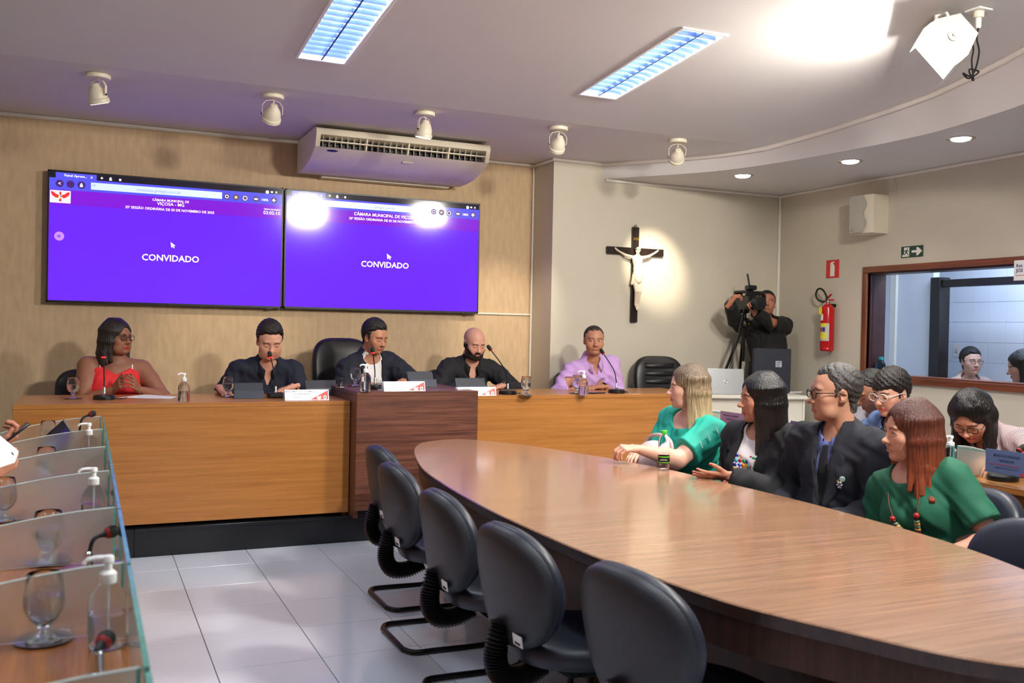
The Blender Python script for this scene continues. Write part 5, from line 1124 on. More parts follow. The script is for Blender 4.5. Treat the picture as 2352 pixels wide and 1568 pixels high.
MB().lathe([(0.03, 0.0), (0.04, 0.03), (0.036, 0.06)], 20, Matrix.Translation((0.18, 0.0, 0.01)) @ Matrix.Rotation(R(-25), 4, 'Y')).build('eyecup', M_RUBBER, vc)
MB().bbox((-0.04, -0.14, 0.19), (0.05, -0.06, 0.235), 0.008).build('top_light', M_BLACKPL, vc); MB().tube([(-0.01, -0.1, 0.23), (-0.035, -0.1, 0.34)], 0.009, 8).build('microphone', M_BLACKPL, vc)
MB().tube(catmull([Vector((-0.06, -0.1, 0.03)), Vector((-0.10, -0.12, -0.1)), Vector((-0.16, -0.12, -0.35)), Vector((-0.21, -0.1, -0.6)), Vector((-0.21, -0.1, -0.85))], 6), 0.004, 6).build('cable', M_RUBBER, vc)
# blue bottle on the window sill
q = at(2021, 845, X=RIGHT_X+0.10); t = thing('blue_bottle', 'small blue bottle with a teal cap on the window sill', 'bottle', (RIGHT_X+0.03, q.y, WZ0 if False else 1.137)); t.location.x = RIGHT_X+0.11
MB().lathe([(0.0, 0.0), (0.04, 0.0), (0.042, 0.006), (0.042, 0.08), (0.036, 0.10), (0.02, 0.115), (0.017, 0.125)], 24, cap=False).build('bottle', glass('blue_plastic', (110, 190, 220), 0.08, 1.25), t)
MB().lathe([(0.018, 0.122), (0.02, 0.124), (0.02, 0.148), (0.018, 0.15)], 18).build('cap', plain('teal_cap', (40, 170, 170), 0.4), t)
MB().lathe([(0.0, 0.003), (0.039, 0.004), (0.039, 0.05), (0.0, 0.0502)], 24, cap=False).build('liquid', glass('blue_liquid', (60, 120, 190), 0.0, 1.33), t)

# ------------------------------------------------------------------ other chairs
def exec_chair(loc, rz, label, back_h, w, ribs=0, seat=0.45):
    t = thing('executive_chair', label, 'chair', loc, rz, group='black leather chairs on the dais'); M_BL = plain('black_leather', (22, 22, 25), 0.38, var=0.06, bump=0.1, bscale=400)
    pr = [(x, z) for x, z in egg(w/2, back_h/2, 44, 3.4)]
    tl = Matrix.Translation((0, 0.26, seat+0.06+back_h/2)) @ Matrix.Rotation(R(-8), 4, 'X')
    V, F = cushion(pr, lambda x, z: -0.5*x*x, [(0.035, 0.7), (0.03, 0.93), (0.015, 0.995), (-0.01, 1.0), (-0.035, 0.97), (-0.05, 0.90), (-0.058, 0.6), (-0.06, 0.3)], None, '', None)
    mesh_obj('backrest', [tl @ Vector(v) for v in V], [f[::-1] for f in F], M_BL, t, smooth=60)
    for k in range(ribs): MB().bbox((-w*0.30, -0.074, 0), (w*0.30, -0.05, 0.05), 0.012, tl @ Matrix.Translation((0, 0, back_h*(0.28-0.13*k)))).build('rib_cushion', M_BL, t, smooth=60)
    ps = egg(0.25, 0.24, 40, 3); n = len(ps); V = []; F = []
    for z, s in ((seat-0.08, 0.85), (seat-0.07, 0.97), (seat-0.04, 1.0), (seat-0.02, 0.98), (seat-0.004, 0.9), (seat, 0.6), (seat, 0.2)): V += [(x*s, -y*s, z) for x, y in ps]
    for k in range(6):
        for j in range(n): F.append((k*n+j, k*n+(j+1) % n, (k+1)*n+(j+1) % n, (k+1)*n+j))
    F += [tuple(range(n-1, -1, -1)), tuple(range(6*n, 7*n))]
    mesh_obj('seat', V, [f[::-1] for f in F], M_BL, t, smooth=60)
    MB().bbox((-0.03, 0.18, seat-0.07), (0.03, 0.30, seat-0.04), 0.004).bbox((-0.03, 0.27, seat-0.07), (0.03, 0.30, seat+0.2), 0.004).build('back_bracket', M_BLACKPL, t)
    MB().cyl((0, 0, 0.1), (0, 0, seat-0.08), 0.028, n=16).build('gas_lift', M_BLACKPL, t)
    for k in range(5):
        a = 2*math.pi*k/5+0.3; l = MB().tube([(0.02*math.cos(a), 0.02*math.sin(a), 0.11), (0.27*math.cos(a), 0.27*math.sin(a), 0.07)], [0.024, 0.016], 8).build('base_leg', M_BLACKPL, t); MB().sphere((0.27*math.cos(a), 0.27*math.sin(a), 0.028), 0.028, 14, 8).build('caster', M_BLACKPL, l)
    return t
CH = {}
CH['pres'] = exec_chair((at(800, 850, Y=7.45).x+0.06, 7.40, PLAT_Z), face(0.25, -1), 'high-backed black leather chair of the man in the navy blazer', 0.68, 0.56)
CH['empty'] = exec_chair((at(1532, 860, Y=7.2).x, 7.16, PLAT_Z), face(-0.15, -1), 'empty black leather chair with ribbed cushions beside the man in the lilac shirt', 0.56, 0.50, 4)
CH['polo'] = exec_chair((1.22, 7.43, PLAT_Z), 0, 'black leather chair under the man in the navy polo shirt', 0.42, 0.46); CH['bald'] = exec_chair((2.86, 7.48, PLAT_Z), 0, 'black leather chair under the bald bearded man', 0.42, 0.46)
CH['purp'] = exec_chair((4.0, 7.24, PLAT_Z), 0, 'black leather chair under the man in the lilac shirt', 0.42, 0.46); CH['woman'] = exec_chair((0.10, 7.5, PLAT_Z), R(10), 'black leather chair under the woman in red', 0.42, 0.54)
for o_ in CH.values(): pass
g2 = 'round-backed chairs on the far side of the conference table'
def guest_chair(x, y, a, lab): o = copy_tree(c0); o['group'] = g2; place(o, (x, y, 0), a, lab); return o
guest_chair(3.22, 4.60, face(-1, 0.05), 'navy round-backed chair under the woman in the teal shirt'); guest_chair(3.24, 3.93, face(-1, 0.05), 'navy round-backed chair under the woman in the black blazer')
guest_chair(3.25, 3.40, face(-1, 0.05), 'navy round-backed chair under the man in the dark suit'); guest_chair(3.24, 2.83, face(-1, 0.12), 'navy round-backed chair under the woman in the green T-shirt')
guest_chair(2.79, 2.24, face(-1, 0.0), 'empty navy round-backed chair next to the woman in the green T-shirt')
g3 = 'round-backed chairs behind the bench'
for (x, y, a, lab) in ((4.35, 4.45, face(-1, 0), 'navy round-backed chair under the man in the white shirt'), (4.28, 3.98, face(-1, 0), 'navy round-backed chair under the woman in the denim jacket'), (4.45, 3.35, face(-1, 0), 'navy round-backed chair under the woman in the striped shirt'), (4.6, 3.72, face(-1, 0.25), 'empty navy round-backed chair behind the bench next to the woman in the striped shirt')):
    o = guest_chair(x, y, a, lab); o['group'] = g3
# ================================================================== PEOPLE
def skin_mat():
    if 'skin' in MATS: return MATS['skin']
    m, nt, b = new_mat('skin'); a = nt.nodes.new('ShaderNodeAttribute'); a.attribute_name = 'tint'
    nz = nt.nodes.new('ShaderNodeTexNoise'); nz.inputs['Scale'].default_value = 60; nz.inputs['Detail'].default_value = 4
    mx = nt.nodes.new('ShaderNodeMix'); mx.data_type = 'RGBA'; mx.blend_type = 'MULTIPLY'; mx.inputs[0].default_value = 0.14
    nt.links.new(a.outputs['Color'], mx.inputs[6]); nt.links.new(nz.outputs[0], mx.inputs[7]); nt.links.new(mx.outputs[2], b.inputs['Base Color'])
    setp(b, Roughness=0.48, Subsurface_Weight=0.0); b.inputs['Specular IOR Level'].default_value = 0.35
    MATS['skin'] = m; return m
def hair_mat(name, root, tip=None, z0=0.0, z1=-0.3, streak=0.35, rough=0.5):
    if name in MATS: return MATS[name]
    m, nt, b = new_mat(name); tc = nt.nodes.new('ShaderNodeTexCoord'); mp = nt.nodes.new('ShaderNodeMapping'); mp.inputs['Scale'].default_value = (190, 190, 7)
    nt.links.new(tc.outputs['Object'], mp.inputs[0]); nz = nt.nodes.new('ShaderNodeTexNoise'); nz.inputs['Scale'].default_value = 1.0; nz.inputs['Detail'].default_value = 3; nt.links.new(mp.outputs[0], nz.inputs['Vector'])
    sp = nt.nodes.new('ShaderNodeSeparateXYZ'); nt.links.new(tc.outputs['Object'], sp.inputs[0])
    mr = nt.nodes.new('ShaderNodeMapRange'); mr.inputs[1].default_value = z0; mr.inputs[2].default_value = z1; nt.links.new(sp.outputs[2], mr.inputs[0])
    add = nt.nodes.new('ShaderNodeMath'); add.operation = 'MULTIPLY_ADD'; add.inputs[1].default_value = 1.0; nt.links.new(mr.outputs[0], add.inputs[0])
    n2 = nt.nodes.new('ShaderNodeMath'); n2.operation = 'MULTIPLY_ADD'; n2.inputs[1].default_value = 1.6; n2.inputs[2].default_value = -0.8; nt.links.new(nz.outputs[0], n2.inputs[0]); nt.links.new(n2.outputs[0], add.inputs[2])
    mx = nt.nodes.new('ShaderNodeMix'); mx.data_type = 'RGBA'; mx.inputs[6].default_value = lin(root)+(1,); mx.inputs[7].default_value = lin(tip or tuple(min(255, c*1.5+8) for c in root))+(1,)
    nt.links.new(add.outputs[0], mx.inputs[0]); nt.links.new(mx.outputs[2], b.inputs['Base Color'])
    bp = nt.nodes.new('ShaderNodeBump'); bp.inputs['Strength'].default_value = 1.0; bp.inputs['Distance'].default_value = 0.005; nt.links.new(nz.outputs[0], bp.inputs['Height']); nt.links.new(bp.outputs[0], b.inputs['Normal'])
    setp(b, Roughness=rough, Anisotropic=0.4); MATS[name] = m; return m
def cloth(name, rgb, rough=0.85, weave=900, var=0.05): return plain('cloth_'+name, rgb, rough, var=var, vscale=8, bump=0.25, bscale=weave)
def pdist(P, pts):
    """distance of points (n,3) to a polyline"""
    d = np.full(len(P), 9.0)
    for a, b in zip(pts, pts[1:]):
        a, b = np.array(a, float), np.array(b, float); ab = b-a; t = np.clip((P-a)@ab/(ab@ab), 0, 1); d = np.minimum(d, np.linalg.norm(P-a-t[:, None]*ab, axis=1))
    return d
def sstep(x, a, b): t = np.clip((x-a)/(b-a), 0, 1); return t*t*(3-2*t)
UP = np.array((0, 0, 1.0))

def head_grid(o, h=0.003):
    G = Grid((-0.118, -0.145, -0.20), (0.118, 0.140, 0.172), h); f = o.get('fem', False); jw = o.get('jaw', 1.0)*(0.93 if f else 1.0); nl = o.get('nose', 1.0)
    G.ell((0, 0.014, 0.035), (0.0755, 0.097, 0.084), 0.0); G.ell((0, -0.022, 0.0), (0.066, 0.072, 0.092), 0.03)
    G.ell((0, -0.032, -0.058), (0.054*jw, 0.056, 0.052), 0.03); G.cap((-0.030*jw, -0.045, -0.088), (0.030*jw, -0.045, -0.088), 0.024, None, 0.03); G.ell((0, -0.072, -0.100), (0.020, 0.018, 0.016), 0.025)
    for s in (-1, 1):
        G.ell((s*0.043, -0.060, -0.026), (0.024, 0.022, 0.022), 0.03); G.ell((s*0.030, -0.066, -0.052), (0.022, 0.020, 0.025), 0.02)
        if o.get('jowl'): G.ell((s*0.040, -0.045, -0.078), (0.026, 0.028, 0.026), 0.025)
    G.cap((-0.036, -0.080, 0.021), (0.036, -0.080, 0.021), 0.011 if not f else 0.009, None, 0.018)
    for s in (-1, 1): G.ell((s*0.0315, -0.103, 0.001), (0.019, 0.017, 0.0125), 0.014, '-')
    for s in (-1, 1):
        e = s*0.0315
        if o.get('shut'): G.ell((e, -0.0785, 0.0), (0.0165, 0.0125, 0.0115), 0.006)
        else:
            for z0, z1, r in ((0.0015, 0.0088, 0.0036), (-0.0015, -0.0068, 0.003)):
                P = [(e-0.0155, -0.081, z0), (e-0.008, -0.0885, z1), (e+0.006, -0.0885, z1), (e+0.0155, -0.081, z0)]
                for a, b in zip(P, P[1:]): G.cap(a, b, r, None, 0.003)
    G.cap((0, -0.085, 0.010), (0, -0.1045*1.0, -0.028), 0.0075, 0.0105, 0.012); G.ell((0, -0.104-0.008*nl, -0.033), (0.0125, 0.012, 0.0105), 0.010)
    for s in (-1, 1): G.ell((s*0.0125*nl, -0.098, -0.037), (0.0085, 0.0095, 0.0075), 0.007)
    for s in (-1, 1): G.ell((s*0.006, -0.104, -0.0425), (0.0035, 0.005, 0.003), 0.003, '-')
    lip = o.get('lips', 1.0)
    for zz, r, sg in ((-0.0635, 0.0046*lip, 1), (-0.0730, 0.0056*lip, -1)):
        P = [(-0.0235, -0.0835, -0.0685+(0.003 if o.get('smile') else 0)), (-0.010, -0.0935, zz), (0.010, -0.0935, zz), (0.0235, -0.0835, -0.0685+(0.003 if o.get('smile') else 0))]
        for a, b in zip(P, P[1:]): G.cap(a, b, r, None, 0.005)
    G.cap((-0.018, -0.0985, -0.0683), (0.018, -0.0985, -0.0683), 0.0018, None, 0.003, '-')
    for s in (-1, 1):
        G.ell((s*0.0745, 0.012, -0.006), (0.0075, 0.019, 0.031), 0.006, '+', _rot(0.12, 0, s*0.35)); G.ell((s*0.083, 0.004, -0.004), (0.006, 0.010, 0.017), 0.004, '-'); G.ell((s*0.072, 0.002, -0.030), (0.006, 0.009, 0.010), 0.005)
    nr = 0.045 if f else 0.053
    G.cap((0, 0.015, -0.06), (0, 0.042, -0.185), nr, nr*1.04, 0.028)
    return G
HSC = (1.07, 1.0, 1.0)      # heads a little wider than the base shape
def head_mesh(o):
    G = head_grid(o, o.get('res', 0.003)); V, F = G.mesh()
    keep = (V[F].mean(1)[:, 2] > -0.186); F = F[keep]
    sk = np.array(lin(o['skin'])); C = np.tile(sk, (len(V), 1))
    def mixc(m, col): C[:] = C*(1-m[:, None])+np.array(col)*m[:, None]
    ax = np.abs(V[:, 0]); Q = np.stack([ax, V[:, 1], V[:, 2]], 1)
    ck = np.exp(-((ax-0.04)/0.022)**2-((V[:, 2]+0.03)/0.022)**2)*(V[:, 1] < -0.03); mixc(0.22*ck, sk*np.array([1.12, 0.72, 0.68]))
    if o.get('stubble'): m = sstep(-V[:, 2], 0.040, 0.062)*sstep(-V[:, 1], 0.0, 0.03)*sstep(V[:, 2], -0.14, -0.105); mixc(o['stubble']*m, np.array(lin((52, 44, 42))))
    hc = np.array(lin(o.get('brow', (34, 24, 20))))
    d = pdist(np.stack([ax, np.zeros(len(V)), V[:, 2]], 1), [(0.013, 0, 0.0195), (0.032, 0, 0.0255), (0.050, 0, 0.018)])
    mixc((1-sstep(d, 0.0022, 0.0058))*(V[:, 1] < -0.05)*o.get('browk', 0.85), hc)
    lc = np.array(lin(o['lip'])) if 'lip' in o else sk*np.array([0.92, 0.55, 0.52])
    d = pdist(V, [(-0.0225, -0.085, -0.0685), (-0.010, -0.0955, -0.0685), (0.010, -0.0955, -0.0685), (0.0225, -0.085, -0.0685)])
    mixc((1-sstep(d, 0.0062, 0.0092))*0.9, lc); mixc((1-sstep(np.abs(V[:, 2]+0.0683), 0.0, 0.0022))*(ax < 0.022)*(V[:, 1] < -0.08)*0.7, lc*0.25)
    if o.get('shut'): d = pdist(Q, [(0.016, -0.083, -0.0055), (0.0315, -0.090, -0.0095), (0.047, -0.081, -0.0045)]); mixc((1-sstep(d, 0.0015, 0.004))*0.75, hc*0.5)
    else:
        d = pdist(Q, [(0.016, -0.083, 0.003), (0.0255, -0.091, 0.009), (0.0375, -0.091, 0.009), (0.0475, -0.082, 0.003)]); mixc((1-sstep(d, 0.0012, 0.0034))*(0.85 if o.get('fem') else 0.55), hc*0.4)
    EV, EF, EC = [], [], []
    if not o.get('shut'):
        g = np.array(o.get('gaze', (0, -1, -0.05)), float); g /= np.linalg.norm(g)
        for s in (-1, 1):
            b = MB().sphere((0, 0, 0), 0.0122, 18, 14); v = np.array(b.V); fq = np.array([f if len(f) == 4 else f+(f[2],) for f in b.F]); cs = v@g/0.0122
            c = np.tile(np.array(lin((226, 218, 210))), (len(v), 1)); c[cs > 0.86] = lin(o.get('iris', (52, 32, 20))); c[cs > 0.965] = (0.004, 0.004, 0.004)
            EF.append(fq+sum(len(x) for x in EV)); EV.append(v+np.array((s*0.0315, -0.0775, 0.0008))); EC.append(c)
    if EV:
        n = len(V); V = np.concatenate([V]+EV); C = np.concatenate([C]+EC); F2 = np.concatenate(EF)+n
        mi = np.concatenate([np.zeros(len(F), int), np.ones(len(F2), int)]); F = np.concatenate([F, F2])
    else: mi = np.zeros(len(F), int)
    V = V*np.array(HSC); return V, F, C, mi, G
def hair_short(o, G0):
    t = o.get('ht', 0.010); G = G0.like(); hh = o.get('htop', 0.006)
    G.ell((0, 0.014, 0.035+hh*0.6), (0.0755+t*0.75, 0.097+t, 0.084+t+hh), 0.0); G.ell((0, -0.015, 0.012), (0.066+t*0.85, 0.070+t*0.8, 0.080+t), 0.02); G.cap((0, 0.040, -0.02), (0, 0.050, -0.075), 0.050, 0.045, 0.02)
    X, Y, Z = G.all(); aX = np.abs(X); hl = o.get('hline', 0.008); rec = o.get('recede', 0.6)
    vp = hl-(0.60*Y+0.80*Z)+0.0025*np.sin(X*260)*np.sin(X*97+1)+rec*np.exp(-((aX-0.042)/0.016)**2)*0.012
    vs = np.maximum(np.maximum(0.052-aX, -0.032-Y), o.get('burn', -0.012)-Z)
    vn = np.maximum(0.035-Y, -0.085-Z)
    v = np.minimum(np.minimum(vp, vs), vn)
    if 'bangs' in o: v = np.minimum(v, np.maximum(o['bangs']-Z+0.35*X*o.get('sweep', 1), 0.0*Y-0.2))
    ns = 0.0016*np.sin(X*310+np.sin(Z*170)*2)*np.sin(Y*290+Z*120)+0.0012*np.sin(X*160+Y*140+Z*200)
    G.D = np.maximum(G.D+(ns+np.clip(1+v/0.024, 0, 1)**1.5*t*0.8).astype(np.float32), v.astype(np.float32))
    for s in (-1, 1): G.ell((s*0.080, 0.008, -0.012), (0.022, 0.026, 0.036), 0.004, '-')
    if 'bangs' not in o: G.ell((0, -0.105, -0.01), (0.058, 0.05, 0.055), 0.006, '-')
    if o.get('bun'): G.ell((0, 0.118, 0.03), (0.045, 0.040, 0.045), 0.01)
    return G.mesh()
def beard(o, G0):
    G = G0.like(); X, Y, Z = G.all(); aX = np.abs(X)
    G.D = (G0.D-0.0035-0.013*np.exp(-((Z+0.105)/0.03)**2-((Y+0.07)/0.05)**2)).astype(np.float32)
    v = np.maximum(np.maximum(Z+np.where(aX < 0.026, 0.0505, 0.066)-1.1*np.clip(aX-0.036, 0, 1)-0.45*np.clip(Y+0.05, 0, 1), -0.128-Z), Y+0.0+0.15*(Z+0.05))
    side = np.maximum(np.maximum(0.055-aX, Y-0.004), np.maximum(-0.036-Y, Z-0.0)); v = np.minimum(v, side)
    G.D = np.maximum(G.D, v.astype(np.float32)); G.ell((0, -0.100, -0.0700), (0.021, 0.03, 0.0095), 0.002, '-')
    return G.mesh()
def hair_long(o, RH):
    """RH: head tilt relative to the upright yawed frame"""
    rnd = random.Random(o.get('seed', 1)); L = o.get('hlen', 0.28); Ls = o.get('hside', L); vol = o.get('vol', 1.0); wv = o.get('wave', 0.006)
    G = Grid((-0.19, -0.19, -max(L, Ls)-0.05), (0.19, 0.21, 0.17), o.get('hres', 0.0045)); r3 = lambda *p: RH@np.array(p)
    G.ell(r3(0, 0.016, 0.040), (0.0755+0.016*vol, 0.097+0.016, 0.084+0.015), 0.0, '+', RH); G.ell(r3(0, 0.04, -0.02), (0.072, 0.07, 0.07), 0.02, '+', RH)
    G.ell(r3(0, -0.112, -0.055), (o.get('fw', 0.060)*1.06, 0.088, 0.138+o.get('fore', 0.0)), 0.012, '-', RH)
    n = 44; a0 = o.get('a0', 62)
    for i in range(n):
        ph = R(a0+(360-2*a0)*i/(n-1)); front = abs(ph-math.pi)/math.pi; sx, cy = math.sin(ph), -math.cos(ph); ln = (L if front < 0.45 else L+(Ls-L)*min(1, (front-0.45)/0.2))*(1+0.05*rnd.uniform(-1, 1))
        p0 = r3(0.030*sx+o.get('part', 0.0), 0.016+0.035*cy, 0.112); p1 = r3(0.070*sx*vol, 0.014+0.089*cy, 0.050); p2 = r3(0.080*sx*vol, 0.018+0.095*cy, -0.03)
        p3 = np.array((p2[0]*1.02+rnd.uniform(-wv, wv), p2[1]*1.0+0.01+rnd.uniform(-wv, wv), -0.03-(ln-0.03)*0.5)); fl = o.get('flare', 0.0)
        p4 = np.array((p3[0]*(1.0+fl)+rnd.uniform(-wv, wv)*1.5, p3[1]*(1+fl)+rnd.uniform(-wv, wv)*1.5+o.get('tipy', 0.0), -ln))
        k = 0.010
        G.cap(p0, p1, 0.012, 0.014, 0.025); G.cap(p1, p2, 0.014, 0.016, 0.018); G.cap(p2, p3, 0.016, 0.017, k); G.cap(p3, p4, 0.017, 0.010, k)
        if o.get('curl') and front < 0.5: G.cap(p4, p4+np.array((sx*0.03, cy*0.03, -0.012+rnd.uniform(-.01, .01))), 0.016, 0.012, k)
    X, Y, Z = G.all(); th = np.arctan2(X, Y+0.0*Z)
    G.D = G.D+(0.0013*np.sin(th*46+np.sin(Z*35)*1.4)*np.ones_like(Z)*np.clip((0.10-Z)/0.05, 0.1, 1)).astype(np.float32)
    if o.get('bangs_long'): G.ell(r3(0, -0.075, 0.055), (0.055, 0.025, 0.035), 0.01, '+', RH)
    return G.mesh()

HANDS = {}
def hand_mesh(curl=(0.35, 0.4, 0.3), thumb=0.3, spread=0.06, extra=None):
    key = (curl, thumb, spread, extra)
    if key in HANDS: return HANDS[key]
    G = Grid((-0.075, -0.215, -0.135), (0.10, 0.05, 0.05), 0.003); tips = []
    for s in (-1, 1): G.cap((s*0.011, 0.045, 0), (s*0.014, -0.02, 0), 0.0185, 0.0175, 0.01)
    K = [(0.030, -0.088, 0.0), (0.0105, -0.092, 0.003), (-0.0095, -0.088, 0.002), (-0.0285, -0.079, -0.002)]; Ls = [(0.042, 0.025, 0.020), (0.046, 0.029, 0.021), (0.042, 0.027, 0.020), (0.033, 0.021, 0.018)]
    for i in range(4): G.cap((K[i][0]*0.55, -0.015, 0), K[i], 0.0145, 0.0115, 0.012)
    for i in range(4):
        c = curl if extra is None else tuple(a+extra[i] for a in curl); sp = spread*(1.5-i); a = 0.0; p = np.array(K[i]); r = [0.0098, 0.0086, 0.0076, 0.0066]; r = [x*(0.88 if i == 3 else 1) for x in r]
        for j in range(3):
            a += c[j]; d = np.array((math.sin(sp)*math.cos(a), -math.cos(sp)*math.cos(a), -math.sin(a))); q = p+d*Ls[i][j]
            G.cap(p, q, r[j], r[j+1], 0.0015 if j else 0.004); p = q
        tips.append((p-d*0.004, np.array((0, -math.sin(a)*1.0, math.cos(a)))))
    t0 = np.array((0.020, -0.018, -0.006)); a = 0.95-thumb; d = np.array((math.sin(a), -math.cos(a), -0.25)); d /= np.linalg.norm(d); t1 = t0+d*0.045
    a2 = a-0.25; d2 = np.array((math.sin(a2), -math.cos(a2), -0.25-thumb*0.4)); d2 /= np.linalg.norm(d2); t2 = t1+d2*0.033; a3 = a2-0.25; d3 = np.array((math.sin(a3), -math.cos(a3), -0.2-thumb*0.4)); d3 /= np.linalg.norm(d3); t3 = t2+d3*0.026
    G.cap(t0, t1, 0.0165, 0.0125, 0.010); G.cap(t1, t2, 0.0112, 0.0100, 0.003); G.cap(t2, t3, 0.0100, 0.0078, 0.002); tips.append((t3-d3*0.004, np.array((0.5, -0.2, 0.8))))
    V, F = G.mesh(); HANDS[key] = (V, F, tips); return HANDS[key]
POSE = {'flat': dict(curl=(0.12, 0.14, 0.10), thumb=0.25, spread=0.10), 'relax': dict(curl=(0.40, 0.45, 0.30), thumb=0.45, spread=0.05), 'grip': dict(curl=(0.85, 0.95, 0.55), thumb=0.75, spread=0.03),
        'fist': dict(curl=(1.25, 1.45, 0.8), thumb=0.9, spread=0.0), 'steeple': dict(curl=(0.25, 0.35, 0.25), thumb=0.15, spread=0.08, extra=(0.0, 0.05, 0.18, 0.30)), 'clasp': dict(curl=(0.75, 0.8, 0.4), thumb=0.6, spread=0.02)}

def ik(S, W, a, b, hint):
    S, W = np.array(S), np.array(W); v = W-S; d = np.linalg.norm(v)
    if d > (a+b)*0.985: f = d/((a+b)*0.985); a *= f; b *= f
    u = v/d; x = (a*a-b*b+d*d)/(2*d); h = math.sqrt(max(a*a-x*x, 0)); n = np.array(hint, float); n = n-u*(n@u); n /= max(np.linalg.norm(n), 1e-6)
    return S+u*x+n*h

class Person:
    def __init__(s, label, pel, ground, facing, H, hface, hpitch=0.0, hroll=0.0, skin=(200, 150, 120), w=1.0, d=1.0, aw=1.0, hs=1.0, seat=0.45, stand=False, belly=0.0, bust=0.0, nb=(0, 0.035, -0.185), twist=0.0, group=None, legs=True, **o):
        s.o = o; o['skin'] = skin; rz = face(*facing); s.t = thing('person', label, 'person', (pel[0], pel[1], ground), rz); s.ground = ground
        s.Wm = np.array(wm(s.t)); s.inv = np.linalg.inv(s.Wm); s.prims = []; s.w, s.d, s.aw = w, d, aw; s.stand = stand; s.hs = hs
        Hl = s.loc(H); s.H = Hl; fh = np.array((hface[0], hface[1], 0.0)); fl = s.inv[:3, :3]@fh; s.hyaw = face(fl[0], fl[1])
        s.Ry = _rot(0, 0, s.hyaw); s.Rt = _rot(hpitch, hroll, 0); s.Rh = s.Ry@s.Rt
        NB = Hl+np.array(nb)*hs if len(nb) == 3 else Hl; s.NB = NB
        s.P = np.array((0, 0, (0.92 if stand else seat+0.095))); up = NB-s.P; s.L = np.linalg.norm(up); s.up = up/s.L
        x = np.array((math.cos(twist), math.sin(twist), 0)); x = x-s.up*(x@s.up); s.x = x/np.linalg.norm(x); s.f = np.cross(s.x, s.up); s.M3 = np.stack([s.x, -s.f, s.up], 1)
        T = s.T; P = s.prims; f = o.get('fem', False)
        P.append(('pelvis', 'ell', T(0, 0, 0.03), (0.168*w, 0.128*d, 0.115), 0.05)); P.append(('torso', 'ell', T(0, 0.010, 0.30), (0.146*w, 0.112*d, 0.15), 0.06))
        if belly: P.append(('torso', 'ell', T(0, 0.05, 0.24), (0.135*w, 0.10+belly, 0.13), 0.06))
        P.append(('torso', 'ell', T(0, 0.008, 0.62), (0.156*w, 0.112*d, 0.175), 0.06)); sw = (0.155 if f else 0.172)*w; s.sw = sw
        P.append(('torso', 'cap', T(-sw*0.78, -0.004, 0.885), T(sw*0.78, -0.004, 0.885), 0.060, 0.060, 0.05))
        for g in (-1, 1): P.append(('torso', 'cap', T(g*sw*0.55, -0.015, 0.90), T(g*0.012, -0.018, 1.05), 0.050, 0.046, 0.05))
        if bust:
            for g in (-1, 1): P.append(('torso', 'ell', T(g*0.068*w, 0.075*d, 0.60), (0.062*bust, 0.062*bust, 0.062*bust), 0.035))
        s.S = {1: T(sw, -0.004, 0.885), -1: T(-sw, -0.004, 0.885)}; hn = s.H+s.Rh@np.array((0, 0.022, -0.085))*hs
        P.append(('neck', 'cap', NB+s.up*-0.03, hn, (0.046 if f else 0.054)*hs*o.get('neckr', 1), (0.044 if f else 0.052)*hs*o.get('neckr', 1), 0.03))
        if stand: K = {g: np.array((g*0.10, -0.02, 0.50)) for g in (-1, 1)}; A = {g: np.array((g*0.11, 0.0, 0.09)) for g in (-1, 1)}
        else: K = {g: np.array((g*0.13, -0.43, seat+0.055)) for g in (-1, 1)}; A = {g: np.array((g*0.13, -0.40, 0.09)) for g in (-1, 1)}
        for g in (-1, 1):
            hj = s.P+np.array((g*0.088*w, 0, -0.02)); P.append(('leg', 'cap', hj, K[g], 0.092*w, 0.062, 0.04)); P.append(('leg', 'cap', K[g], A[g], 0.060, 0.042, 0.03)); P.append(('foot', 'cap', A[g]+np.array((0, 0.03, -0.045)), A[g]+np.array((0, -0.15, -0.055)), 0.042, 0.034, 0.03))
        s.hands = []; s.E = {}; s.W = {}
    def loc(s, v): return s.inv[:3, :3]@np.array(v)+s.inv[:3, 3]
    def ldir(s, v): r = s.inv[:3, :3]@np.array(v, float); return r/np.linalg.norm(r)
    def T(s, a, b, c): return s.P+s.x*a+s.f*b+s.up*(c*s.L)
    def arm(s, g, W, fdir, palm, pose='relax', hint=None, nails=None, la=0.285, lb=0.245, hscale=1.0):
        """g=+1 left arm, -1 right arm; W world wrist"""
        W = s.loc(W); S = s.S[g]; fd = s.ldir(fdir); pn = s.ldir(palm); E = ik(S, W, la, lb, s.ldir(hint) if hint is not None else np.array((g*0.8, 0.3, -0.6))); s.E[g], s.W[g] = E, W; aw = s.aw; f = 0.9 if s.o.get('fem') else 1.0
        s.prims += [('uarm', 'cap', S, S+(E-S)*0.35, 0.060*aw*f, 0.053*aw*f, 0.03), ('uarm', 'cap', S+(E-S)*0.35, E, 0.053*aw*f, 0.041*aw*f, 0.02), ('farm', 'cap', E, E+(W-E)*0.3, 0.042*aw*f, 0.042*aw*f, 0.02), ('farm', 'cap', E+(W-E)*0.3, W, 0.042*aw*f, 0.0255*f, 0.02)]
        V, F, tips = hand_mesh(**POSE[pose]); V = V*0.97*f**0.5*hscale
        C = np.tile(np.array(lin(s.o['skin'])), (len(V), 1)); C = C*np.array([1.0, 0.95, 0.93])
        if nails is not None:
            for p, n in tips: dd = np.linalg.norm(V-(p*0.97*f**0.5*hscale+n*0.005), axis=1); m = (1-sstep(dd, 0.0050, 0.0075))[:, None]; C = C*(1-m)+np.array(lin(nails))*m
        if g > 0: V = V*np.array((-1, 1, 1)); F = F[:, ::-1]
        y = -fd; z = -(pn-fd*(pn@fd)); z /= np.linalg.norm(z); x = np.cross(y, z); s.hands.append((V@np.stack([x, y, z], 1).T+W, F, C))
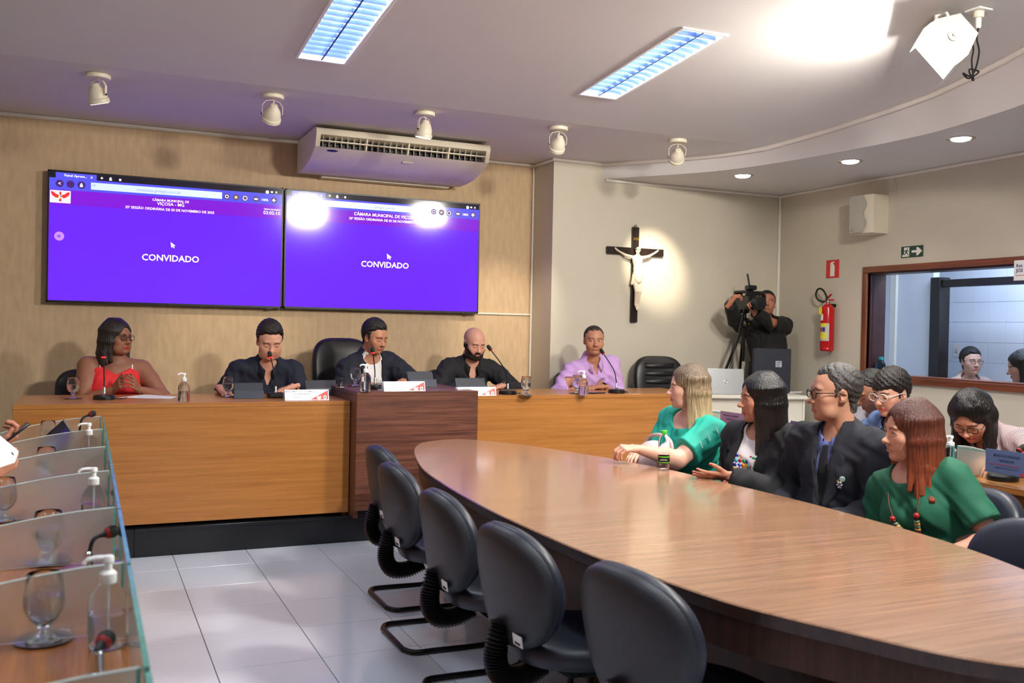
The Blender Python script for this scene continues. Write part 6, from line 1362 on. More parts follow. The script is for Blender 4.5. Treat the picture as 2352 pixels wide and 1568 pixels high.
    def grid(s, tags, off, h, extra=0.03, only=None):
        pr = [p for p in s.prims if p[0] in tags]; lo = np.full(3, 9.0); hi = np.full(3, -9.0)
        for p in pr:
            if p[1] == 'cap': r = max(p[4], p[5])+off; lo = np.minimum(lo, np.minimum(p[2], p[3])-r); hi = np.maximum(hi, np.maximum(p[2], p[3])+r)
            else: r = max(p[3])+off; lo = np.minimum(lo, p[2]-r); hi = np.maximum(hi, p[2]+r)
        G = Grid(lo-extra, hi+extra, h)
        for p in pr:
            if p[1] == 'cap': G.cap(p[2], p[3], p[4]+off, p[5]+off, p[6])
            else: G.ell(p[2], np.array(p[3])+off, p[4], '+', s.M3)
        return G
    def body(s, h=0.009):
        G = s.grid({'pelvis', 'torso', 'uarm', 'farm', 'neck', 'leg', 'foot'}, 0.0, h); V, F = G.mesh(); C = np.tile(np.array(lin(s.o['skin'])), (len(V), 1)); mi = np.zeros(len(F), int)
        hv, hf, hc, hm, G0 = head_mesh(s.o); s.G0 = G0; hv = (hv*s.hs)@s.Rh.T+s.H
        for (v, f, c, m) in [(hv, hf, hc, hm)]+[(v, f, c, np.zeros(len(f), int)) for v, f, c in s.hands]:
            F = np.concatenate([F, f+len(V)]); V = np.concatenate([V, v]); C = np.concatenate([C, c]); mi = np.concatenate([mi, m])
        me = eye_mat(); return fast_mesh('body', V, F, [skin_mat(), me], s.t, C, mi)
    def headpt(s, p): return (np.array(p)*np.array(HSC)*s.hs)@s.Rh.T+s.H
    def hair(s, mat, kind='short', name='hair'):
        if kind == 'short': V, F = hair_short(s.o, s.G0); Rm = s.Rh
        elif kind == 'beard': V, F = beard(s.o, s.G0); Rm = s.Rh
        else: V, F = hair_long(s.o, s.Rt); Rm = s.Ry
        e = fast_mesh(name, V*np.array(HSC if kind != 'long' else (1.05, 1.0, 1.0))*s.hs, F, [mat], s.t); M = Matrix.Identity(4)
        M = Matrix(((Rm[0, 0], Rm[0, 1], Rm[0, 2], s.H[0]), (Rm[1, 0], Rm[1, 1], Rm[1, 2], s.H[1]), (Rm[2, 0], Rm[2, 1], Rm[2, 2], s.H[2]), (0, 0, 0, 1)))
        e.matrix_local = M; return e
    def frame(s, G):
        X, Y, Z = [a.astype(np.float32) for a in G.all()]; q = [X-s.P[0], Y-s.P[1], Z-s.P[2]]
        dot = lambda v: q[0]*v[0]+q[1]*v[1]+q[2]*v[2]
        return dot(s.x), dot(s.f), dot(s.up)/s.L, X, Y, Z
    def garment(s, name, mat, tags=('torso', 'pelvis', 'uarm', 'farm'), off=0.013, h=0.008, cuts=(), wr=0.003, sleeve=None, seed=1, bottom=-0.12):
        """sleeve: None=no arms, 'short','long','roll'"""
        tg = set(tags)-{'uarm', 'farm'}; G0 = s.grid(tg | ({'uarm', 'farm'} if sleeve else set()), off+0.01, h); G = G0.like()
        for p in s.prims:
            if p[0] in tg:
                if p[1] == 'cap': G.cap(p[2], p[3], p[4]+off, p[5]+off, p[6])
                else: G.ell(p[2], np.array(p[3])+off, p[4], '+', s.M3)
        if sleeve:
            for g in s.E:
                S, E, W = s.S[g], s.E[g], s.W[g]; aw = s.aw*(0.9 if s.o.get('fem') else 1.0); ex = off+0.004
                G.cap(S, S+(E-S)*0.35, 0.060*aw+ex, 0.056*aw+ex, 0.03)
                if sleeve == 'short': G.cap(S+(E-S)*0.35, S+(E-S)*0.72, 0.056*aw+ex, 0.054*aw+ex+0.006, 0.01)
                else:
                    G.cap(S+(E-S)*0.35, E, 0.056*aw+ex, 0.045*aw+ex, 0.02); k = 0.93 if sleeve == 'long' else 0.45; G.cap(E, E+(W-E)*k, 0.046*aw+ex, (0.033+ex if sleeve == 'long' else 0.044*aw+ex), 0.02)
                    if sleeve == 'roll': G.cap(E+(W-E)*0.38, E+(W-E)*0.5, 0.047*aw+ex, 0.046*aw+ex, 0.004)
        a, b, c, X, Y, Z = s.frame(G); rs = random.Random(seed); n = 0
        for k in range(3):
            u = [rs.uniform(-1, 1) for _ in range(6)]; fr = 22*(1.7**k); n = n+(0.8**k)*np.sin(fr*(X*(1+u[0]*0.5)+Y*u[1]+Z*(0.9+u[2]))+2.2*np.sin(fr*0.6*(X*u[3]+Y*u[4]-Z*0.8)+u[5]*6))
        D = G.D+(wr*n).astype(np.float32)
        if sleeve:   # cut the sleeve ends flat
            for g in s.E:
                S, E, W = s.S[g], s.E[g], s.W[g]
                if sleeve == 'short': p0, dr = S+(E-S)*0.74, (E-S); 
                else: p0, dr = E+(W-E)*(0.95 if sleeve == 'long' else 0.51), (W-E)
                dr = dr/np.linalg.norm(dr); pl = (X-p0[0])*dr[0]+(Y-p0[1])*dr[1]+(Z-p0[2])*dr[2]; rr = np.sqrt((X-p0[0])**2+(Y-p0[1])**2+(Z-p0[2])**2); D = np.where(rr < 0.13, np.maximum(D, np.minimum(pl, 0.13-rr)), D)
        D = np.maximum(D, ((bottom-c)*s.L).astype(np.float32))
        for cut in cuts: D = np.maximum(D, cut(a, b, c, X, Y, Z).astype(np.float32))
        G.D = D; V, F = G.mesh(); return fast_mesh(name, V, F, [mat], s.t)
    def trousers(s, mat): 
        G = s.grid({'pelvis', 'leg'}, 0.010, 0.010); a, b, c, X, Y, Z = s.frame(G); G.D = np.maximum(G.D, (0.085-Z+0*X).astype(np.float32) if True else 0); V, F = G.mesh(); fast_mesh('trousers', V, F, [mat], s.t)
        G = s.grid({'foot'}, 0.006, 0.010); V, F = G.mesh(); k = (V[:, 0] > 0)
        for sel in (k, ~k):
            fm = sel[F].all(1); idx = np.full(len(V), -1); idx[sel] = np.arange(sel.sum()); fast_mesh('shoe', V[sel], idx[F[fm]], [cloth('black_shoe', (22, 20, 20), 0.4)], s.t)
    def collar(s, mat, r=0.062, open_=0.5, stand=0.035, drop=0.03, tip=0.055, name='collar'):
        b = MB(); n = 28; V = []; F = []; base = s.NB+s.up*0.0
        for i in range(n+1):
            th = open_+(2*math.pi-2*open_)*i/n; ff = max(0, math.cos(th)); e = (1 if i in (0, n) else 0); front = ff**2
            ca, sa = math.cos(th), math.sin(th)
            def pt(rr, hgt, fo=0.0): return base+s.x*(sa*rr)+s.f*(ca*(rr+0.006)+0.012+fo)+s.up*hgt
            V += [pt(r+0.004, -0.030-0.03*front), pt(r, stand*(1-0.75*front)-0.012*front), pt(r+0.006, stand*(1-0.75*front)-0.010*front), pt(r+0.028+0.006*front, -drop*0.4-(drop*0.6+tip*0.6)*front, 0.006*front)]
        for i in range(n):
            for j in range(3): F.append((i*4+j, i*4+j+1, (i+1)*4+j+1, (i+1)*4+j))
        V2 = [v+s.up*0.0 for v in V]; o = mesh_obj(name, V, F, mat, s.t, smooth=60); m = o.modifiers.new('thickness', 'SOLIDIFY'); m.thickness = 0.0035; m.offset = 0; return o
    def glasses(s, mat, rw=0.023, rh=0.018, r=0.0016, lens=True, sq=2.6):
        b = MB(); hp = lambda p: Vector(s.headpt(p))
        for g in (-1, 1):
            ring = [hp((g*0.0335+x, -0.103-0.0+0.10*abs(g*0.0335+x)**1.5*0.6, -0.001+z)) for x, z in egg(rw, rh, 24, sq)]; b.tube(ring, r, 6, True)
            b.tube([hp((g*(0.0335+rw), -0.099, 0.006)), hp((g*0.075, -0.082, 0.006)), hp((g*0.082, -0.01, 0.006)), hp((g*0.081, 0.02, -0.004))], r, 6)
        b.tube([hp((-0.0335+rw, -0.102, 0.003)), hp((0, -0.106, 0.006)), hp((0.0335-rw, -0.102, 0.003))], r, 6)
        o = b.build('eyeglasses', mat, s.t, smooth=60)
        if lens:
            for g in (-1, 1): mesh_obj('lens', [hp((g*0.0335+x*0.95, -0.1025, -0.001+z*0.95)) for x, z in egg(rw, rh, 24, sq)], [tuple(range(24))], glass('spectacle_lens', (250, 250, 250), 0.0, 1.02), o)
        return o
    def watch(s, g, mat, face_mat):
        E, W = s.E[g], s.W[g]; d = (W-E)/np.linalg.norm(W-E); p = W-d*0.015; M = Matrix.Translation(p) @ Vector(d).to_track_quat('Z', 'Y').to_matrix().to_4x4()
        o = MB().lathe([(0.029, -0.011), (0.031, -0.009), (0.031, 0.009), (0.029, 0.011)], 24, M, cap=False).build('watch_strap', mat, s.t)
        up = np.array((0, -0.3, 1.0)); up = up-d*(up@d); up /= np.linalg.norm(up); c = p+up*0.03; Mf = Matrix.Translation(c) @ Vector(up).to_track_quat('Z', 'Y').to_matrix().to_4x4()
        k = MB().lathe([(0.020, -0.003), (0.021, 0.0), (0.021, 0.007), (0.018, 0.009)], 24, Mf).build('watch_case', mat, s.t); MB().cyl(Vector(c+up*0.0092), Vector(c+up*0.0098), 0.016, n=20).build('watch_dial', face_mat, k)
    def surf(s, a, c, off=0.02):
        """front-of-chest point in torso coordinates: march along the front axis"""
        G = s._tg; 
        for bb in np.arange(0.30, -0.05, -0.002):
            p = s.T(a, bb, c); i = np.round((p-G.lo)/G.h).astype(int)
            if np.all(i >= 0) and np.all(i < G.n) and G.D[tuple(i)] < off: return p
        return s.T(a, 0.12, c)
    def prep_surf(s): s._tg = s.grid({'torso', 'pelvis'}, 0.0, 0.006, 0.06)
def eye_mat():
    if 'eye' in MATS: return MATS['eye']
    m, nt, b = new_mat('eye'); a = nt.nodes.new('ShaderNodeAttribute'); a.attribute_name = 'tint'; nt.links.new(a.outputs['Color'], b.inputs['Base Color']); setp(b, Roughness=0.12); MATS['eye'] = m; return m
# neckline cutters
def cut_round(P, r=0.078, drop=0.055, fwd=0.03):
    ctr = P.NB+P.f*fwd+P.up*0.02
    def f(a, b, c, X, Y, Z): q = [X-ctr[0], Y-ctr[1], Z-ctr[2]]; aa = q[0]*P.x[0]+q[1]*P.x[1]+q[2]*P.x[2]; bb = q[0]*P.f[0]+q[1]*P.f[1]+q[2]*P.f[2]; cc = q[0]*P.up[0]+q[1]*P.up[1]+q[2]*P.up[2]; return (1-np.sqrt((aa/r)**2+(bb/(r+0.02))**2+(cc/drop)**2))*0.05
    return f
def cut_v(P, cb, slope, w0=0.0, bmin=0.0):
    return lambda a, b, c, X, Y, Z: np.minimum(np.minimum(w0+slope*(c-cb)*P.L-np.abs(a), b-bmin), (c-cb)*P.L)
def band(P, cb, slope, w0, lw, ctop):
    """keep only a lapel strip beside a V opening"""
    def f(a, b, c, X, Y, Z):
        e = np.abs(a)-(w0+slope*(c-cb)*P.L); wid = lw*np.clip((c-cb)/(0.25)+0.25, 0.2, 1)*np.where(c > ctop-0.10, np.clip((ctop+0.06-c)/0.12, 0.35, 1), 1)
        return np.maximum(np.maximum(-e, e-wid), np.maximum((cb-c)*P.L, np.maximum(-b, (c-1.02)*P.L)))
    return f
M_BLACKFRAME = plain('black_eyeglass_frame', (20, 18, 20), 0.25); M_CLEARFRAME = plain('clear_eyeglass_frame', (214, 208, 204), 0.15)
H_BLACK = hair_mat('black_hair', (14, 11, 11), (40, 32, 30)); H_DBROWN = hair_mat('dark_brown_hair', (22, 15, 12), (58, 40, 32)); H_GREY = hair_mat('greying_hair', (52, 48, 46), (120, 116, 112)); H_CROP = hair_mat('cropped_dark_hair', (40, 32, 28), (70, 60, 54), rough=0.6)
H_BLONDE = hair_mat('ombre_blonde_hair', (84, 66, 50), (206, 180, 138), z0=0.09, z1=-0.26); H_RED = hair_mat('auburn_hair', (60, 24, 14), (142, 66, 34), z0=0.10, z1=-0.30); H_STRAIGHT = hair_mat('straight_black_hair', (12, 10, 10), (44, 36, 36), rough=0.3)
PANTS = cloth('dark_trousers', (30, 32, 40)); JEANS = cloth('jeans', (44, 56, 84))
# ---- 1 woman in red on the dais
p = Person('woman with dark shoulder-length hair and glasses in a red strappy top, hands steepled', (0.16, 7.42), PLAT_Z, (0.06, -1), at(268, 775, Y=7.30), (0.72, -0.70), 0.0, skin=(150, 100, 76), w=1.16, d=1.12, aw=1.32, bust=1.35, fem=True, jaw=1.12, jowl=True, lip=(178, 34, 44), smile=True, nb=(0, 0.035, -0.165), gaze=(0.35, -1, 0), hlen=0.19, hside=0.17, vol=1.08, a0=58, seed=3, fw=0.058, tipy=-0.01, iris=(30, 18, 12))
p.arm(-1, at(262, 893, Y=7.10), (0.42, -0.75, 0.5), (0.9, 0.4, 0), 'steeple', (-0.9, 0.5, -0.5), nails=(180, 20, 32)); p.arm(1, at(318, 893, Y=7.10), (-0.42, -0.75, 0.5), (-0.9, 0.4, 0), 'steeple', (0.9, 0.5, -0.5), nails=(180, 20, 32))
p.body(0.008); p.hair(H_DBROWN, 'long'); p.glasses(M_BLACKFRAME, 0.0245, 0.019)
RED = cloth('red_top', (222, 34, 40), 0.7)
p.garment('top', RED, ('torso', 'pelvis'), 0.012, cuts=[lambda a, b, c, X, Y, Z: (c-(0.835+0.0*a)-np.where(b > 0, 0.10*np.clip(np.abs(a)/0.10, 0, 1)-0.0, -0.05)+np.clip(np.abs(a)-0.10, 0, 1)*1.2)*p.L], wr=0.002); p.trousers(PANTS)
p.prep_surf()
for g in (-1, 1):
    for k in range(9):
        c_ = 0.88+0.014*k*0.9; q = p.surf(g*0.105, min(c_, 0.97), 0.004); o = MB().sphere(q, 0.0055, 10, 8).build('strap_bead', M_PUMP, p.t)
MB().sphere(p.headpt((0.078, 0.0, -0.045)), 0.006, 10, 8).build('earring', M_CHROME, p.t)
# ---- 2 man in navy polo
p = Person('man in a dotted navy polo shirt looking down at the dais', (1.21, 7.40), PLAT_Z, (0, -1), at(619, 782, Y=7.02), (0.02, -1), R(24), skin=(214, 158, 132), w=1.12, d=1.15, aw=1.12, belly=0.03, hs=1.06, jowl=True, jaw=1.08, shut=True, stubble=0.12, ht=0.012, htop=0.014, hline=0.018, nb=(0, 0.075, -0.165))
p.arm(-1, at(508, 893, Y=6.95), (0.25, -0.85, -0.25), (0.2, -0.2, -1), 'relax', (-0.35, 0.6, -1)); p.arm(1, at(672, 888, Y=6.88), (-0.93, -0.3, -0.2), (0, -0.1, -1), 'relax', (0.6, 0.5, -0.9))
p.body(); p.hair(H_DBROWN); NAVY = cloth('navy_polo', (20, 26, 44))
p.garment('polo_shirt', NAVY, off=0.013, sleeve='short', cuts=[cut_round(p, 0.066, 0.045, 0.02), cut_v(p, 0.80, 0.42, 0.004, 0.02)]); p.collar(NAVY, 0.066, 0.35); p.trousers(PANTS)
p.prep_surf(); dots = MB()
for i in range(-9, 10):
    for j in range(14):
        q = p.surf(i*0.0155, 0.22+j*0.042, 0.0185); dots.sphere(q, 0.0016, 5, 4)
tag(dots.build('woven_dots', plain('pale_dots', (120, 136, 160), 0.7), p.t), kind='stuff')
p.watch(1, plain('dark_watch', (30, 28, 44), 0.3, 0.6), M_SILVER)
d_ = (p.W[-1]-p.E[-1]); d_ /= np.linalg.norm(d_)
for k in range(14):
    a_ = 2*math.pi*k/14; u_ = np.cross(d_, UP); u_ /= np.linalg.norm(u_); v_ = np.cross(d_, u_); MB().sphere(p.W[-1]-d_*0.01+(u_*math.cos(a_)+v_*math.sin(a_))*0.030, 0.0055, 8, 6).build('bracelet_bead', plain('bracelet', (40, 34, 34), 0.4), p.t)
# ---- 3 man in navy blazer
p = Person('man in a navy blazer over a white T-shirt at the walnut desk', (2.02, 7.40), PLAT_Z, (0.28, -1), at(860, 774, Y=7.12), (0.50, -0.86), R(16), skin=(190, 132, 102), w=1.05, d=1.05, shut=True, ht=0.014, htop=0.012, hline=0.020, burn=-0.02, stubble=0.1, nb=(0, 0.06, -0.17))
p.arm(-1, at(852, 884, Y=6.98), (0.5, -0.8, -0.2), (0.3, 0, -1), 'clasp', (-1, 0.3, -0.5)); p.arm(1, at(924, 876, Y=6.86), (-0.7, -0.6, -0.25), (0, 0, -1), 'relax', (1, 0.4, -0.4))
p.body(); p.hair(H_BLACK); WT = cloth('white_tshirt', (236, 232, 230)); BLZ = cloth('navy_blazer', (22, 26, 40))
p.garment('t_shirt', WT, ('torso', 'pelvis'), 0.012, cuts=[cut_round(p, 0.070, 0.045, 0.02)]); p.garment('blazer', BLZ, off=0.026, sleeve='long', cuts=[cut_round(p, 0.082, 0.06, 0.02), cut_v(p, -0.2, 0.05, 0.042, 0.0)], wr=0.004, seed=5)
p.garment('lapel', BLZ, ('torso',), 0.031, cuts=[band(p, 0.30, 0.03, 0.054, 0.05, 0.90)], wr=0.002); p.trousers(PANTS)
# ---- 4 bald bearded man
p = Person('bald bearded man in a black shirt looking down at the dais', (2.87, 7.46), PLAT_Z, (0.02, -1), at(1089, 787, Y=7.16), (0.12, -1), R(22), skin=(212, 156, 134), w=1.08, d=1.05, aw=1.05, shut=True, stubble=0.2, nb=(0, 0.07, -0.165), brow=(48, 34, 28))
p.arm(-1, at(1072, 888, Y=7.0), (0.7, -0.6, -0.2), (0, 0, -1), 'relax', (-1, 0.3, -0.4)); p.arm(1, at(1152, 886, Y=6.98), (-0.9, -0.3, -0.15), (0, 0, -1), 'relax', (1, 0.3, -0.4))
p.body(); p.hair(hair_mat('dark_beard', (22, 17, 15), (60, 46, 40), rough=0.6), 'beard', 'beard'); BLK = cloth('black_shirt', (24, 24, 28))
p.garment('shirt', BLK, off=0.014, sleeve='long', cuts=[cut_round(p, 0.066, 0.045, 0.02), cut_v(p, 0.72, 0.30, 0.006, 0.02)], wr=0.004); p.collar(BLK, 0.068, 0.42, tip=0.07); p.trousers(PANTS); p.watch(1, plain('steel_watch', (120, 120, 124), 0.25, 0.9), M_BLACKPL)
# ---- 5 man in lilac shirt
p = Person('man with cropped grey hair in a lilac shirt with rolled sleeves', (4.02, 7.22), PLAT_Z, (-0.03, -1), at(1364, 781, Y=6.98), (-0.33, -0.95), R(4), skin=(186, 130, 102), w=1.05, d=1.05, belly=0.02, ht=0.004, htop=0.0, hline=0.014, recede=1.0, stubble=0.15, nb=(0.015, 0.06, -0.18), jaw=1.04, gaze=(-0.5, -1, 0), lips=0.8, browk=0.7)
p.arm(1, at(1383, 888, Y=6.84), (-1, -0.05, -0.04), (0, 0, -1), 'relax', (1, 0.5, -0.4)); p.arm(-1, at(1340, 888, Y=6.93), (0.95, -0.2, 0.0), (0, 0, -1), 'relax', (-1, 0.5, -0.4))
p.body(); p.hair(H_CROP); LIL = cloth('lilac_shirt', (196, 158, 214))
p.garment('shirt', LIL, off=0.016, sleeve='roll', cuts=[cut_round(p, 0.066, 0.045, 0.02), cut_v(p, 0.84, 0.40, 0.004, 0.02)], wr=0.005, seed=8); p.collar(LIL, 0.066, 0.38, tip=0.06); p.trousers(PANTS); p.watch(1, M_BLACKPL, plain('dark_dial', (40, 40, 50), 0.2))
p.prep_surf()
for k in range(5): MB().cyl(p.surf(0.004, 0.80-k*0.14, 0.018), p.surf(0.004, 0.80-k*0.14, 0.018)+p.f*0.003, 0.005, n=10).build('button', M_PUMP, p.t)
# ---- 6 blonde woman in teal
p = Person('blonde woman in a teal T-shirt with crossed forearms at the table', (3.24, 4.60), 0, (-1, -0.05), at(1580, 890, X=3.16), (-0.90, 0.44), 0.02, skin=(226, 172, 150), w=1.12, d=1.10, aw=1.28, bust=1.25, fem=True, smile=False, lip=(196, 96, 96), hlen=0.40, hside=0.34, vol=1.05, a0=72, seed=11, fw=0.066, tipy=0.0, brow=(90, 66, 50), flare=0.04, wave=0.010, nb=(0, 0.03, -0.175))
p.arm(1, at(1462, 1030, Y=4.40), (-0.95, 0.1, 0.05), (0, 0.3, -1), 'clasp', (0.3, -0.5, -1), nails=(170, 20, 40)); p.arm(-1, at(1470, 1038, Y=4.62), (-0.8, -0.5, -0.1), (0, 0, -1), 'relax', (0.3, 0.5, -1), nails=(170, 20, 40))
p.body(0.008); p.hair(H_BLONDE, 'long'); TEAL = cloth('teal_tshirt', (16, 160, 140), 0.7)
p.garment('t_shirt', TEAL, off=0.014, sleeve='short', cuts=[cut_round(p, 0.10, 0.085, 0.035)], wr=0.004, seed=2); p.trousers(PANTS)
for z_ in (0.0, 0.5, 1.0):
    S_, E_ = p.S[1], p.E[1]; q0 = S_+(E_-S_)*(0.05+0.55*z_)+np.array((0.065*p.aw, -0.02+0.02*z_, 0.035)); MB().tube([q0+np.array((0.0, -0.006, 0.016)), q0+np.array((0.006, 0.006, -0.02))], 0.0025, 6).build('sleeve_embroidery', M_PUMP, p.t)
# her bag
bp_ = at(1490, 1050, Y=4.50); bg = thing('handbag', 'pale pink handbag with a rolled handle in the lap of the blonde woman', 'handbag', (2.93, 4.52, 0.575), R(8))
G = Grid((-0.19, -0.17, -0.01), (0.19, 0.17, 0.33), 0.006); G.ell((0, 0, 0.13), (0.10, 0.16, 0.15), 0.0); G.cap((0, -0.12, 0.04), (0, 0.12, 0.04), 0.07, 0.07, 0.05); G.D = np.maximum(G.D, 0.004-G.all()[2]).astype(np.float32); V, F = G.mesh()
fast_mesh('bag_body', V, F, [plain('pale_pink_leatherette', (214, 190, 190), 0.6, bump=0.3, bscale=260)], bg)
MB().tube(catmull([(0.02, -0.13, 0.20), (0.03, -0.09, 0.285), (0.03, 0.0, 0.31), (0.03, 0.09, 0.285), (0.02, 0.13, 0.20)], 7), 0.011, 12).build('handle', plain('beige_handle', (196, 168, 160), 0.55), bg)
for s_ in (-1, 1): MB().bbox((0.005, s_*0.13-0.012, 0.17), (0.035, s_*0.13+0.012, 0.215), 0.003).build('handle_tab', plain('tan_tab', (190, 150, 130), 0.5), bg)
# ---- 7 woman in black blazer
p = Person('woman with long straight black hair in a black blazer and printed white shirt', (3.26, 3.93), 0, (-1, -0.22), at(1748, 915, X=3.16), (-0.93, 0.36), 0.04, skin=(190, 130, 104), w=1.10, d=1.08, aw=1.12, bust=1.35, fem=True, lip=(190, 92, 92), hlen=0.40, hside=0.36, vol=1.08, a0=50, seed=21, fw=0.052, flare=0.20, wave=0.004, nb=(0, 0.03, -0.175))
p.arm(1, at(1668, 1092, Y=3.80), (-0.95, 0.25, 0.0), (0, 0.6, 0.8), 'flat', (0.5, -0.5, -1), nails=(200, 20, 36)); p.arm(-1, at(1700, 1085, Y=3.98), (-0.85, -0.35, 0.0), (0, 0, -1), 'relax', (0.4, 0.6, -1), nails=(200, 20, 36))
p.body(0.008); p.hair(H_STRAIGHT, 'long'); WS = cloth('white_print_shirt', (232, 224, 228)); BB = cloth('black_blazer', (15, 15, 20))
p.garment('shirt', WS, ('torso', 'pelvis'), 0.012, cuts=[cut_round(p, 0.075, 0.06, 0.02)]); p.garment('blazer', BB, off=0.026, sleeve='long', cuts=[cut_round(p, 0.085, 0.07, 0.03), cut_v(p, -0.2, 0.0, 0.066, 0.0)], wr=0.004, seed=4); p.trousers(PANTS)
p.garment('lapel', BB, ('torso',), 0.031, cuts=[band(p, 0.15, 0.0, 0.072, 0.05, 0.90)], wr=0.002)
p.prep_surf(); pal = [(214, 40, 50), (240, 200, 70), (50, 90, 210), (60, 180, 90), (70, 190, 220), (240, 150, 50), (60, 60, 170)]; rs = random.Random(4)
for i in range(7):       # puzzle-piece heart, each piece a raised patch on the shirt
    for j in range(7):
        u_, v_ = (i-3)*0.0205, (j-3)*0.0205; hx, hy = u_/0.066, v_/0.066
        if (hx*hx+hy*hy-1)**3-hx*hx*hy**3 > 0.05: continue
        q = p.surf(u_, 0.62+v_/p.L, 0.0125); m_ = plain('print_%d' % ((i*3+j*5) % 7), pal[(i*3+j*5) % 7], 0.7)
        b_ = MB().lathe([(0.0, 0.003), (0.009, 0.003), (0.0108, 0.0005), (0.0108, -0.005)], 10, Matrix.Translation(q) @ Vector(p.f).to_track_quat('Z', 'Y').to_matrix().to_4x4(), cap=False); b_.build('print_piece', m_, p.t)
        if (i+j) % 2: MB().sphere(q+p.x*0.0108+p.f*0.0025, 0.0042, 8, 6, (1, 1, 1)).build('print_piece', m_, p.t)
M_PRINT = plain('blue_print', (50, 70, 190), 0.7)
for body_, c_, w_ in (('AUTISMO', 0.425, 0.085), ('VIÇOSA', 0.345, 0.09)):
    q = p.surf(0, c_, 0.010)+p.f*0.004; Mx = Matrix(((p.x[0], p.up[0], p.f[0], q[0]), (p.x[1], p.up[1], p.f[1], q[1]), (p.x[2], p.up[2], p.f[2], q[2]), (0, 0, 0, 1))); text('shirt_lettering', body_, M_PRINT, p.t, width=w_, M=Mx, bold=0.02)
# ---- 8 man in suit
p = Person('grey-haired man in a dark suit, blue shirt and black tie with black glasses', (3.28, 3.40), 0, (-1, -0.22), at(1918, 903, X=3.16), (-0.90, 0.42), 0.03, skin=(190, 138, 112), w=1.10, d=1.12, belly=0.04, hs=1.06, ht=0.010, htop=0.004, hline=0.022, recede=1.5, burn=-0.02, jowl=True, stubble=0.1, nb=(0, 0.03, -0.18), brow=(70, 62, 58), nose=1.15)
p.arm(1, (2.98, 3.20, 0.63), (-0.9, 0.3, -0.3), (0, 0, -1), 'relax', (0.6, -0.6, -0.6)); p.arm(-1, (2.98, 3.55, 0.63), (-0.9, -0.3, -0.3), (0, 0, -1), 'relax', (0.6, 0.6, -0.6))
p.body(0.008); p.hair(H_GREY); BS = cloth('blue_shirt', (96, 106, 164)); ST = cloth('dark_suit', (24, 26, 36)); TI = cloth('black_tie', (16, 16, 20))
p.garment('shirt', BS, ('torso', 'pelvis'), 0.012, cuts=[cut_round(p, 0.070, 0.045, 0.02)]); p.collar(BS, 0.066, 0.30, tip=0.05)
p.garment('tie', TI, ('torso', 'pelvis'), 0.018, h=0.006, cuts=[lambda a, b, c, X, Y, Z: np.maximum(np.maximum(np.abs(a)-(0.018+0.03*(0.93-c)), -b), (c-0.945)*p.L)], wr=0.001)
p.garment('suit_jacket', ST, off=0.028, sleeve='long', cuts=[cut_round(p, 0.074, 0.06, 0.01), cut_v(p, 0.34, 0.14, 0.004, 0.0)], wr=0.004, seed=6); p.garment('lapel', ST, ('torso',), 0.034, cuts=[band(p, 0.34, 0.14, 0.012, 0.06, 0.92)], wr=0.001); p.trousers(cloth('suit_trousers', (30, 32, 42)))
p.glasses(M_BLACKFRAME, 0.026, 0.017, 0.0024, sq=4); p.prep_surf()
for a_, c_, r_, m_, n_ in ((0.105, 0.66, 0.013, plain('pale_green_pin', (190, 220, 205), 0.3), 'round_pin'), (0.095, 0.605, 0.011, plain('silver_pin', (200, 200, 204), 0.3, 0.4), 'figure_pin'), (0.086, 0.640, 0.006, plain('gold_pin', (190, 160, 70), 0.3, 0.8), 'gold_pin')):
    q = p.surf(a_, c_, 0.036); MB().lathe([(r_, 0.0), (r_, 0.004), (r_*0.8, 0.006)], 18, Matrix.Translation(q) @ Vector(p.f+p.x*0.3).to_track_quat('Z', 'Y').to_matrix().to_4x4()).build(n_, m_, p.t)
    if n_ == 'figure_pin':
        for k in range(6): MB().sphere(q+p.x*0.011*math.cos(k*1.05)+p.up*0.013*math.sin(k*1.05)+p.f*0.005, 0.0055, 8, 6).build('pin_petal', m_, p.t)
MB().cyl(p.surf(0.004, 0.26, 0.03), p.surf(0.004, 0.26, 0.03)+p.f*0.005, 0.009, n=14).build('jacket_button', M_BLACKPL, p.t)
# ---- 9 auburn woman in green
p = Person('woman with long auburn hair in a green T-shirt with a chunky bead necklace', (3.28, 2.84), 0, (-1, -0.28), at(2092, 992, X=3.14), (-0.92, 0.40), 0.06, skin=(206, 150, 126), w=1.02, d=1.02, aw=1.05, bust=1.15, fem=True, lip=(190, 120, 112), hlen=0.26, hside=0.24, vol=1.14, a0=56, seed=31, fw=0.056, flare=0.12, wave=0.010, curl=True, nb=(0, 0.03, -0.175), brow=(96, 60, 44))
p.arm(1, (3.0, 2.60, 0.64), (-0.9, 0.4, -0.15), (0, 0, -1), 'relax', (0.7, -0.5, -0.5)); p.arm(-1, (2.98, 2.95, 0.64), (-0.9, -0.3, -0.1), (0, 0, -1), 'relax', (0.5, 0.6, -0.6))
p.body(0.008); p.hair(H_RED, 'long'); GR = cloth('green_tshirt', (18, 92, 66), 0.75)
p.garment('t_shirt', GR, off=0.013, sleeve='short', cuts=[cut_round(p, 0.074, 0.055, 0.02)], wr=0.003, seed=9); p.trousers(PANTS); p.prep_surf()
nk = [('red', (150, 34, 30), 0.013), ('dark', (40, 24, 20), 0.010), ('sage', (110, 130, 110), 0.012), ('amber', (214, 150, 70), 0.012), ('sage', (110, 130, 110), 0.012), ('amber', (214, 150, 70), 0.012), ('plum', (54, 26, 30), 0.016)]
nkl = None; CORD = plain('brown_cord', (96, 66, 46), 0.7)
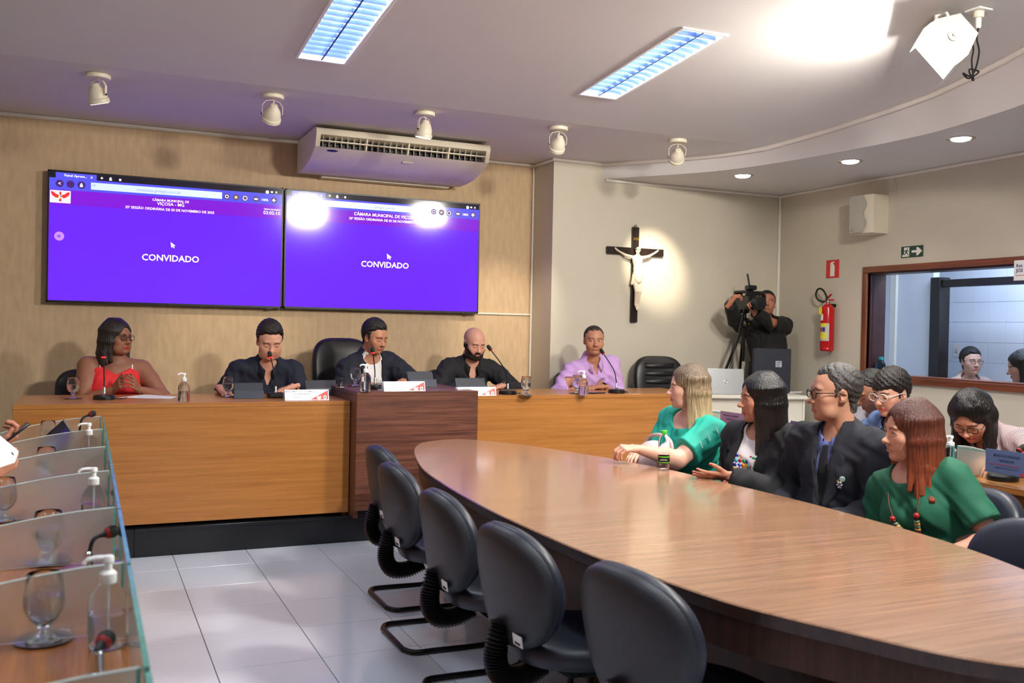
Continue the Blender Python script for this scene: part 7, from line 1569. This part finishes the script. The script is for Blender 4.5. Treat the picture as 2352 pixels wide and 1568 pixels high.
for g in (-1, 1):
    pts = [p.surf(g*(0.075-0.055*(k/9)**1.3), 0.90-0.058*k, 0.016)+p.f*0.004 for k in range(10)]; o = MB().tube([Vector(q) for q in pts]+[Vector(p.surf(0, 0.34, 0.016))], 0.0028, 7).build('necklace_cord', CORD, p.t)
    for k, (n_, c_, r_) in enumerate(nk):
        tt = 4.3+k*0.52; i_ = int(tt); q = pts[min(i_, 9)]*(1-(tt-i_))+pts[min(i_+1, 9)]*(tt-i_)
        MB().sphere(q+p.f*0.008, r_, 16, 10, (1, 1, 0.75 if n_ in ('sage', 'amber') else 1)).build('necklace_bead', plain('bead_'+n_, c_, 0.25), o)
q = p.surf(0, 0.31, 0.016)+p.f*0.006; MB().sphere(q, 1, 18, 12, (0.022, 0.012, 0.030)).build('necklace_pendant', plain('pale_jade', (176, 196, 186), 0.15), p.t)
# ---- 10 man behind the bench
p = Person('dark-haired man in a white T-shirt looking down behind the bench', (4.42, 4.47), 0, (-1, 0.0), at(2003, 897, X=4.28), (-0.92, 0.30), R(30), skin=(176, 122, 96), w=1.02, shut=True, ht=0.006, htop=0.004, hline=0.018, stubble=0.35, nb=(0, 0.07, -0.165))
p.arm(1, (4.05, 4.25, 0.87), (-0.9, 0.3, -0.1), (0, 0, -1), 'relax', (0.4, -0.8, -0.5)); p.arm(-1, (4.05, 4.65, 0.87), (-0.9, -0.3, -0.1), (0, 0, -1), 'relax', (0.4, 0.8, -0.5))
p.body(0.010); p.hair(H_BLACK); p.garment('t_shirt', WT, off=0.014, sleeve='short', cuts=[cut_round(p, 0.072, 0.05, 0.02)], h=0.009); p.trousers(JEANS)
# ---- 11 woman in denim
p = Person('woman with short dark hair and clear glasses in a blue denim jacket', (4.34, 3.98), 0, (-1, 0.0), at(2048, 902, X=4.10), (-0.97, 0.0), R(14), skin=(220, 164, 140), fem=True, w=0.98, bust=0.9, lip=(196, 70, 80), ht=0.016, htop=0.010, hline=-0.01, bangs=0.028, sweep=0.5, burn=-0.03, nb=(0, 0.06, -0.17), shut=True)
p.arm(1, (4.0, 3.80, 0.87), (-0.9, 0.3, -0.1), (0, 0, -1), 'relax', (0.4, -0.8, -0.5)); p.arm(-1, (4.0, 4.15, 0.87), (-0.9, -0.3, -0.1), (0, 0, -1), 'relax', (0.4, 0.8, -0.5))
p.body(0.009); p.hair(H_DBROWN); DN = plain('cloth_denim', (80, 102, 142), 0.85, var=0.28, vscale=14, bump=0.4, bscale=500)
p.garment('inner_shirt', cloth('dark_green_shirt', (24, 52, 48)), ('torso', 'pelvis'), 0.012, h=0.009, cuts=[cut_round(p, 0.078, 0.06, 0.03)]); p.garment('denim_jacket', DN, off=0.026, sleeve='long', h=0.009, cuts=[cut_round(p, 0.085, 0.06, 0.03), cut_v(p, -0.2, 0.03, 0.04, 0.0)], wr=0.005); p.collar(DN, 0.082, 0.5, tip=0.07); p.glasses(M_CLEARFRAME, 0.027, 0.021, 0.0024, sq=2.2); p.trousers(JEANS)
MB().sphere(p.headpt((0.079, 0.004, -0.040)), 0.006, 10, 8).build('earring', M_CHROME, p.t)
# ---- 12 woman in striped shirt
p = Person('woman with long black hair and glasses in a striped shirt writing at the bench', (4.47, 3.34), 0, (-1, -0.05), at(2232, 955, X=4.14), (-0.90, -0.30), R(42), skin=(210, 152, 128), fem=True, w=1.05, bust=1.1, lip=(200, 80, 84), shut=True, hlen=0.26, hside=0.26, vol=1.06, a0=60, seed=41, fw=0.058, fore=0.0, nb=(0, 0.13, -0.115))
p.arm(1, (4.02, 3.12, 0.87), (-0.9, 0.4, -0.1), (0, 0, -1), 'relax', (0.4, -0.8, -0.5)); p.arm(-1, (4.02, 3.55, 0.87), (-0.9, -0.3, -0.1), (0, 0, -1), 'relax', (0.4, 0.8, -0.5))
p.body(0.009); p.hair(H_STRAIGHT, 'long')
def stripe_mat():
    m, nt, b = new_mat('cloth_striped'); tc = nt.nodes.new('ShaderNodeTexCoord'); wv = nt.nodes.new('ShaderNodeTexWave'); wv.bands_direction = 'X'; wv.inputs['Scale'].default_value = 46; wv.inputs['Distortion'].default_value = 0.6; wv.inputs['Detail'].default_value = 0
    nt.links.new(tc.outputs['Object'], wv.inputs['Vector']); rp = nt.nodes.new('ShaderNodeValToRGB'); rp.color_ramp.elements[0].position = 0.30; rp.color_ramp.elements[1].position = 0.42; rp.color_ramp.elements[0].color = lin((84, 52, 64))+(1,); rp.color_ramp.elements[1].color = lin((212, 190, 192))+(1,)
    nt.links.new(wv.outputs[0], rp.inputs[0]); nt.links.new(rp.outputs[0], b.inputs['Base Color']); setp(b, Roughness=0.8); return m
STR = stripe_mat(); p.garment('striped_shirt', STR, off=0.018, sleeve='long', h=0.009, cuts=[cut_round(p, 0.072, 0.05, 0.03), cut_v(p, 0.75, 0.30, 0.006, 0.0)], wr=0.004); p.collar(STR, 0.068, 0.4, tip=0.07); p.glasses(M_BLACKFRAME, 0.025, 0.019, 0.0022); p.trousers(JEANS)
# ---- 13, 14 women in the side room
SRZ = 0.0
p = Person('woman with dark tied-back hair, round glasses and a beige cardigan beyond the window', (7.60, at(2230, 830, X=7.56).y+0.04), SRZ, (-0.40, -0.92), at(2230, 830, X=7.56), (-0.35, -0.94), 0.02, 0.0, skin=(214, 166, 146), fem=True, w=0.98, bust=0.9, seat=0.46, lip=(196, 110, 106), ht=0.012, htop=0.008, hline=0.012, bun=True, nb=(0, 0.035, -0.18), gaze=(0.5, -1, -0.1), res=0.0035)
p.arm(1, (7.62, p.Wm[1, 3]-0.32, 0.74), (0, -1, 0), (0, 0, -1), 'relax'); p.arm(-1, (7.30, p.Wm[1, 3]-0.26, 0.74), (0, -1, 0), (0, 0, -1), 'relax'); p.body(0.011); p.hair(H_BLACK); p.glasses(M_BLACKFRAME, 0.024, 0.021, 0.0015, sq=2.0)
BG = cloth('beige_cardigan', (196, 166, 150)); p.garment('blouse', cloth('grey_blouse', (120, 126, 146)), ('torso', 'pelvis'), 0.012, h=0.010, cuts=[cut_round(p, 0.078, 0.06, 0.03)]); p.garment('cardigan', BG, off=0.024, sleeve='long', h=0.010, cuts=[cut_round(p, 0.085, 0.07, 0.03), cut_v(p, 0.3, 0.12, 0.0, 0.0)]); p.trousers(PANTS)
yb = p.Wm[1, 3]; x_ = p.Wm[0, 3]; o = guest_chair(x_, yb, face(-0.40, -0.92), 'navy round-backed chair under the woman in the beige cardigan'); o['group'] = 'chairs in the side room'
p = Person('woman with dark hair falling forward, in black, beyond the window', (7.05, at(2346, 845, X=6.98).y-0.06), SRZ, (-0.7, 0.7), at(2347, 842, X=6.98), (-0.72, 0.69), R(14), skin=(206, 154, 132), fem=True, w=1.0, bust=0.9, seat=0.42, shut=True, hlen=0.24, hside=0.24, vol=1.05, a0=66, seed=51, fw=0.062, hres=0.006, res=0.0035)
p.arm(1, (6.9, p.Wm[1, 3]+0.05, 0.72), (-0.7, 0.7, 0), (0, 0, -1), 'relax'); p.arm(-1, (7.1, p.Wm[1, 3]+0.22, 0.72), (-0.7, 0.7, 0), (0, 0, -1), 'relax'); p.body(0.011); p.hair(H_BLACK, 'long'); p.garment('sweater', cloth('black_sweater', (24, 26, 26)), off=0.016, sleeve='long', h=0.010, cuts=[cut_round(p, 0.074, 0.05, 0.02)]); p.trousers(PANTS)
o = guest_chair(p.Wm[0, 3], p.Wm[1, 3], face(-0.7, 0.7), 'navy round-backed chair under the woman in black beyond the window'); o['group'] = 'chairs in the side room'
# ---- 15 camera operator
hx = at(1760, 697, Y=7.30); p = Person('camera operator in a black shirt standing at the video camera', (hx.x+0.10, 7.36), PLAT_Z, (-0.35, -0.94), hx, (-0.55, -0.83), R(-12), 0.08, skin=(176, 116, 88), w=1.06, d=1.08, belly=0.02, stand=True, ht=0.006, htop=0.006, hline=0.016, stubble=0.15, nb=(0.02, 0.055, -0.175), gaze=(0.3, -1, 0.3))
p.arm(-1, at(1676, 697, Y=7.12), (0.45, -0.3, 0.75), (0.8, -0.2, -0.5), 'grip', (-0.9, 0, -0.8), la=0.30, lb=0.26); p.arm(1, at(1733, 716, Y=7.08), (-0.55, -0.1, 0.75), (-0.5, -0.5, 0.2), 'grip', (0.8, -0.3, -0.9), la=0.30, lb=0.26)
p.body(0.009); p.hair(H_BLACK); p.garment('shirt', cloth('operator_black_shirt', (24, 23, 25)), off=0.020, sleeve='long', cuts=[cut_round(p, 0.066, 0.045, 0.02), cut_v(p, 0.82, 0.35, 0.004, 0.02)], wr=0.004, bottom=-0.22); p.collar(cloth('operator_black_shirt', (24, 23, 25)), 0.066, 0.38); p.trousers(cloth('navy_trousers', (26, 32, 56)))
MB().sphere(p.headpt((0.082, -0.002, -0.010)), 0.006, 10, 8).build('earbud', M_PUMP, p.t)
# ---- 16, 17 members seated at the aisle bench (only hands and forearms reach into view)
yw = at(40, 1090, Z=BZ+0.1).y
p = Person('bench member with a bare tanned forearm holding a printed sheet', (-0.80, 3.80), 0, (1, 0.0), (-0.66, 3.80, 1.18), (1, 0.1), R(20), skin=(206, 150, 124), w=1.08, shut=True, ht=0.01, nb=(0, 0.05, -0.175))
w1 = at(-22, 1088, Y=3.78); p.arm(-1, w1, (0.75, 0.35, 0.55), (-0.2, 0.95, 0.2), 'grip', (-0.4, -0.3, -1)); p.arm(1, (-0.42, 4.02, 0.88), (0.9, -0.4, 0.0), (0, 0, -1), 'relax', (-0.4, 0.5, -0.8))
p.body(0.009); p.hair(H_DBROWN); p.garment('shirt', cloth('grey_blue_shirt', (70, 84, 120)), off=0.015, sleeve='short', cuts=[cut_round(p, 0.07, 0.05, 0.02)], h=0.010); p.trousers(PANTS); o = guest_chair(-0.86, 3.80, face(1, 0), 'navy round-backed chair under the bench member holding a printed sheet'); o['group'] = g3
p = Person('bench member holding a dark phone', (-0.82, 4.45), 0, (1, 0.0), (-0.68, 4.45, 1.18), (1, -0.1), R(20), skin=(206, 140, 114), w=1.05, shut=True, ht=0.01, nb=(0, 0.05, -0.175))
w2 = at(-12, 1030, Y=4.50); p.arm(-1, w2, (0.8, 0.25, 0.5), (0.3, 0.2, 0.9), 'grip', (-0.4, -0.3, -1)); p.arm(1, (-0.42, 4.72, 0.88), (0.9, -0.4, 0.0), (0, 0, -1), 'relax', (-0.4, 0.5, -0.8))
p.body(0.009); p.hair(H_BLACK); p.garment('shirt', cloth('dark_grey_shirt', (60, 60, 66)), off=0.015, sleeve='short', cuts=[cut_round(p, 0.07, 0.05, 0.02)], h=0.010); p.trousers(PANTS); o = guest_chair(-0.88, 4.45, face(1, 0), 'navy round-backed chair under the bench member holding a phone'); o['group'] = g3
pc = at(30, 998, Y=4.50); t = thing('mobile_phone', 'dark phone held in a hand over the aisle bench', 'phone', pc); d = Vector((0.75, 0.15, 0.62)).normalized(); Mq = d.to_track_quat('Y', 'Z').to_matrix().to_4x4()
MB().bbox((-0.036, -0.075, -0.005), (0.036, 0.075, 0.004), 0.003, Mq).build('body', M_BLACKPL, t); MB().box((-0.033, -0.07, 0.004), (0.033, 0.07, 0.0046), Mq).build('display', E_BLACK, t)
# printed sheet in the hand
A_, B_, C_, D_ = at(-30, 975, Y=3.74), at(43, 1036, Y=3.78), at(34, 1062, Y=3.70), at(-34, 1085, Y=3.66)
t = thing('printed_sheet', 'white printed sheet with a small dark emblem held over the aisle bench', 'paper', (A_+B_+C_+D_)/4); nrm = (B_-A_).cross(D_-A_).normalized()*0.0006
MB().add([A_-nrm, B_-nrm, C_-nrm, D_-nrm, A_+nrm, B_+nrm, C_+nrm, D_+nrm], [(3, 2, 1, 0), (4, 5, 6, 7), (0, 1, 5, 4), (1, 2, 6, 5), (2, 3, 7, 6), (3, 0, 4, 7)]).build('sheet', M_PAPER, t, True)
for k in range(7):
    s0 = A_.lerp(D_, 0.2+0.08*k); s1 = B_.lerp(C_, 0.2+0.08*k); q0, q1 = s0.lerp(s1, 0.30), s0.lerp(s1, 0.62+0.06*math.sin(k*2)); tow = (Vector(CAM_POS)-q0).normalized()*0.0018; MB().tube([q0+tow, q1+tow], 0.0011, 4).build('print_line', M_INK, t, True)
q = A_.lerp(D_, 0.5).lerp(B_.lerp(C_, 0.5), 0.82); tow = (Vector(CAM_POS)-q).normalized(); MB().sphere(q+tow*0.001, 1, 12, 6, (0.008, 0.003, 0.011)).build('emblem', M_RUBBER, t, True)
